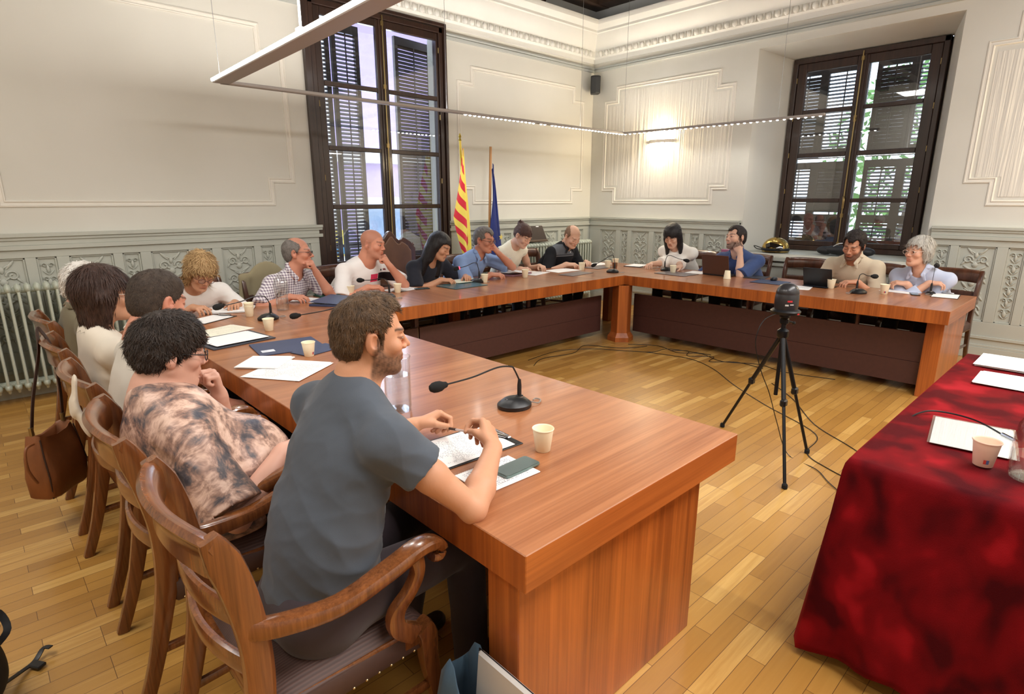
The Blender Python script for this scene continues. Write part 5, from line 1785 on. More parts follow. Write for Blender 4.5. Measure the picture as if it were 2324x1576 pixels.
# ---- 2 tie-dye blouse
_, L2 = person('person in a tie-dye satin blouse with round black glasses, chin on fist', (-6.99, -4.03), 0, (-7.030, -3.890, 1.076), -5, -13, 0, s=1.10, hs=1.05, skin=SK_PINK,
       head=dict(neck=.058, fat=.010, fem=.5), hair=hs_short(hair_mat('tousled_black_brown_hair', srgb(24, 18, 16), srgb(74, 58, 48),   .5, (70, 70, 30), .9), .015, top=.006, amp=.005, fr=60, line=([-.13, -.06, -.03, -.008, .012, .03, .05, .07, .09, .12], [-.100, -.085, -.06, .012, -.022, .000, .018, .036, .044, .05])),
       arms=dict(R=((-6.80, -4.22, .74), (-6.98, -4.35, .60), (.95, .25, .0), (0, .2, -1), 'relax'),
                 L=((-6.880, -3.842, .868), (-6.83, -3.72, .62), (-.10, -.02, 1), (-.98, -.12, -.1), 'fist')),
       locks=dict(n=4200, L=.028, wd=.0014, lift=.004, wave=.35, seed=3), top=tiedye_mat(), build=1.30, h=.0075, hf=.0035, shw=.200, sleeve=.92, sleeve_w=1.35, fold=.0045, glasses=M_GFR, brow=srgb(50, 36, 30), belly=.06, neckcut=.02)
# ---- 3 pale polo
def rib(ctx):
    return []
person('man with cropped dark hair in a pale ribbed polo shirt, back to the viewer', (-7.0, -3.35), 4, (-6.925, -3.300, 1.165), 22, -16, 0, s=1.08, skin=SK_RED,
       head=dict(neck=.060), hair=hs_short(hair_mat('cropped_dark_hair', srgb(40, 32, 28), srgb(92, 76, 62), .7, (160, 160, 90), .4), .006, amp=.0012),
       arms=dict(R=((-6.70, -3.44, .63), (-6.95, -3.70, .62), (.9, .3, -.3), (0, .1, -1), 'relax'), L=((-6.70, -3.20, .63), (-6.95, -2.95, .62), (.9, -.3, -.3), (0, -.1, -1), 'relax')),
       locks=dict(n=3000, L=.012, wd=.0009, lift=.002, seed=4), top=cloth_mat('pale_beige_knit', srgb(206, 200, 188)), build=1.14, h=.008, hf=.0045, collar=True, collarmat=cloth_mat('striped_collar_knit', srgb(214, 208, 198)), brow=BROWD)
# ---- 4 woman dark bob
person('woman with a dark shoulder length bob and cream blouse, in profile', (-7.02, -2.68), 4, (-7.035, -2.740, 1.142), -2, -4, 0, s=1.08, skin=SK_TAN,
       head=dict(neck=.048, fem=1), hair=hs_bob(DKB, .135, .020, .050, .004, fem_open=.052), glasses=M_GCL,
       arms=dict(R=((-6.70, -2.80, .63), (-6.95, -3.0, .62), (.9, .3, -.3), (0, .1, -1), 'relax'), L=((-6.70, -2.56, .63), (-6.95, -2.3, .62), (.9, -.3, -.3), (0, -.1, -1), 'relax')),
       locks=dict(n=2600, L=.05, wd=.0016, down=.8, lift=.002, wave=.12, seed=5), top=cloth_mat('cream_blouse_cloth', srgb(214, 204, 188)), build=.95, h=.008, hf=.0045, shw=.170, fullsleeve=.7, brow=BROWD)
# ---- 5 white haired
person('white haired person in an olive jacket, farthest of the near row', (-7.03, -1.86), 4, (-7.030, -2.000, 1.110), 38, -8, 0, s=1.06, hs=.98, skin=SK_PINK,
       head=dict(neck=.052), hair=hs_short(WHT, .014, top=.008, amp=.005, fr=55),
       arms=dict(R=((-6.70, -1.98, .63), (-6.95, -2.3, .62), (.9, .3, -.3), (0, .1, -1), 'relax'), L=((-6.70, -1.74, .63), (-6.95, -1.5, .62), (.9, -.3, -.3), (0, -.1, -1), 'relax')),
       locks=dict(n=1800, L=.03, wd=.0022, lift=.006, wave=.5, seed=6), top=cloth_mat('olive_jacket_cloth', srgb(112, 104, 84)), build=1.1, h=.009, hf=.0055, fullsleeve=.9, collar=True, brow=BROWD)
# ---- 6 blonde woman
person('blonde woman in a white blouse reading papers, with thin glasses', (-6.14, -.83), -92, (-6.215, -1.290, 1.055), -84, -34, 8, s=1.10, skin=SK_TAN,
       head=dict(neck=.046, fem=1, closed=1), hair=hs_bob(BLND, .105, .022, .056, .0, fem_open=.050), glasses=M_GBR,
       arms=dict(R=((-6.33, -1.41, .81), (-6.55, -1.15, .70), (.35, -.9, .05), (.1, .1, -1), 'relax'), L=((-6.03, -1.40, .81), (-5.85, -1.12, .68), (-.35, -.9, .05), (-.1, .1, -1), 'relax')),
       locks=dict(n=2400, L=.05, wd=.0026, down=.35, lift=.007, wave=.45, seed=7), top=cloth_mat('white_voile', srgb(236, 232, 228)), build=1.05, h=.009, hf=.0052, fullsleeve=.8, vneck=.10, brow=srgb(110, 80, 50), shw=.18)
# ---- 7 checked shirt
person('grey haired man in a checked short-sleeved shirt and glasses, hand at his mouth', (-5.46, -.84), -84, (-5.428, -1.250, 1.150), -36, 0, 4, s=1.10, skin=SK_RED,
       head=dict(neck=.052, nose=1.05), hair=hs_fringe(SALT), glasses=M_GFR,
       arms=dict(R=((-5.60, -1.42, .81), (-5.88, -1.35, .72), (.6, -.75, .0), (.1, .1, -1), 'relax'), L=((-5.335, -1.375, .985), (-5.19, -1.23, .75), (-.35, .02, 1), (-.75, .4, -.3), 'fist')),
       top=plaid_mat('checked_shirt_cloth', srgb(226, 222, 224), srgb(120, 104, 124)), build=1.1, h=.008, hf=.0048, collar=True, vneck=.05, sleeve=.8, brow=srgb(120, 100, 90), scalp=(srgb(150, 110, 92), .3), chestyaw=-72)
# ---- 8 bald man in white t-shirt with printed blocks
def shirt_print(ctx):
    fr, sp, N0, side, root, s = ctx['fr'], ctx['spine'], ctx['N0'], ctx['side'], ctx['root'], ctx['s']
BALDT = NT('white_cotton_with_print')
_g = BALDT.n('ShaderNodeNewGeometry'); _sx = BALDT.n('ShaderNodeSeparateXYZ'); BALDT.l(_g.outputs['Position'], _sx.inputs[0])
def _box(t, X, Z, x0, x1, z0, z1):
    a = t.math('MULTIPLY', t.math('GREATER_THAN', X, x0), t.math('LESS_THAN', X, x1))
    b = t.math('MULTIPLY', t.math('GREATER_THAN', Z, z0), t.math('LESS_THAN', Z, z1))
    return t.math('MULTIPLY', a, b)
_X, _Z, _Y = _sx.outputs[0], _sx.outputs[2], _sx.outputs[1]
_front = BALDT.math('LESS_THAN', _Y, -.98)
_c = BALDT.mix(BALDT.math('MULTIPLY', _front, _box(BALDT, _X, _Z, -4.66, -4.49, .835, .915)), srgb(236, 232, 230), srgb(34, 24, 28))
_c = BALDT.mix(BALDT.math('MULTIPLY', _front, _box(BALDT, _X, _Z, -4.755, -4.665, .835, .91)), _c, srgb(214, 58, 92))
_c = BALDT.mix(BALDT.math('MULTIPLY', _front, _box(BALDT, _X, _Z, -4.625, -4.605, .93, .948)), _c, srgb(60, 40, 44))
_c = BALDT.mix(BALDT.math('MULTIPLY', _front, _box(BALDT, _X, _Z, -4.585, -4.56, .932, .948)), _c, srgb(120, 60, 66))
BALDT.set(_c, .85, 0, .2)
person('bald man in a white t-shirt with a pink and black print, fist at his mouth', (-4.76, -.78), -86, (-4.715, -1.270, 1.190), -58, -8, 4, s=1.12, skin=srgb(206, 142, 116),
       head=dict(neck=.066, fat=.008), hair=None, scalp=(srgb(150, 104, 86), .45),
       arms=dict(R=((-4.86, -1.40, .812), (-5.12, -1.28, .74), (.95, -.25, .0), (.1, .1, -1), 'relax'), L=((-4.625, -1.40, .990), (-4.37, -1.2, .74), (-.5, .10, .85), (-.35, .6, -.4), 'fist')),
       top=BALDT.mat, build=1.28, h=.008, hf=.0048, sleeve=.85, sleeve_w=1.1, shw=.20, beard=srgb(120, 86, 70), bamt=.35, brow=srgb(90, 60, 46), belly=.04, chestyaw=-78)
# ---- 9 black haired woman
def long_hair(hd, mat=None):
    pr, m, dsp = hs_bob(BLK, .16, .014, .062, .002, fem_open=.046)(hd)
    ex = [hd.c((.055, -.05, -.06), (.085, -.035, -.30), .045, .030, .04), hd.c((-.055, -.05, -.06), (-.060, .015, -.31), .045, .030, .04), hd.c((-.068, -.01, -.05), (-.080, .055, -.28), .030, .022, .04), hd.c((0, -.07, -.05), (.01, -.075, -.28), .055, .05, .05)]
    return pr + ex, m, dsp
person('woman with long straight black hair and a navy top, looking down at papers', (-3.92, -.84), -80, (-3.965, -1.295, 1.130), -62, -26, 0, s=1.10, skin=SK_TAN,
       head=dict(neck=.046, fem=1, closed=1), hair=long_hair,
       arms=dict(R=((-4.07, -1.45, .812), (-4.33, -1.28, .72), (.7, -.6, .0), (.1, .1, -1), 'relax'), L=((-3.72, -1.40, .812), (-3.60, -1.12, .70), (-.4, -.9, .05), (0, 0, -1), 'relax')),
       top=cloth_mat('midnight_navy_cloth', srgb(34, 36, 46)), build=1.0, h=.009, hf=.0052, sleeve=.9, sleeve_w=1.2, brow=srgb(30, 22, 20), neckcut=.03, chestyaw=-84)
# ---- 10 blue shirt man
person('grey haired man in a light blue short-sleeved shirt and glasses, fingers at his lips', (-3.42, -.78), -84, (-3.355, -1.280, 1.170), -72, -12, 0, s=1.12, skin=SK_RED,
       head=dict(neck=.054, fat=.004), hair=hs_short(SALT, .006, amp=.0015, recede=.026), glasses=M_GBR,
       arms=dict(R=((-3.42, -1.46, .812), (-3.66, -1.25, .70), (.75, -.65, .0), (.1, .1, -1), 'relax'), L=((-3.225, -1.370, 1.020), (-2.92, -1.22, .76), (-.65, .05, .70), (-.3, .7, -.35), 'loose')),
       top=cloth_mat('light_blue_shirting', srgb(134, 160, 204)), build=1.1, h=.0085, hf=.005, collar=True, vneck=.05, sleeve=.85, sleeve_w=1.15, brow=srgb(90, 70, 60))
# ---- 11 woman with a bun
def bun_hair(hd):
    o1 = [hd.e((0, -.016, .034), (.082, .105, .092), .01), hd.e((0, -.050, -.01), (.066, .064, .062), .03)]
    ln = ([-.13, -.06, -.03, -.008, .012, .03, .05, .07, .09, .12], [-.07, -.065, -.04, .022, .02, .026, .034, .040, .044, .05])
    ex = [hd.e((0, -.095, .085), (.036, .034, .034), .012), hd.c((.02, -.11, .10), (.035, -.10, .125), .010, .006, .01)]
    return hair_field(hd, o1, ln) + ex, PNYH, (lambda V, N: .002 * snoise(V, 120, 4))
person('woman with a brown hair bun in a cream sleeveless top, head bowed', (-2.70, -.80), -92, (-2.733, -1.250, 1.190), -84, -36, 0, s=1.10, skin=SK_LIGHT,
       head=dict(neck=.044, fem=1, closed=1), hair=bun_hair,
       arms=dict(R=((-2.83, -1.30, .815), (-2.98, -1.05, .70), (.75, -.6, 0), (.1, .1, -1), 'relax'), L=((-2.46, -1.26, .815), (-2.36, -1.02, .70), (-.3, -.9, .0), (0, 0, -1), 'relax')),
       top=cloth_mat('cream_jersey', srgb(232, 228, 208)), build=.94, h=.0085, hf=.005, sleeveless=True, brow=srgb(80, 54, 44), shw=.165)
# ---- 12 black and grey polo
BGP = NT('black_grey_striped_polo_cloth')
_g = BGP.n('ShaderNodeNewGeometry'); _sx = BGP.n('ShaderNodeSeparateXYZ'); BGP.l(_g.outputs['Position'], _sx.inputs[0])
_X, _Z, _Y = _sx.outputs[0], _sx.outputs[2], _sx.outputs[1]
_c = BGP.mix(BGP.math('MULTIPLY', BGP.math('LESS_THAN', _Y, -.88), _box(BGP, _X, _Z, -2.01, -1.67, .905, 1.04)), srgb(26, 27, 31), srgb(92, 96, 102))
_c = BGP.mix(_box(BGP, _X, _Z, -2.01, -1.67, .885, .896), _c, srgb(120, 122, 126))
_c = BGP.mix(_box(BGP, _X, _Z, -1.775, -1.762, .925, .945), _c, srgb(220, 220, 220))
BGP.set(_c, .85, 0, .2)
person('balding man in a black and grey polo shirt, head bowed', (-1.84, -.78), -88, (-1.820, -1.220, 1.140), -102, -34, 0, s=1.13, skin=SK_LIGHT,
       head=dict(neck=.058, fat=.006, closed=1), hair=hs_fringe(hair_mat('thin_brown_hair', srgb(110, 82, 62), srgb(150, 118, 92), .6), .004), scalp=(srgb(176, 132, 104), .35),
       arms=dict(R=((-2.05, -1.33, .812), (-2.17, -1.05, .72), (.55, -.8, 0), (.1, .1, -1), 'relax'), L=((-1.66, -1.32, .812), (-1.50, -1.03, .72), (-.5, -.85, .0), (0, 0, -1), 'relax')),
       top=BGP.mat, build=1.18, h=.009, hf=.0052, collar=True, collarmat=cloth_mat('black_collar_knit', srgb(26, 27, 31)), vneck=.05, sleeve=.92, sleeve_w=1.1, brow=srgb(130, 100, 80))
# ---- 13 white blouse, black hair and fringe
def straight_fringe(hd):
    pr, m, dsp = hs_bob(BLK, .17, .018, .030, .006, fem_open=.044)(hd)
    ex = [hd.c((.070, .0, -.05), (.078, .030, -.22), .028, .020, .04), hd.c((-.070, .0, -.05), (-.078, .030, -.22), .028, .020, .04)]
    return pr + ex, m, dsp
person('woman with straight black hair and a fringe in a white blouse, looking down', (-.66, -2.22), 180, (-1.120, -2.235, 1.160), -170, -30, 0, s=1.12, skin=SK_LIGHT,
       head=dict(neck=.046, fem=1, closed=1), hair=straight_fringe,
       arms=dict(R=((-1.26, -2.46, .812), (-1.0, -2.55, .70), (-.9, .25, 0), (0, .1, -1), 'relax'), L=((-1.26, -2.05, .812), (-1.0, -1.90, .70), (-.9, -.3, .0), (0, 0, -1), 'relax')),
       top=cloth_mat('white_blouse_cotton', srgb(238, 234, 226)), build=1.0, h=.009, hf=.0052, fullsleeve=.5, sleeve_w=1.5, brow=srgb(30, 22, 20), shw=.18)
# ---- 14 navy bearded
person('bearded man in a rolled-sleeve navy shirt behind the laptop, hand at his mouth', (-.66, -3.03), 176, (-1.050, -3.014, 1.172), 158, 6, -6, s=1.12, skin=SK_LIGHT,
       head=dict(neck=.056), hair=hs_short(hair_mat('short_black_hair', srgb(26, 20, 20), srgb(64, 52, 48), .55), .006, amp=.0015, recede=.012), beard=srgb(56, 38, 32), bamt=.85,
       arms=dict(L=((-1.155, -3.12, 1.020), (-1.18, -3.24, .74), (-.10, .48, .75), (.7, .1, -.2), 'loose'), R=((-1.15, -2.78, .812), (-.95, -2.62, .72), (-.9, -.3, .0), (0, 0, -1), 'relax')) if False else
            dict(L=((-1.150, -3.13, 1.015), (-1.15, -3.26, .74), (-.15, .45, .75), (.7, .1, -.2), 'loose'), R=((-1.16, -2.80, .812), (-.95, -2.62, .72), (-.9, -.3, .0), (0, 0, -1), 'relax')),
       top=cloth_mat('navy_chambray', srgb(62, 80, 124)), build=1.12, h=.0085, hf=.005, collar=True, vneck=.06, sleeve=.96, sleeve_w=1.15, brow=srgb(36, 26, 24), shw=.20)
# ---- 15 beige bearded
person('dark bearded man in a beige short-sleeved shirt behind the tablet, looking down', (-.68, -4.20), 178, (-1.130, -4.262, 1.160), 176, -24, 8, s=1.12, skin=srgb(196, 142, 114),
       head=dict(neck=.052, nose=1.05, closed=1), hair=hs_short(hair_mat('curly_black_hair', srgb(20, 16, 16), srgb(58, 46, 42), .6), .014, top=.012, amp=.004, fr=110, recede=.010), beard=srgb(46, 32, 28), bamt=.85,
       arms=dict(L=((-1.20, -4.36, .812), (-1.0, -4.50, .74), (-.55, .85, .0), (0, 0, -1), 'relax'), R=((-1.18, -4.05, .812), (-.92, -3.92, .74), (-.9, -.35, .0), (0, 0, -1), 'relax')),
       top=cloth_mat('beige_linen', srgb(206, 192, 168)), build=1.08, h=.008, hf=.0048, collar=True, vneck=.07, sleeve=.85, sleeve_w=1.15, brow=srgb(34, 24, 22))
# ---- 16 grey haired woman
person('grey haired woman in a pale blue shirt with clear glasses, arms crossed', (-.74, -4.88), 172, (-1.110, -4.800, 1.130), 150, -2, 0, s=1.10, skin=srgb(214, 164, 138),
       head=dict(neck=.046, fem=1), hair=hs_bob(GRYH, .080, .016, .060, .0, fem_open=.052), glasses=M_GCL,
       arms=dict(L=((-1.14, -4.76, .830), (-.98, -5.10, .80), (-.12, .95, .10), (.2, 0, -1), 'relax'), R=((-1.10, -4.92, .850), (-1.0, -4.52, .78), (.05, -.95, .12), (.2, 0, -1), 'relax')),
       locks=dict(n=1300, L=.04, wd=.002, down=.6, lift=.003, wave=.2, seed=8), top=cloth_mat('pale_blue_oxford', srgb(184, 192, 214)), build=1.05, h=.008, hf=.0048, collar=True, vneck=.08, fullsleeve=.66, sleeve_w=1.15, brow=srgb(150, 130, 116))
# ================================================================ THINGS ON THE TABLES
M_PAPER = plain('white_paper', srgb(236, 234, 232), .8)
def text_mat(name, base=srgb(236, 234, 232), ink=srgb(120, 120, 128), rows=150., dens=.5):
    if name in _mc: return _mc[name]
    t = NT(name)
    v = t.coord('Object')
    sx = t.n('ShaderNodeSeparateXYZ'); t.l(v, sx.inputs[0])
    row = t.math('FRACT', t.math('MULTIPLY', sx.outputs[1], rows))
    line = t.math('LESS_THAN', row, .45)
    sv = t.n('ShaderNodeMapping'); sv.inputs['Scale'].default_value = (240, rows * 1.0, 1); t.l(v, sv.inputs[0])
    wn = t.noise(sv.outputs[0], 1, 1)
    wd = t.math('GREATER_THAN', wn, dens)
    # margins on all sides, body blocks
    nb = t.noise(v, 13, 0); blk = t.math('GREATER_THAN', nb, .40)
    f = t.math('MULTIPLY', t.math('MULTIPLY', line, wd), blk)
    g = t.coord('Generated'); sg = t.n('ShaderNodeSeparateXYZ'); t.l(g, sg.inputs[0])
    for o in (0, 1):
        f = t.math('MULTIPLY', f, t.math('GREATER_THAN', sg.outputs[o], .09)); f = t.math('MULTIPLY', f, t.math('LESS_THAN', sg.outputs[o], .91))
    c = t.mix(t.math('MULTIPLY', f, .75), base, ink)
    _mc[name] = t.set(c, .8); return _mc[name]
M_TEXT = text_mat('printed_page')
M_HAND = text_mat('handwritten_page', ink=srgb(90, 92, 110), rows=120, dens=.47)
M_NAVY = plain('navy_card_folder', srgb(52, 62, 92), .5, nscale=8, namt=.03)
M_NAVYD = plain('dark_slate_folder', srgb(58, 60, 70), .5)
M_GREYF = plain('grey_plastic_folder', srgb(112, 104, 104), .4)
M_BLACK = plain('black_plastic', srgb(18, 18, 20), .4)
M_BLKM = plain('matt_black_foam', srgb(16, 15, 15), .9)
M_CHROME = plain('chrome', srgb(210, 210, 212), .15, 1.)
M_CREAM = plain('cream_paper_cup', srgb(240, 230, 200), .55)
Z = TH + .0006

def quad_frame(P):
    c = sum((Vector((x, y)) for x, y in P), Vector((0, 0))) / len(P)
    e = Vector(P[1]) - Vector(P[0]); a = math.atan2(e.y, e.x)
    return c, a
def rect_of(P):
    """best rectangle through a measured quadrilateral -> centre, size, angle"""
    P = [Vector(p) for p in P]; c = sum(P, Vector((0, 0))) / 4
    e = ((P[1] - P[0]) + (P[2] - P[3])) / 2; g = ((P[2] - P[1]) + (P[3] - P[0])) / 2
    a = math.atan2(e.y, e.x); ex = Vector((math.cos(a), math.sin(a))); ey = Vector((-ex.y, ex.x))
    return c, e.length, abs(g.dot(ey)), a
def sheets(label, P, z=Z, n=3, mat=None, size=None, group=None, name='paper', curl=.0, jit=.012, t=.0009, ang=None):
    c, w, l, a = rect_of(P)
    if size: w, l = size
    if ang is not None: a = R(ang)
    rnd = random.Random(label)
    o = thing(name, label, 'paper', (c.x, c.y, z), a, group)
    for k in range(n):
        m = MB(); V = []; F = []; N = 8
        for i in range(N + 1):
            for j in range(N + 1):
                u, v = i / N - .5, j / N - .5
                V.append((u * w, v * l, .0004 + curl * (max(0, abs(u + v) - .5) ** 2) * (k + 1)))
        B = len(V); V += [(x, y, zz + t * .9) for x, y, zz in V]
        for i in range(N):
            for j in range(N):
                q = i * (N + 1) + j
                F.append((B + q, B + q + N + 1, B + q + N + 2, B + q + 1)); F.append((q + 1, q + N + 2, q + N + 1, q))
        per = [i * (N + 1) for i in range(N)] + [N * (N + 1) + j for j in range(N)] + [i * (N + 1) + N for i in range(N, 0, -1)] + [j for j in range(N, 0, -1)]
        for i in range(len(per)):
            p, q = per[i], per[(i + 1) % len(per)]; F.append((p, q, B + q, B + p))
        m.add(V, F)
        s = m.build('sheet', (mat or M_TEXT) if k == n - 1 else M_PAPER, o)
        s.location = (rnd.uniform(-jit, jit) * (k > 0), rnd.uniform(-jit, jit) * (k > 0), k * t)
        s.rotation_euler = (0, 0, rnd.uniform(-.05, .05) * (k > 0))
    return o
def folder(label, P, mat, z=Z, th=.006, size=None, name='folder', sticker=None, group=None, cat='folder'):
    c, w, l, a = rect_of(P)
    if size: w, l = size
    o = thing(name, label, cat, (c.x, c.y, z), a, group)
    m = MB(); m.box((0, 0, th * .25), (w, l, th * .5 - .0004), bev=.0015); m.build('back_cover', mat, o)
    m = MB(); V = [(-w / 2, -l / 2, th * .5), (w / 2, -l / 2, th * .5), (w / 2, l / 2, th), (-w / 2, l / 2, th)]
    V += [(x, y, zz + .0016) for x, y, zz in V]
    m.add(V, [(3, 2, 1, 0), (4, 5, 6, 7), (0, 1, 5, 4), (1, 2, 6, 5), (2, 3, 7, 6), (3, 0, 4, 7)]); m.build('front_cover', mat, o)
    m = MB(); m.box((0, 0, th * .5), (w * .9, l * .92, .001)); m.build('sheet', M_PAPER, o)
    if sticker:
        sx, sy, sw, sl = sticker
        m = MB(); m.box((sx * w, sy * l, th * .5 + (sy + .5) * th * .5 + .0022), (sw, sl, .0005)); m.build('sticker', text_mat('label_sticker', srgb(214, 218, 226), srgb(150, 156, 172), 160, .45), o)
    return o
def clipboard(label, c, a, w=.23, l=.32, z=Z, mat=None, page=None, pages=2, flip=False):
    """clip at local +y end"""
    o = thing('clipboard', label, 'clipboard', (c[0], c[1], z), a)
    m = MB(); m.box((0, 0, .0016), (w, l, .0028), bev=.001); m.build('board', mat or M_BLACK, o)
    for k in range(pages):
        m = MB(); m.box((.002 * k, -.014 - .004 * k, .0036 + .0008 * k), (w * .92, l * .9, .0007)); m.build('sheet', page or M_TEXT, o)
    m = MB(); m.box((0, l / 2 - .012, .006), (.11, .016, .006), bev=.002); m.sweep(crom([(-.045, l / 2 - .02, .009), (-.02, l / 2 - .036, .014), (.02, l / 2 - .036, .014), (.045, l / 2 - .02, .009)], 4), .008, .0015, n=8); m.tube([(-.05, l / 2 - .012, .011), (.05, l / 2 - .012, .011)], .004, 8)
    m.build('clip', M_CHROME, o, smooth=True)
    return o

# ---- near man's place
clipboard('black clipboard with printed list in front of the man in the grey t-shirt', (-6.335, -4.665), R(-89) + R(0), page=M_TEXT) .rotation_euler = (0, 0, R(-93))
nb = thing('spiral_notebook', 'open spiral notebook with handwriting under the phone, near table corner', 'notebook', (-6.402, -4.900, Z), R(-2))
m = MB(); m.box((0, 0, .002), (.22, .155, .0038), bev=.001); m.build('page_block', M_HAND, nb)
m = MB()
for k in range(26):
    a = [( -.10 + k * .0080, .0785 + .0045 * math.cos(t), .003 + .0045 * math.sin(t)) for t in np.linspace(0, 2 * math.pi, 9)]
    m.tube(a, .0006, 5)
m.build('spiral_wire', M_CHROME, nb, smooth=True)
def phone(label, loc, a, z, mat=None, sc=1.):
    o = thing('smartphone', label, 'phone', (loc[0], loc[1], z), a)
    def rr(w, l, r, n=5):
        P = []
        for (cx, cy, a0) in ((w / 2 - r, l / 2 - r, 0), (-w / 2 + r, l / 2 - r, 90), (-w / 2 + r, -l / 2 + r, 180), (w / 2 - r, -l / 2 + r, 270)):
            for k in range(n + 1): P.append((cx + r * math.cos(R(a0 + 90 * k / n)), cy + r * math.sin(R(a0 + 90 * k / n))))
        return P
    m = MB(); m.prism(rr(.150 * sc, .072 * sc, .011), 0, .0078); m.build('case', mat or plain('grey_green_phone_metal', srgb(120, 140, 136), .3, .7), o, bevel=.0015)
    m = MB(); m.prism(rr(.144 * sc, .066 * sc, .009), .0080, .0084); m.build('screen', plain('phone_glass', srgb(70, 88, 88), .06, 0, .8), o)
    return o
phone('grey green smartphone lying on the spiral notebook', (-6.335, -4.915), R(1), Z + .0042)
# pen held by the near man between both hands
_hp = MAN['handp']; _rt = (_hp[3]['b'] + _hp[19]['b']) / 2; _lt = (_hp[23]['b'] + _hp[39]['b']) / 2
pen = thing('pen', 'black and clear ballpoint pen held in both hands of the nearest man', 'pen', tuple(_lt))
A = Vector((0, 0, 0)); Bp = Vector(_rt - _lt); dd_ = Bp.normalized(); A = A - dd_ * .012; Bp = Bp + dd_ * .02
m = MB(); m.tube([A, A.lerp(Bp, .4)], .0048, 10); m.build('cap', M_BLACK, pen, smooth=True)
m = MB(); m.tube([A.lerp(Bp, .4), Bp], .0040, 10); m.build('barrel', plain('clear_pen_plastic', srgb(210, 196, 190), .15), pen, smooth=True)

# ---- cups
def cup(label, x, y, z=Z, s=1., group='cream paper cups on the wooden table', mat=None, rings=0, upside=False, mark=None, tmp=[None]):
    c = thing('paper_cup', label, 'cup', (x, y, z), 0, group)
    prof = [(.0245, .0), (.0255, .001), (.0355, .077), (.0375, .078), (.0380, .0805), (.0368, .082), (.0350, .080), (.0340, .0775), (.0245, .006), (.001, .0055)]
    prof = [(r * s, zz * s) for r, zz in prof]
    if upside: prof = [(r, .082 * s - zz) for r, zz in reversed(prof)]
    m = MB(); m.lathe(prof, n=28, cap=False); m.build('cup_wall', mat or M_CREAM, c, smooth=True, ang=50)
    m = MB(); m.lathe([(.0005, .0022 * s), (.0243 * s, .0022 * s), (.0243 * s, .004 * s), (.0005, .004 * s)] if not upside else [(.0005, .077 * s), (.0243 * s, .077 * s), (.0243 * s, .0785 * s), (.0005, .0785 * s)], n=24); m.build('cup_base', mat or M_CREAM, c)
    if mark:
        V = []; F = []
        for k in range(7):
            a = R(mark[0] - 14 + 28 * k / 6)
            for (zz) in (.012, .026):
                r = (.0256 + (.0355 - .0255) * zz / .077) * s + .0003
                V.append((r * math.cos(a), r * math.sin(a), zz * s))
        for k in range(6): F.append((2 * k, 2 * k + 2, 2 * k + 3, 2 * k + 1))
        m = MB(); m.add(V, F); m.m = [0, 0, 0, 1, 1, 1]; m.build('printed_mark', [plain('red_cup_mark', srgb(196, 64, 52), .5), plain('blue_cup_mark', srgb(84, 96, 140), .5)], c)
    return c
cup('cream paper cup near the table corner, right of the clipboard', -6.170, -4.872, s=1.0)
cup('cream paper cup standing by the navy folder near the middle of the long arm', -6.219, -3.149, s=.98, mark=(-60,))
cup('cream paper cup beside the microphone base, in front of the stacked cups', -6.133, -2.356, s=.98)
cup('lower cream paper cup of the stacked pair by the water bottle', -6.055, -1.783, s=.95)
cup('upper cream paper cup of the stacked pair by the water bottle', -6.055, -1.783, Z + .024, s=.95)
cup('cream paper cup in front of the bald man', -4.65, -1.56, s=1.0)
cup('cream paper cup half hidden behind the nearest man\'s hair', -5.015, -1.359, s=.95)
cup('cream paper cup in front of the man in the light blue shirt', -3.628, -1.60, s=1.05)
cup('cream paper cup in front of the woman in the sleeveless top', -3.049, -1.61, s=1.08)
cup('cream paper cup in front of the man in the black polo', -2.046, -1.58, s=1.1)
cup('cream paper cup at the table corner, left of the corner microphone', -1.623, -1.647, s=1.1)
cup('cream paper cup at the table corner, the one nearest the wall', -1.345, -1.56, s=1.1)
cup('cream paper cup beside the white blouse woman\'s microphone', -1.499, -2.505, s=1.08)
cup('upturned cream paper cup in front of the laptop', -1.516, -3.183, s=1.08, upside=True)
cup('cream paper cup right of the black tablet', -1.454, -4.209, s=1.08)
cup('cream paper cup in front of the grey haired woman', -1.476, -4.666, s=1.08, mark=(205,))

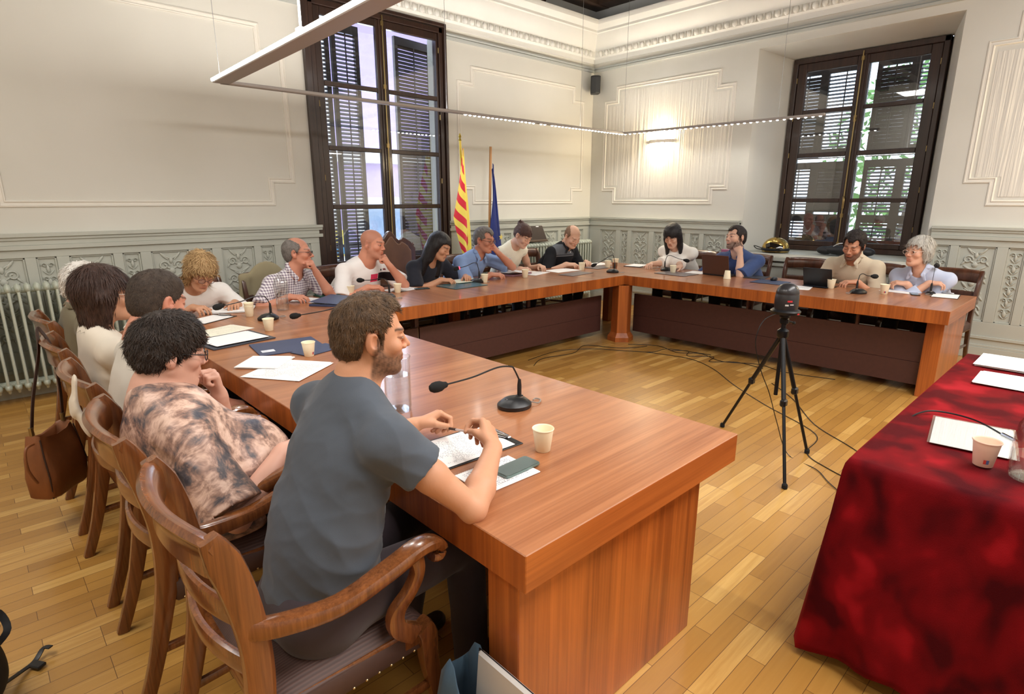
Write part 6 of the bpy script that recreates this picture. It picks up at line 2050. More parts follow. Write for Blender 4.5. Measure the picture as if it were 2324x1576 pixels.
# ---- microphones
def microphone(label, base, head, top=.18, lit=False, sc=1., group='gooseneck microphones'):
    """base (x,y); head = world point of the foam tip"""
    b = Vector((base[0], base[1], 0)); h = Vector(head) - Vector((base[0], base[1], Z))
    o = thing('microphone', label, 'microphone', (base[0], base[1], Z), 0, group)
    a = math.atan2(h.y, h.x); Mz = Matrix.Rotation(a, 3, 'Z')
    m = MB()
    V = []; F = []; n = 28
    for (r, z) in ((.070, 0), (.073, .004), (.073, .016), (.068, .021), (.048, .036), (.030, .042), (.0, .043)):
        for k in range(n):
            t = 2 * math.pi * k / n
            V.append(Mz @ Vector((r * math.cos(t) * (1.05 if math.cos(t) > 0 else .95) * sc, r * math.sin(t) * .88 * sc, z * sc)))
    for i in range(6):
        for k in range(n):
            k2 = (k + 1) % n; F.append((i * n + k, i * n + k2, (i + 1) * n + k2, (i + 1) * n + k))
    F.append(tuple(reversed(range(n))))
    m.add(V, F); base_o = m.build('base', M_BLACK, o, smooth=True, ang=40)
    m = MB(); m.box(Mz @ Vector((.035, 0, .037)) * sc, (.022, .016, .006), rz=a, bev=.002); m.build('button', plain('black_button', srgb(34, 34, 38), .25), base_o)
    foot = Mz @ Vector((-.020, 0, .041)) * sc
    m = MB(); m.lathe([(.016, 0), (.016, .005), (.009, .006), (.009, .05), (.006, .075)], foot, 14); m.build('socket', M_BLACK, o, smooth=True)
    m = MB(); m.lathe([(.0165, .0005), (.0165, .0035)], foot, 14); m.build('socket_ring', M_CHROME, o)
    up = foot + Vector((0, 0, .07)); pk = Vector((foot.x, foot.y, 0)).lerp(Vector((h.x, h.y, 0)), .12) + Vector((0, 0, top))
    tip = h
    p = crom([up, up.lerp(pk, .6) + Vector((0, 0, .01)), pk, pk.lerp(tip, .22) + Vector((0, 0, .012 * (top > .1))), pk.lerp(tip, .6), tip], 6)
    m = MB(); m.tube(p, .0036 * sc, 8); m.build('gooseneck', M_BLACK, o, smooth=True)
    d = (p[-1] - p[-3]).normalized()
    Mq = d.to_track_quat('Z', 'Y').to_matrix()
    m = MB(); m.lathe([(.004, -.012), (.011, -.006), (.014, .006), (.020, .018), (.0215, .035), (.0195, .050), (.012, .062), (.001, .066)], tip, 16, M=Mq); m.build('foam_windscreen', M_BLKM, o, smooth=True)
    if lit:
        m = MB(); m.lathe([(.0125, -.004), (.0145, -.001), (.0145, .006), (.0125, .008)], tip, 16, M=Mq); m.build('light_ring', emit('red_light_ring', (1, .03, .05, 1), 6), o)
    m = MB(); m.tube(crom([Mz @ Vector((-.065, 0, .012)) * sc, Mz @ Vector((-.10, .02, .006)), Mz @ Vector((-.13, -.01, .005)), Mz @ Vector((-.12, -.035, .005)), Mz @ Vector((-.10, -.02, .005))], 5), .0028, 6); m.build('cable_end', plain('grey_cable', srgb(140, 134, 128), .5), base_o, smooth=True)
    return o
microphone('gooseneck microphone nearest the viewer, curving towards the man in grey', (-5.945, -4.498), (-6.245, -4.425, .905), .175)
microphone('gooseneck microphone beside the two paper cups, bent towards the near row', (-5.997, -1.992), (-6.30, -2.02, .90), .17)
microphone('gooseneck microphone with base hidden behind the nearest man\'s head', (-5.56, -2.62), (-5.925, -2.36, .835), .14)
microphone('gooseneck microphone in front of the bald man', (-4.88, -1.76), (-4.99, -1.55, .905), .16)
microphone('gooseneck microphone with a glowing red ring before the black haired woman', (-3.685, -1.55), (-3.835, -1.45, .915), .20, True)
microphone('gooseneck microphone at the inner corner of the table', (-1.968, -1.99), (-2.05, -1.80, .85), .20)
microphone('gooseneck microphone in front of the white blouse woman', (-1.362, -2.33), (-1.26, -2.50, .895), .18)
microphone('gooseneck microphone with a purple head between tablet and grey haired woman', (-1.60, -4.49), (-1.50, -4.555, .915), .17)
microphone('thin gooseneck microphone standing in front of the grey haired woman\'s arm', (-1.16, -4.955), (-1.14, -4.955, 1.02), .27, sc=.6)

# ---- papers and folders along the tables
sheets('single printed sheets fanned beside the nearest man\'s shoulder', [(-6.619, -3.276), (-6.319, -3.141), (-6.163, -3.287), (-6.595, -3.634)], n=4, size=(.30, .30), jit=.03)
sheets('white booklet between the printed sheets and the navy folder', [(-6.591, -3.126), (-6.416, -2.964), (-6.3, -3.11), (-6.49, -3.295)], n=5, size=(.22, .21), mat=M_PAPER, t=.002)
folder('navy blue open folder with a white label, middle of the long arm', [(-6.395, -2.688), (-6.027, -2.712), (-6.063, -3.056), (-6.395, -2.984)], M_NAVY, size=(.36, .30), sticker=(-.34, -.22, .07, .05))
folder('thin navy folder lying behind the paper cup', [(-6.24, -3.026), (-6.015, -2.957), (-6.045, -3.101), (-6.222, -3.145)], M_NAVY, size=(.25, .15), th=.004, z=Z)
folder('dark ring binder under white pages, in front of the man in the polo', [(-6.582, -2.351), (-6.209, -2.285), (-6.235, -2.629), (-6.58, -2.681)], M_NAVYD, size=(.38, .31), th=.010)
sheets('white pages lying on the dark ring binder', [(-6.582, -2.351), (-6.209, -2.285), (-6.235, -2.629), (-6.58, -2.681)], z=Z + .013, n=3, size=(.32, .25), mat=M_PAPER)
sheets('cream pages fanned out above the ring binder', [(-6.512, -2.09), (-6.167, -1.896), (-6.218, -2.312), (-6.516, -2.335)], n=2, size=(.30, .22), mat=text_mat('cream_page', srgb(232, 228, 208), srgb(190, 186, 170), 90, .52))
clipboard('small black clipboard between the polo man and the blonde woman', (-6.30, -1.70), R(-60), .20, .30, pages=1, page=M_PAPER)
sheets('stack of white papers in front of the blonde woman', [(-6.264, -1.32), (-6.03, -1.30), (-5.90, -1.489), (-6.157, -1.652)], n=6, size=(.33, .24), mat=M_PAPER, t=.002, ang=-25)
sheets('white note paper in front of the man in the checked shirt', [(-5.522, -1.30), (-5.32, -1.25), (-5.339, -1.447), (-5.534, -1.618)], n=2, size=(.22, .26), mat=M_TEXT)
folder('black and blue box folder in front of the man in the checked shirt', [(-5.56, -1.676), (-5.19, -1.42), (-5.005, -1.602), (-5.49, -2.027)], M_NAVY, size=(.40, .30), th=.035, name='box_folder')
folder('dark green book behind the blue box folder', [(-5.327, -1.19), (-5.095, -1.19), (-5.14, -1.377), (-5.27, -1.387)], plain('dark_green_cover', srgb(40, 84, 70), .4), size=(.20, .14), th=.02, name='book', cat='book')
sheets('curled white papers under the bald man\'s hand', [(-4.66, -1.38), (-4.377, -1.30), (-4.416, -1.50), (-4.673, -1.56)], n=4, size=(.30, .21), curl=.05)
phone('black smartphone on bare wood between the bald man and the black haired woman', (-4.365, -1.535), R(-12), Z, M_BLACK, .95)
sheets('pale papers in front of the black haired woman', [(-3.928, -1.36), (-3.45, -1.34), (-3.601, -1.569), (-4.058, -1.492)], z=Z + .0145, n=4, size=(.34, .22), mat=text_mat('greenish_page', srgb(226, 230, 206), srgb(180, 184, 168), 100, .5))
folder('grey and teal tablet case under the pale papers', [(-4.162, -1.50), (-3.694, -1.50), (-3.80, -1.75), (-4.15, -1.78)], plain('teal_grey_cover', srgb(74, 104, 110), .25), size=(.42, .30), th=.010, name='tablet_case', cat='case')
folder('pink edged binder full of papers before the man in the light blue shirt', [(-3.0, -1.20), (-2.65, -1.16), (-2.869, -1.441), (-3.278, -1.488)], plain('pinkish_binder', srgb(150, 112, 124), .5), size=(.34, .26), th=.03, name='ring_binder')
sheets('loose white pages draped over the binder of the man in light blue', [(-3.05, -1.27), (-2.75, -1.26), (-2.869, -1.441), (-3.178, -1.488)], z=Z + .034, n=3, size=(.32, .23), curl=.04)
sheets('white pages in front of the woman in the sleeveless top', [(-2.829, -1.33), (-2.487, -1.30), (-2.615, -1.465), (-2.90, -1.60)], n=3, size=(.34, .22), mat=M_TEXT)
sheets('wide white pages in front of the man in the black polo', [(-2.40, -1.30), (-2.0, -1.32), (-2.142, -1.60), (-2.53, -1.60)], n=3, size=(.40, .26), mat=M_PAPER)
folder('grey folder hanging towards the inner edge before the black polo man', [(-2.589, -1.702), (-2.10, -1.66), (-2.29, -1.881), (-2.601, -1.915)], M_GREYF, size=(.42, .20), th=.004)
folder('brown grey folder near the table corner microphone', [(-1.871, -1.43), (-1.40, -1.40), (-1.537, -1.70), (-1.927, -1.686)], M_GREYF, size=(.36, .24), th=.006)
sheets('white pages at the far corner of the table', [(-1.60, -1.22), (-1.25, -1.22), (-1.25, -1.38), (-1.60, -1.38)], n=3, size=(.42, .22), mat=M_PAPER, ang=-4)
folder('dark folder under cream papers left of the white blouse woman', [(-1.332, -1.70), (-1.05, -1.66), (-1.05, -1.878), (-1.355, -1.935)], M_NAVYD, size=(.30, .24), th=.006)
sheets('cream papers left of the white blouse woman', [(-1.30, -1.72), (-1.08, -1.68), (-1.08, -1.86), (-1.32, -1.90)], z=Z + .009, n=2, size=(.28, .20), mat=M_PAPER)
folder('thin grey laptop sleeve in front of the white blouse woman', [(-1.696, -2.40), (-1.30, -2.42), (-1.43, -2.77), (-1.80, -2.75)], M_GREYF, size=(.30, .40), th=.006)
sheets('note pad with a pen right of the white blouse woman', [(-1.375, -2.60), (-1.16, -2.58), (-1.137, -2.77), (-1.345, -2.78)], n=2, size=(.24, .20), mat=M_PAPER)
folder('dark folder right of the laptop', [(-1.259, -3.27), (-1.13, -3.25), (-1.12, -3.45), (-1.25, -3.47)], M_NAVYD, size=(.24, .22), th=.008)
folder('navy folder under the black computer mouse', [(-1.587, -3.495), (-1.263, -3.462), (-1.335, -3.78), (-1.634, -3.77)], M_NAVY, size=(.30, .31), th=.004)
sheets('white sheet left of the black tablet', [(-1.765, -3.90), (-1.476, -3.90), (-1.478, -4.066), (-1.838, -4.066)], n=2, size=(.26, .20), ang=12)
sheets('white papers under the arm of the grey haired woman', [(-1.26, -4.60), (-1.1, -4.70), (-1.11, -4.84), (-1.33, -4.80)], n=2, size=(.21, .28), mat=M_PAPER, ang=-8)
phone('dark smartphone beside the papers of the grey haired woman', (-1.30, -4.865), R(20), Z, M_BLACK, .95)
clipboard('clipboard with white paper at the end of the right table arm', (-1.20, -5.075), R(-84), .20, .30, page=M_PAPER)
m = MB(); m.lathe([(.001, 0), (.03, .0), (.034, .012), (.028, .024), (.012, .032), (.001, .033)], n=18, M=Matrix.Diagonal((1.6, 1, 1)).to_3x3())
tag(m.build('computer_mouse', M_BLACK, smooth=True, loc=None), 'black computer mouse on the navy folder', 'mouse').location = (-1.31, -3.60, Z + .0065)

# ---- laptop and tablet
lp = thing('laptop', 'open laptop with a brown lid, seen from behind, before the navy shirt man', 'laptop', (-1.36, -2.975, Z), R(-6))
m = MB(); m.box((.10, 0, .008), (.23, .34, .015), bev=.004); m.build('keyboard_base', plain('dark_laptop_body', srgb(40, 34, 34), .4, .3), lp)
m = MB(); Mq = Matrix.Rotation(R(-12), 3, 'Y'); m.box(Vector((-.035, 0, .125)), (.008, .34, .225), M=Mq, bev=.003); lid = m.build('lid', plain('brown_laptop_lid', srgb(86, 56, 42), .45, .2), lp)
m = MB(); m.box(Vector((-.0300, 0, .127)) , (.0015, .31, .19), M=Mq); m.build('screen', emit('screen_glow', (.6, .7, 1, 1), .6), lid)
tbt = thing('tablet', 'black tablet standing in its folding case, beside the beige shirt man', 'tablet', (-1.43, -4.085, Z), R(-3))
m = MB(); Mq = Matrix.Rotation(R(-18), 3, 'Y'); m.box(Vector((-.04, 0, .095)), (.012, .27, .19), M=Mq, bev=.004); m.build('case_back', M_BLACK, tbt)
m = MB(); m.box((.04, 0, .004), (.16, .27, .006), bev=.002); m.build('keyboard_cover', M_BLACK, tbt)
m = MB(); m.add([(-.03, -.12, .01), (-.03, .12, .01), (-.085, .11, .0085), (-.085, -.11, .0085)], [(0, 1, 2, 3), (3, 2, 1, 0)]); m.build('kickstand', M_NAVYD, tbt)

# ---- glassware
M_GLASS = glass_mat('clear_glass', (.97, .98, .98, 1), 1.55)
M_WATER = glass_mat('water', (.93, .96, .97, 1), 1.33)
def vessel(name, label, x, y, prof, wl, z=Z, handle=False, cat='bottle', dark=False):
    o = thing(name, label, cat, (x, y, z))
    th = .003
    outer = prof; inner = [(max(r - th, .001), zz + (.006 if i == 0 else 0)) for i, (r, zz) in enumerate(prof)]
    m = MB(); m.lathe([(.001, 0)] + outer + list(reversed(inner)) + [(.001, .006)], n=32, cap=False); m.build('glass_wall', M_GLASS, o, smooth=True, ang=60)
    wp_ = [(r - .0004, zz) for r, zz in inner if zz <= wl]
    m = MB(); m.lathe([(.001, .0065)] + wp_ + [(wp_[-1][0], wl), (.001, wl)], n=28, cap=False); m.build('water_fill', M_WATER, o, smooth=True, ang=60)
    if handle:
        m = MB(); m.sweep(crom([(prof[1][0] - .002, 0, .19), (prof[1][0] + .045, 0, .185), (prof[1][0] + .05, 0, .10), (prof[1][0], 0, .06)], 6), .007, .005, n=8); m.build('handle', M_GLASS, o, smooth=True)
    return o
vessel('water_jug', 'straight glass water jug behind the nearest man\'s chin', -6.315, -4.20, [(.050, 0), (.053, .02), (.053, .21), (.056, .225)], .15, cat='jug').rotation_euler = (0, 0, R(40))
vessel('water_bottle', 'rounded clear plastic water bottle in front of the checked shirt man', -5.775, -1.70, [(.045, 0), (.048, .03), (.044, .10), (.052, .14), (.056, .19), (.046, .235), (.022, .265), (.014, .275), (.014, .295)], .09)
vessel('water_carafe', 'clear plastic water bottle on the red cloth at the right edge', -5.275, -6.045, [(.055, 0), (.062, .02), (.063, .12), (.056, .17), (.035, .215), (.018, .24), (.018, .27)], .075, z=.7772)
cupg = thing('drinking_glass', 'small brownish drinking glass behind the corner microphone', 'glass', (-1.72, -1.83, Z)); m = MB(); m.lathe([(.024, 0), (.034, .085), (.032, .085), (.022, .004)], n=24); m.build('glass_wall', glass_mat('brown_glass', (.72, .60, .52, 1), 1.5), cupg, smooth=True)

# ---- red table
ZR = .7772
sheets('stack of white papers at the far end of the red cloth', [(-3.862, -5.687), (-3.583, -5.699), (-3.557, -5.90), (-3.87, -5.90)], z=ZR, n=5, size=(.30, .21), mat=M_PAPER, t=.002)
sheets('white papers on the red cloth, second pile from the far end', [(-4.221, -5.76), (-3.988, -5.769), (-3.991, -5.952), (-4.22, -5.966)], z=ZR, n=4, size=(.24, .24), mat=M_PAPER, t=.002)
pf = thing('plastic_wallet', 'clear plastic wallet of papers on the red cloth behind the pink cup', 'folder', (-5.01, -5.86, ZR), R(8))
m = MB(); m.box((0, 0, .0015), (.31, .23, .0025), bev=.001); m.build('sheet', M_PAPER, pf)
m = MB(); m.box((0, 0, .0035), (.325, .245, .0008), bev=.0003); m.build('clear_cover', M_GLASS, pf)
cup('pale pink paper cup with a small red and blue mark on the red cloth', -5.262, -5.925, ZR, 1.02, None, plain('pale_pink_paper_cup', srgb(240, 204, 182), .55), mark=(200,))
cb = MB(); cb.tube(crom([(-4.98, -5.635, .55), (-4.93, -5.648, .74), (-4.86, -5.68, .7815), (-4.80, -5.74, .7815), (-4.82, -5.84, .7815), (-4.92, -5.93, .7815)], 8), .0032, 6)
cable = cb.build('microphone_cable', M_BLACK, smooth=True); tag(cable, 'black cable running over the edge of the red cloth', 'cable')
m = MB(); m.tube([(-4.92, -5.93, .7835), (-4.965, -5.975, .7835)], .006, 10); m.build('connector', M_CHROME, cable, smooth=True)

# ================================================================ TRIPOD AND CONFERENCE CAMERA
tr = thing('tripod', 'black tripod standing on the parquet inside the U of tables', 'tripod', (-3.93, -4.76, 0))
top = Vector((0, 0, .80))
M_TRI = plain('black_tripod_metal', srgb(30, 30, 32), .35, .5)
m = MB(); m.lathe([(.028, .77), (.034, .78), (.034, .815), (.022, .825), (.014, .83), (.014, .86)], n=16); m.build('spider', M_TRI, tr, smooth=True)
m = MB(); m.tube([(0, 0, .40), (0, 0, .80)], .012, 12); m.build('centre_column', M_TRI, tr, smooth=True)
for a in ((-.405, -.265), (.18, -.17), (.20, .42)):
    q = Vector((a[0], a[1], .012)); d = (q - top)
    m = MB(); m.tube([top + d * .03, top + d * .48], .0135, 10); lg = m.build('leg', M_TRI, tr, smooth=True)
    m = MB(); m.tube([top + d * .46, top + d * .98], .0095, 10); m.build('lower_leg', M_TRI, lg, smooth=True)
    m = MB()
    for f in (.475,): m.box(top + d * f, (.045, .034, .045), bev=.008)
    m.build('leg_clamp', M_BLACK, lg)
    m = MB(); m.lathe([(.010, -.012), (.016, -.008), (.016, .012), (.010, .02)], q, 12); m.build('rubber_foot', M_BLKM, lg, smooth=True)
m = MB(); m.box((0, 0, .875), (.035, .05, .04), bev=.008); m.lathe([(.02, .89), (.032, .90), (.032, .915), (.02, .92)], n=14); m.tube([(0, 0, .88), (.06, -.03, .86)], .006, 8); m.sphere((.065, -.033, .857), .012, 8); m.build('pan_head', M_TRI, tr, smooth=True)
kc = thing('conference_camera', 'black dome shaped conference camera on top of the tripod', 'camera', (-3.93, -4.76, .918))
m = MB(); m.lathe([(.05, .0), (.082, .004), (.086, .02), (.078, .028), (.05, .032)], n=28); m.build('base_plate', M_BLACK, kc, smooth=True, ang=40)
m = MB(); m.lathe([(.064, .03), (.068, .05), (.068, .095), (.066, .12), (.064, .126), (.0655, .130), (.060, .152), (.047, .172), (.028, .184), (.010, .188), (.001, .1885)], n=32); m.build('dome', plain('satin_black_dome', srgb(44, 42, 44), .28), kc, smooth=True, ang=40)
def label_patch(z0, z1, a0, a1, mat, r=.0688, nm='sticker'):
    V = []; F = []
    for k in range(7):
        a = R(a0 + (a1 - a0) * k / 6)
        V += [(r * math.cos(a), r * math.sin(a), z0), (r * math.cos(a), r * math.sin(a), z1)]
    for k in range(6): F.append((2 * k, 2 * k + 2, 2 * k + 3, 2 * k + 1))
    m = MB(); m.add(V, F); m.build(nm, mat, kc)
label_patch(.082, .092, 205, 228, plain('red_label', srgb(190, 36, 44), .5))
label_patch(.058, .068, 196, 212, plain('white_label', srgb(190, 186, 182), .5)); label_patch(.064, .070, 218, 236, _mc['white_label'])
label_patch(.008, .016, 250, 262, _mc['red_label'], .0868)
m = MB(); m.tube(crom([(-.075, .02, .01), (-.16, .06, -.03), (-.19, .08, -.16), (-.14, .05, -.34), (-.05, .02, -.50), (.02, -.02, -.70), (.05, -.10, -.906), (-.03, -.30, -.912), (-.16, -.42, -.912), (-.34, -.62, -.912)], 6), .0028, 6); tag(m.build('camera_cable', M_BLACK, smooth=True), 'thin black cable hanging from the tripod camera to the floor', 'cable').location = kc.location

# floor cables
def cable_on_floor(label, pts, r=.0032, mat=None, loops=0, seed=1):
    rnd = random.Random(seed); P = [(x, y, r + .0005) for x, y in pts]
    m = MB(); m.tube(crom(P, 7), r, 6); return tag(m.build('cable', mat or M_BLACK, smooth=True), label, 'cable')
cable_on_floor('dark cable along the foot of the back maroon panel', [(-3.60, -2.30), (-3.35, -2.18), (-2.95, -2.25), (-2.6, -2.12), (-2.45, -2.4), (-2.30, -2.55), (-2.12, -2.62)])
cable_on_floor('second dark cable looping near the corner post', [(-3.50, -2.12), (-3.0, -2.08), (-2.66, -2.28), (-2.50, -2.52), (-2.30, -2.80), (-2.05, -2.86), (-1.95, -3.3)])
cable_on_floor('dark cable along the foot of the right maroon panel', [(-2.20, -2.42), (-2.02, -2.7), (-2.12, -3.0), (-1.98, -3.2), (-2.1, -3.5), (-1.94, -3.8), (-2.02, -4.1), (-1.92, -4.5)])
cable_on_floor('tangled dark cable left of the tripod by the right panel', [(-2.1, -2.9), (-1.98, -3.05), (-2.16, -3.15), (-2.0, -3.35), (-2.2, -3.42), (-2.02, -3.62), (-2.06, -3.9)])
cable_on_floor('long thin cable crossing the parquet from the corner to the tripod', [(-2.35, -2.75), (-2.25, -3.2), (-2.40, -3.55), (-2.75, -3.95), (-3.05, -4.35), (-3.38, -4.85), (-3.75, -4.93), (-3.9, -5.12), (-4.05, -5.45), (-4.3, -5.72)])
cable_on_floor('thin cable right of the tripod running to the red table', [(-2.45, -4.15), (-2.75, -4.45), (-3.2, -4.78), (-3.45, -5.1), (-3.75, -5.45), (-4.0, -5.75)])
cable_on_floor('thick black cable with a white connector entering under the red cloth', [(-4.27, -5.38), (-4.36, -5.52), (-4.50, -5.62), (-4.75, -5.75)], .005)

# ================================================================ FLAGS
def senyera():
    o = thing('flag', 'yellow and red striped flag on a brass pole, beside the tall window', 'flag', (-2.87, -.33, 0), 0, None)
    m = MB(); m.tube([(.06, .0, .0), (.0, .05, 2.30)], .014, 10); m.lathe([(.014, 0), (.02, .01), (.008, .03), (.018, .05), (.004, .09)], (0, .05, 2.29), 10); m.build('pole', plain('brass_flag_pole', srgb(206, 180, 70), .35, .5), o, smooth=True)
    t = NT('yellow_red_striped_silk'); uv = t.n('ShaderNodeUVMap'); sx = t.n('ShaderNodeSeparateXYZ'); t.l(uv.outputs[0], sx.inputs[0])
    st = t.math('MULTIPLY', t.math('LESS_THAN', t.math('FRACT', t.math('MULTIPLY', sx.outputs[1], 5.0)), .5), t.math('LESS_THAN', sx.outputs[0], .5))
    mat = t.set(t.mix(st, srgb(236, 214, 92), srgb(206, 34, 56)), .6, 0, .3, Sheen_Weight=.3)
    NU, NV = 30, 60
    V = []; UV = []
    for i in range(NU + 1):
        for j in range(NV + 1):
            u = i / NU; v = j / NV
            z = 2.20 - v * 1.25
            wl = np.interp(v, [0, .15, .65, .66, 1], [.012, .05, .20, .20, .10])
            wr_ = .02 + .115 * v
            if u < .5:      # striped fold in front, hanging to the left of the pole
                k = u * 2; x = -wl * (1 - k); y = -.07 - .02 * math.sin(k * 5 + v * 6); zz = z - .10 * k * v
                uvv = (0, z * 1.0 + k * .10)
            else:           # plain yellow part behind, to the right
                k = (u - .5) * 2; x = wr_ * k; y = -.07 + .09 * k + .02 * math.sin(k * 8 + v * 5); zz = z - .10 * v * (1 - k * .4)
                uvv = (1, z)
            V.append((x - .005, y * (.25 + v), zz)); UV.append(uvv)
    F = []
    for i in range(NU):
        for j in range(NV):
            q = i * (NV + 1) + j; F.append((q, q + 1, q + NV + 2, q + NV + 1))
    m = MB(); m.add(V, F); c = m.build('cloth', mat, o, smooth=True, ang=180)
    uvl = c.data.uv_layers.new(name='UVMap')
    for p in c.data.loops: uvl.data[p.index].uv = UV[p.vertex_index]
    m = MB(); m.lathe([(.12, 0), (.12, .03), (.03, .05), (.02, .30)], (.06, 0, 0), 16); m.build('stand', M_BLACK, o, smooth=True)
senyera()
def blue_flag():
    o = thing('flag', 'dark blue flag with a gold star hanging from a light wooden pole', 'flag', (-2.42, -.36, 0))
    a, b = Vector((-.11, -.02, 0)), Vector((.03, .06, 2.25))
    m = MB(); m.tube([a, b], .017, 12); m.build('pole', plain('light_wood_pole', srgb(176, 128, 78), .5), o, smooth=True)
    m = MB(); V = []; NU, NV = 30, 30
    for i in range(NU + 1):
        for j in range(NV + 1):
            u, v = i / NU, j / NV
            z = 2.05 - v * 1.30 + .45 * u * (1 - v) * -.6
            p = a.lerp(b, z / 2.25)
            w = .02 + .30 * min(1, v * 1.15) ** .9
            side = -1 if u > .62 else 1
            x = u * w if u < .62 else (.62 * w - (u - .62) * w * 2.2)
            V.append((p.x + x + .014, p.y - .025 - .022 * math.sin(u * 15 + v * 2) - .03 * (u > .62), z))
    F = []
    for i in range(NU):
        for j in range(NV):
            q = i * (NV + 1) + j; F.append((q, q + 1, q + NV + 2, q + NV + 1))
    m.add(V, F); c = m.build('cloth', plain('dark_blue_flag_cloth', srgb(26, 42, 112), .7, nscale=6, namt=.08), o, smooth=True, ang=180)
    star = [(math.sin(k * math.pi / 5) * (.042 if k % 2 == 0 else .017), math.cos(k * math.pi / 5) * (.042 if k % 2 == 0 else .017)) for k in range(10)]
    for (x, z, y) in ((.070, 1.12, -.085), (.035, .95, -.085)):
        s = MB(); s.prism(star, -.0015, .0015, M=Matrix(((1, 0, 0), (0, 0, -1), (0, 1, 0))), off=(x, y, z)); s.build('star', plain('gold_star', srgb(224, 204, 110), .5), c)
    m = MB(); m.lathe([(.12, 0), (.12, .03), (.03, .05), (.025, .3)], (-.11, -.02, 0), 16); m.build('stand', M_BLACK, o, smooth=True)
blue_flag()

# ---- loudspeaker in the corner
sp = thing('loudspeaker', 'small black loudspeaker mounted in the upper room corner', 'speaker', (-.15, -.15, 3.27), R(-135))
m = MB(); m.prism([(-.075, -.06), (-.05, -.085), (-.0, -.095), (.05, -.085), (.075, -.06), (.06, .07), (-.06, .07)], -.125, .125); m.build('cabinet', plain('black_speaker_plastic', srgb(34, 36, 38), .5), sp, bevel=.012)
m = MB(); m.prism([(-.062, -.09), (.0, -.104), (.062, -.09), (.062, -.078), (-.062, -.078)], -.105, .105); m.build('grille', plain('black_grille', srgb(44, 46, 48), .7, nscale=400, namt=.2), sp, bevel=.004)
sp.rotation_euler = (0, 0, R(-45)); 
m = MB(); m.box((0, .12, 0), (.05, .14, .05), bev=.006); m.build('wall_bracket', M_BLACK, sp)

# ---- things on and by the far walls
bc = thing('document_case', 'dark brown leather case leaning on the radiator behind the bun-haired woman', 'case', (-1.42, -.17, .995), R(-3))
m = MB(); Mq = Matrix.Rotation(R(-14), 3, 'X'); m.prism([(-.17, 0), (.22, 0), (.155, .235), (-.19, .235)], -.03, .03, M=Mq @ Matrix(((1, 0, 0), (0, 0, -1), (0, 1, 0)))); m.build('body', plain('dark_brown_case_leather', srgb(52, 40, 34), .45), bc, bevel=.012)
m = MB(); m.box((.02, -.035, .02), (.38, .02, .03), bev=.006); m.build('edge_strip', plain('worn_edge', srgb(96, 80, 66), .5), bc)
m = MB(); m.box((-.015, -.045, .225), (.05, .01, .015)); m.build('label_tab', M_PAPER, bc)
# pinkish chair back beside the white blouse woman
pk = thing('folding_chair', 'purple pink plastic chair back between the white blouse woman and the navy shirt man', 'chair', (-.48, -2.56, 0), R(180))
m = MB(); m.box((-.2, 0, .80), (.02, .20, .34), bev=.008); m.build('backrest', plain('purple_pink_plastic', srgb(150, 84, 118), .5), pk)
m = MB(); m.box((0, 0, .44), (.36, .34, .03), bev=.01); m.build('seat', _mc['purple_pink_plastic'], pk)
for sx in (-.17, .15):
    for sy in (-.13, .13):
        m = MB(); m.tube([(sx, sy, 0), (sx, sy, .43 if sx > 0 else .9)], .01, 8); m.build('leg', M_CHROME, pk, smooth=True)
# golden helmet on the sill
hl = thing('motorcycle_helmet', 'golden motorcycle helmet with black straps lying on the window sill', 'helmet', (.10, -3.00, .955), R(15))
m = MB(); V = []; F = []
n = 28
for i in range(13):
    th = math.pi / 2 * i / 12 * 1.12
    for k in range(n):
        a = 2 * math.pi * k / n
        rx = .165 * (1 + .12 * math.cos(a)); V.append((.12 * math.cos(a) * math.sin(th), rx * math.sin(a) * math.sin(th), .155 * math.cos(th) + .02))
for i in range(12):
    for k in range(n):
        k2 = (k + 1) % n; F.append((i * n + k, (i + 1) * n + k, (i + 1) * n + k2, i * n + k2))
m.add(V, F); m.build('shell', plain('gold_lacquer', srgb(196, 164, 92), .18, .85, nscale=9, namt=.12), hl, smooth=True, ang=180)
m = MB(); m.sweep([(.118 * math.cos(a), .158 * math.sin(a), .022) for a in np.linspace(0, 2 * math.pi, 30, endpoint=False)], .012, .018, closed=True, n=8); m.build('trim_edge', M_BLACK, hl, smooth=True)
m = MB(); m.sweep(crom([(-.10, .10, .06), (-.135, .05, .085), (-.14, -.03, .07), (-.12, -.10, .05)], 5), .03, .006, up=(-1, 0, .5), n=8); m.build('visor', plain('dark_visor', srgb(30, 24, 20), .08), hl, smooth=True)
m = MB(); m.tube(crom([(-.05, .16, .02), (-.10, .21, .03), (-.06, .25, .06), (.0, .22, .05), (.02, .17, .03)], 5), .006, 6); m.build('strap', M_BLACK, hl, smooth=True)
bg_ = thing('bag', 'black bag on the window sill behind the beige shirt man', 'bag', (.16, -3.78, .95))
m = MB(); m.sphere((0, 0, .055), (.10, .24, .06), 20); m.sphere((.0, .20, .045), (.08, .10, .05), 14); m.sphere((0, -.22, .05), (.08, .12, .055), 14); m.build('body', plain('black_nylon', srgb(22, 22, 26), .6, nscale=20), bg_, smooth=True, ang=180)
m = MB(); m.tube(crom([(-.05, .1, .10), (-.08, .02, .14), (-.06, -.08, .13), (-.04, -.14, .09)], 5), .006, 6); m.build('strap', plain('white_piping', srgb(220, 220, 220), .5), bg_, smooth=True)
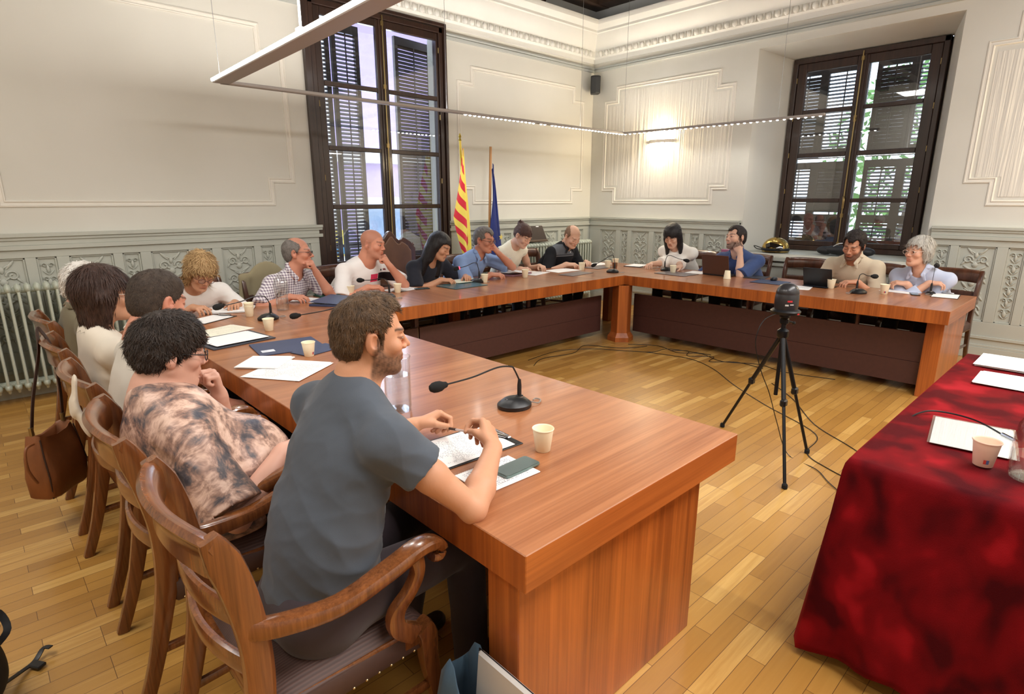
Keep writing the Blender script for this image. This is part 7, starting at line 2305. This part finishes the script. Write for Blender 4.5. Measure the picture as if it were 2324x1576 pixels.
# jacket on the back of the checked shirt man's chair
jk = sdf_object('jacket', [cone((-5.68, -.545, .90), (-5.20, -.545, .90), .028, .028, .02), cone((-5.66, -.56, .88), (-5.70, -.55, .45), .05, .06, .04, ((0, 1, 0), .5)), cone((-5.22, -.56, .88), (-5.20, -.55, .45), .05, .06, .04, ((0, 1, 0), .5)), cone((-5.45, -.545, .86), (-5.45, -.53, .42), .17, .19, .04, ((0, 1, 0), .22))], .009, cloth_mat('beige_jacket_cloth', srgb(150, 140, 112)), None, (), (-5.45, -.55, 0), None, lambda V, N: .006 * snoise(V, 30, 4), 2)
jk.location = (-5.45, -.55, 0); tag(jk, 'beige jacket hung over the chair of the man in the checked shirt', 'jacket')

# ---- handbag hanging on the chair
hb = thing('handbag', 'brown leather handbag hanging on the back of a chair in the near row', 'bag', (-7.345, -2.66, .02), R(48))
M_LBR = plain('brown_bag_leather', srgb(128, 76, 40), .5, nscale=7, namt=.10, bump=.15, bscale=90)
V = []; F = []; n = 40; lev = ((.165, .115, .055), (.18, .130, .068), (.28, .135, .070), (.38, .128, .058), (.46, .118, .045), (.505, .108, .040), (.50, .098, .030), (.40, .09, .03))
for i, (z, rx, ry) in enumerate(lev):
    for k in range(n):
        a_ = 2 * math.pi * k / n; ca, sa = math.cos(a_), math.sin(a_)
        x = rx * math.copysign(abs(ca) ** .35, ca); y = ry * math.copysign(abs(sa) ** .45, sa)
        dip = -.045 * (1 - (x / .13) ** 2) * (1 if 4 <= i <= 6 else 0)
        V.append((x * (1 + .02 * math.sin(z * 30 + k)), y * (1 + .06 * math.sin(k * 1.7 + z * 22)), z + dip + .012 * (x > 0.1) * (i < 2)))
for i in range(len(lev) - 1):
    for k in range(n):
        k2 = (k + 1) % n; F.append((i * n + k, i * n + k2, (i + 1) * n + k2, (i + 1) * n + k))
F.append(tuple(reversed(range(n)))); F.append(tuple(range((len(lev) - 1) * n, len(lev) * n)))
m = MB(); m.add(V, F); m.build('bag_body', M_LBR, hb, smooth=True, ang=70)
for sx in (-1, 1):
    m = MB(); m.tube([(sx * .116, -.050, .17), (sx * .124, -.060, .28), (sx * .118, -.048, .38), (sx * .108, -.038, .47)], .0035, 6)
    m.build('piping', plain('dark_strap_leather', srgb(58, 36, 26), .5), hb, smooth=True)
m = MB()
m.sweep(crom([(-.10, 0, .50), (-.05, .0, .66), (.05, .01, .86), (.09, .03, .955), (.11, .03, .955), (.12, .0, .86), (.12, 0, .66), (.10, 0, .50)], 5), .009, .003, n=6, up=(0, 1, 0)); m.build('shoulder_strap', _mc['dark_strap_leather'], hb, smooth=True)
m = MB(); m.tube(crom([(-.125, -.02, .46), (-.175, -.02, .45), (-.185, -.02, .36), (-.15, -.02, .27)], 6), .006, 8); m.build('side_strap', M_LBR, hb, smooth=True)
for xx_ in (-.10, .10):
    m = MB(); m.tube([(xx_, 0, .49), (xx_, 0, .53)], .010, 8); m.build('buckle', M_BRASS, hb, smooth=True)
tt = sdf_object('cloth_bag', [cone((-7.285, -3.585, .945), (-7.30, -3.60, .86), .034, .044, .02, ((1, 0, 0), .3)), cone((-7.30, -3.60, .86), (-7.28, -3.66, .78), .040, .030, .02, ((1, 0, 0), .3))], .007, cloth_mat('cream_canvas', srgb(196, 184, 166)), None, (), (-7.31, -3.62, 0), None, lambda V, N: .004 * snoise(V, 40, 8), 2)
tt.location = (-7.31, -3.62, 0); tag(tt, 'cream cloth hanging on the chair back of the man in the pale polo', 'cloth')

# ---- black rucksack at the lower left edge
rk = thing('rucksack', 'black rucksack with loose straps on the floor at the left edge', 'bag', (-7.72, -3.98, 0))
M_NY = plain('black_rucksack_nylon', srgb(16, 16, 18), .7, nscale=30)
sdf_object('body', [cone((-7.74, -3.86, .10), (-7.74, -3.86, .30), .115, .10, .05), cone((-7.76, -4.06, .10), (-7.76, -4.06, .28), .12, .10, .05), ell((-7.70, -3.84, .14), (.07, .07, .10), None, .03)], .010, M_NY, rk, (), (-7.72, -3.98, 0), None, lambda V, N: .006 * snoise(V, 24, 3), 2)
m = MB(); m.sweep(crom([(.04, .10, .32), (.10, .16, .30), (.12, .13, .24), (.08, .08, .22)], 5), .011, .003, n=6, up=(0, 1, 0)); m.build('top_strap', M_NY, rk, smooth=True)
m = MB(); m.sweep(crom([(.06, .12, .05), (.12, .20, .02), (.16, .24, .012), (.19, .27, .03), (.21, .25, .035)], 5), .009, .0025, n=6, up=(0, 0, 1)); m.box((.165, .215, .012), (.03, .05, .012), rz=.6, bev=.003); m.build('buckle_strap', M_BLACK, rk, smooth=True)
m = MB(); m.tube([(.07, .12, .262), (.10, .145, .255)], .009, 8); m.build('buckle', M_CHROME, rk, smooth=True)

# ---- blue bag with a silver laptop at the table foot
bb_ = thing('tote_bag', 'blue grey cloth bag on the floor against the near table end', 'bag', (-6.70, -5.21, 0))
M_BLUC = cloth_mat('blue_grey_canvas', srgb(70, 92, 110))
V = []; F = []; n = 40; hts = ((.004, .05, .16), (.02, .06, .19), (.15, .062, .20), (.26, .062, .19), (.34, .055, .175))
for i, (z, rx, ry) in enumerate(hts):
    for k in range(n):
        a = 2 * math.pi * k / n; w = 1 + .05 * math.sin(5 * a + i) + .03 * math.sin(9 * a)
        ca, sa = math.cos(a), math.sin(a)
        y = ry * math.copysign(abs(sa) ** .6, sa) * w
        up_ = (.085 * math.exp(-((y - .115) / .035) ** 2) - .05 * math.exp(-((y + .02) / .09) ** 2)) if i == 4 else 0
        V.append((rx * math.copysign(abs(ca) ** .6, ca) * w, y, z + up_))
for i in range(4):
    for k in range(n):
        k2 = (k + 1) % n; F.append((i * n + k, i * n + k2, (i + 1) * n + k2, (i + 1) * n + k))
F.append(tuple(reversed(range(n))))
m = MB(); m.add(V, F); b1_ = m.build('body', M_BLUC, bb_, smooth=True, ang=180); md = b1_.modifiers.new('t', 'SOLIDIFY'); md.thickness = .003
sl = thing('laptop', 'closed silver laptop standing in the blue grey bag', 'laptop', (-6.685, -5.275, .10), R(90))
m = MB(); Mq = Matrix.Rotation(R(5), 3, 'X'); m.box((0, 0, .17), (.30, .020, .32), M=Mq, bev=.008); m.build('body', plain('silver_laptop_metal', srgb(200, 196, 192), .4, .3), sl)
m = MB(); m.box((0, 0, .17), (.302, .003, .322), M=Mq); m.build('seam', M_BLACK, sl)
# ================================================================ CAMERA
cam = bpy.data.cameras.new('camera'); cam.sensor_width = 36; cam.lens = 1301.57 * 36 / 2324
cam.clip_start = .05; cam.clip_end = 100
co = bpy.data.objects.new('camera', cam); COL.objects.link(co)
yaw, pitch = -.7546, -.2507
fwd = Vector((-math.sin(yaw) * math.cos(pitch), math.cos(yaw) * math.cos(pitch), math.sin(pitch)))
co.rotation_euler = fwd.to_track_quat('-Z', 'Y').to_euler()
co.location = (-7.4867, -6.1188, 1.5879)
SC.camera = co
vs = SC.view_settings
vs.view_transform = 'Standard'; vs.look = 'None'; vs.exposure = 0.40; vs.gamma = 1; vs.use_curve_mapping = False
SC.cycles.max_bounces = 7; SC.cycles.diffuse_bounces = 4; SC.cycles.glossy_bounces = 4; SC.cycles.transparent_max_bounces = 16; SC.cycles.transmission_bounces = 8
SC.cycles.sample_clamp_indirect = 6; SC.cycles.caustics_reflective = False; SC.cycles.caustics_refractive = False
SC.cycles.use_denoising = True; SC.cycles.use_adaptive_sampling = True; SC.cycles.adaptive_threshold = .02
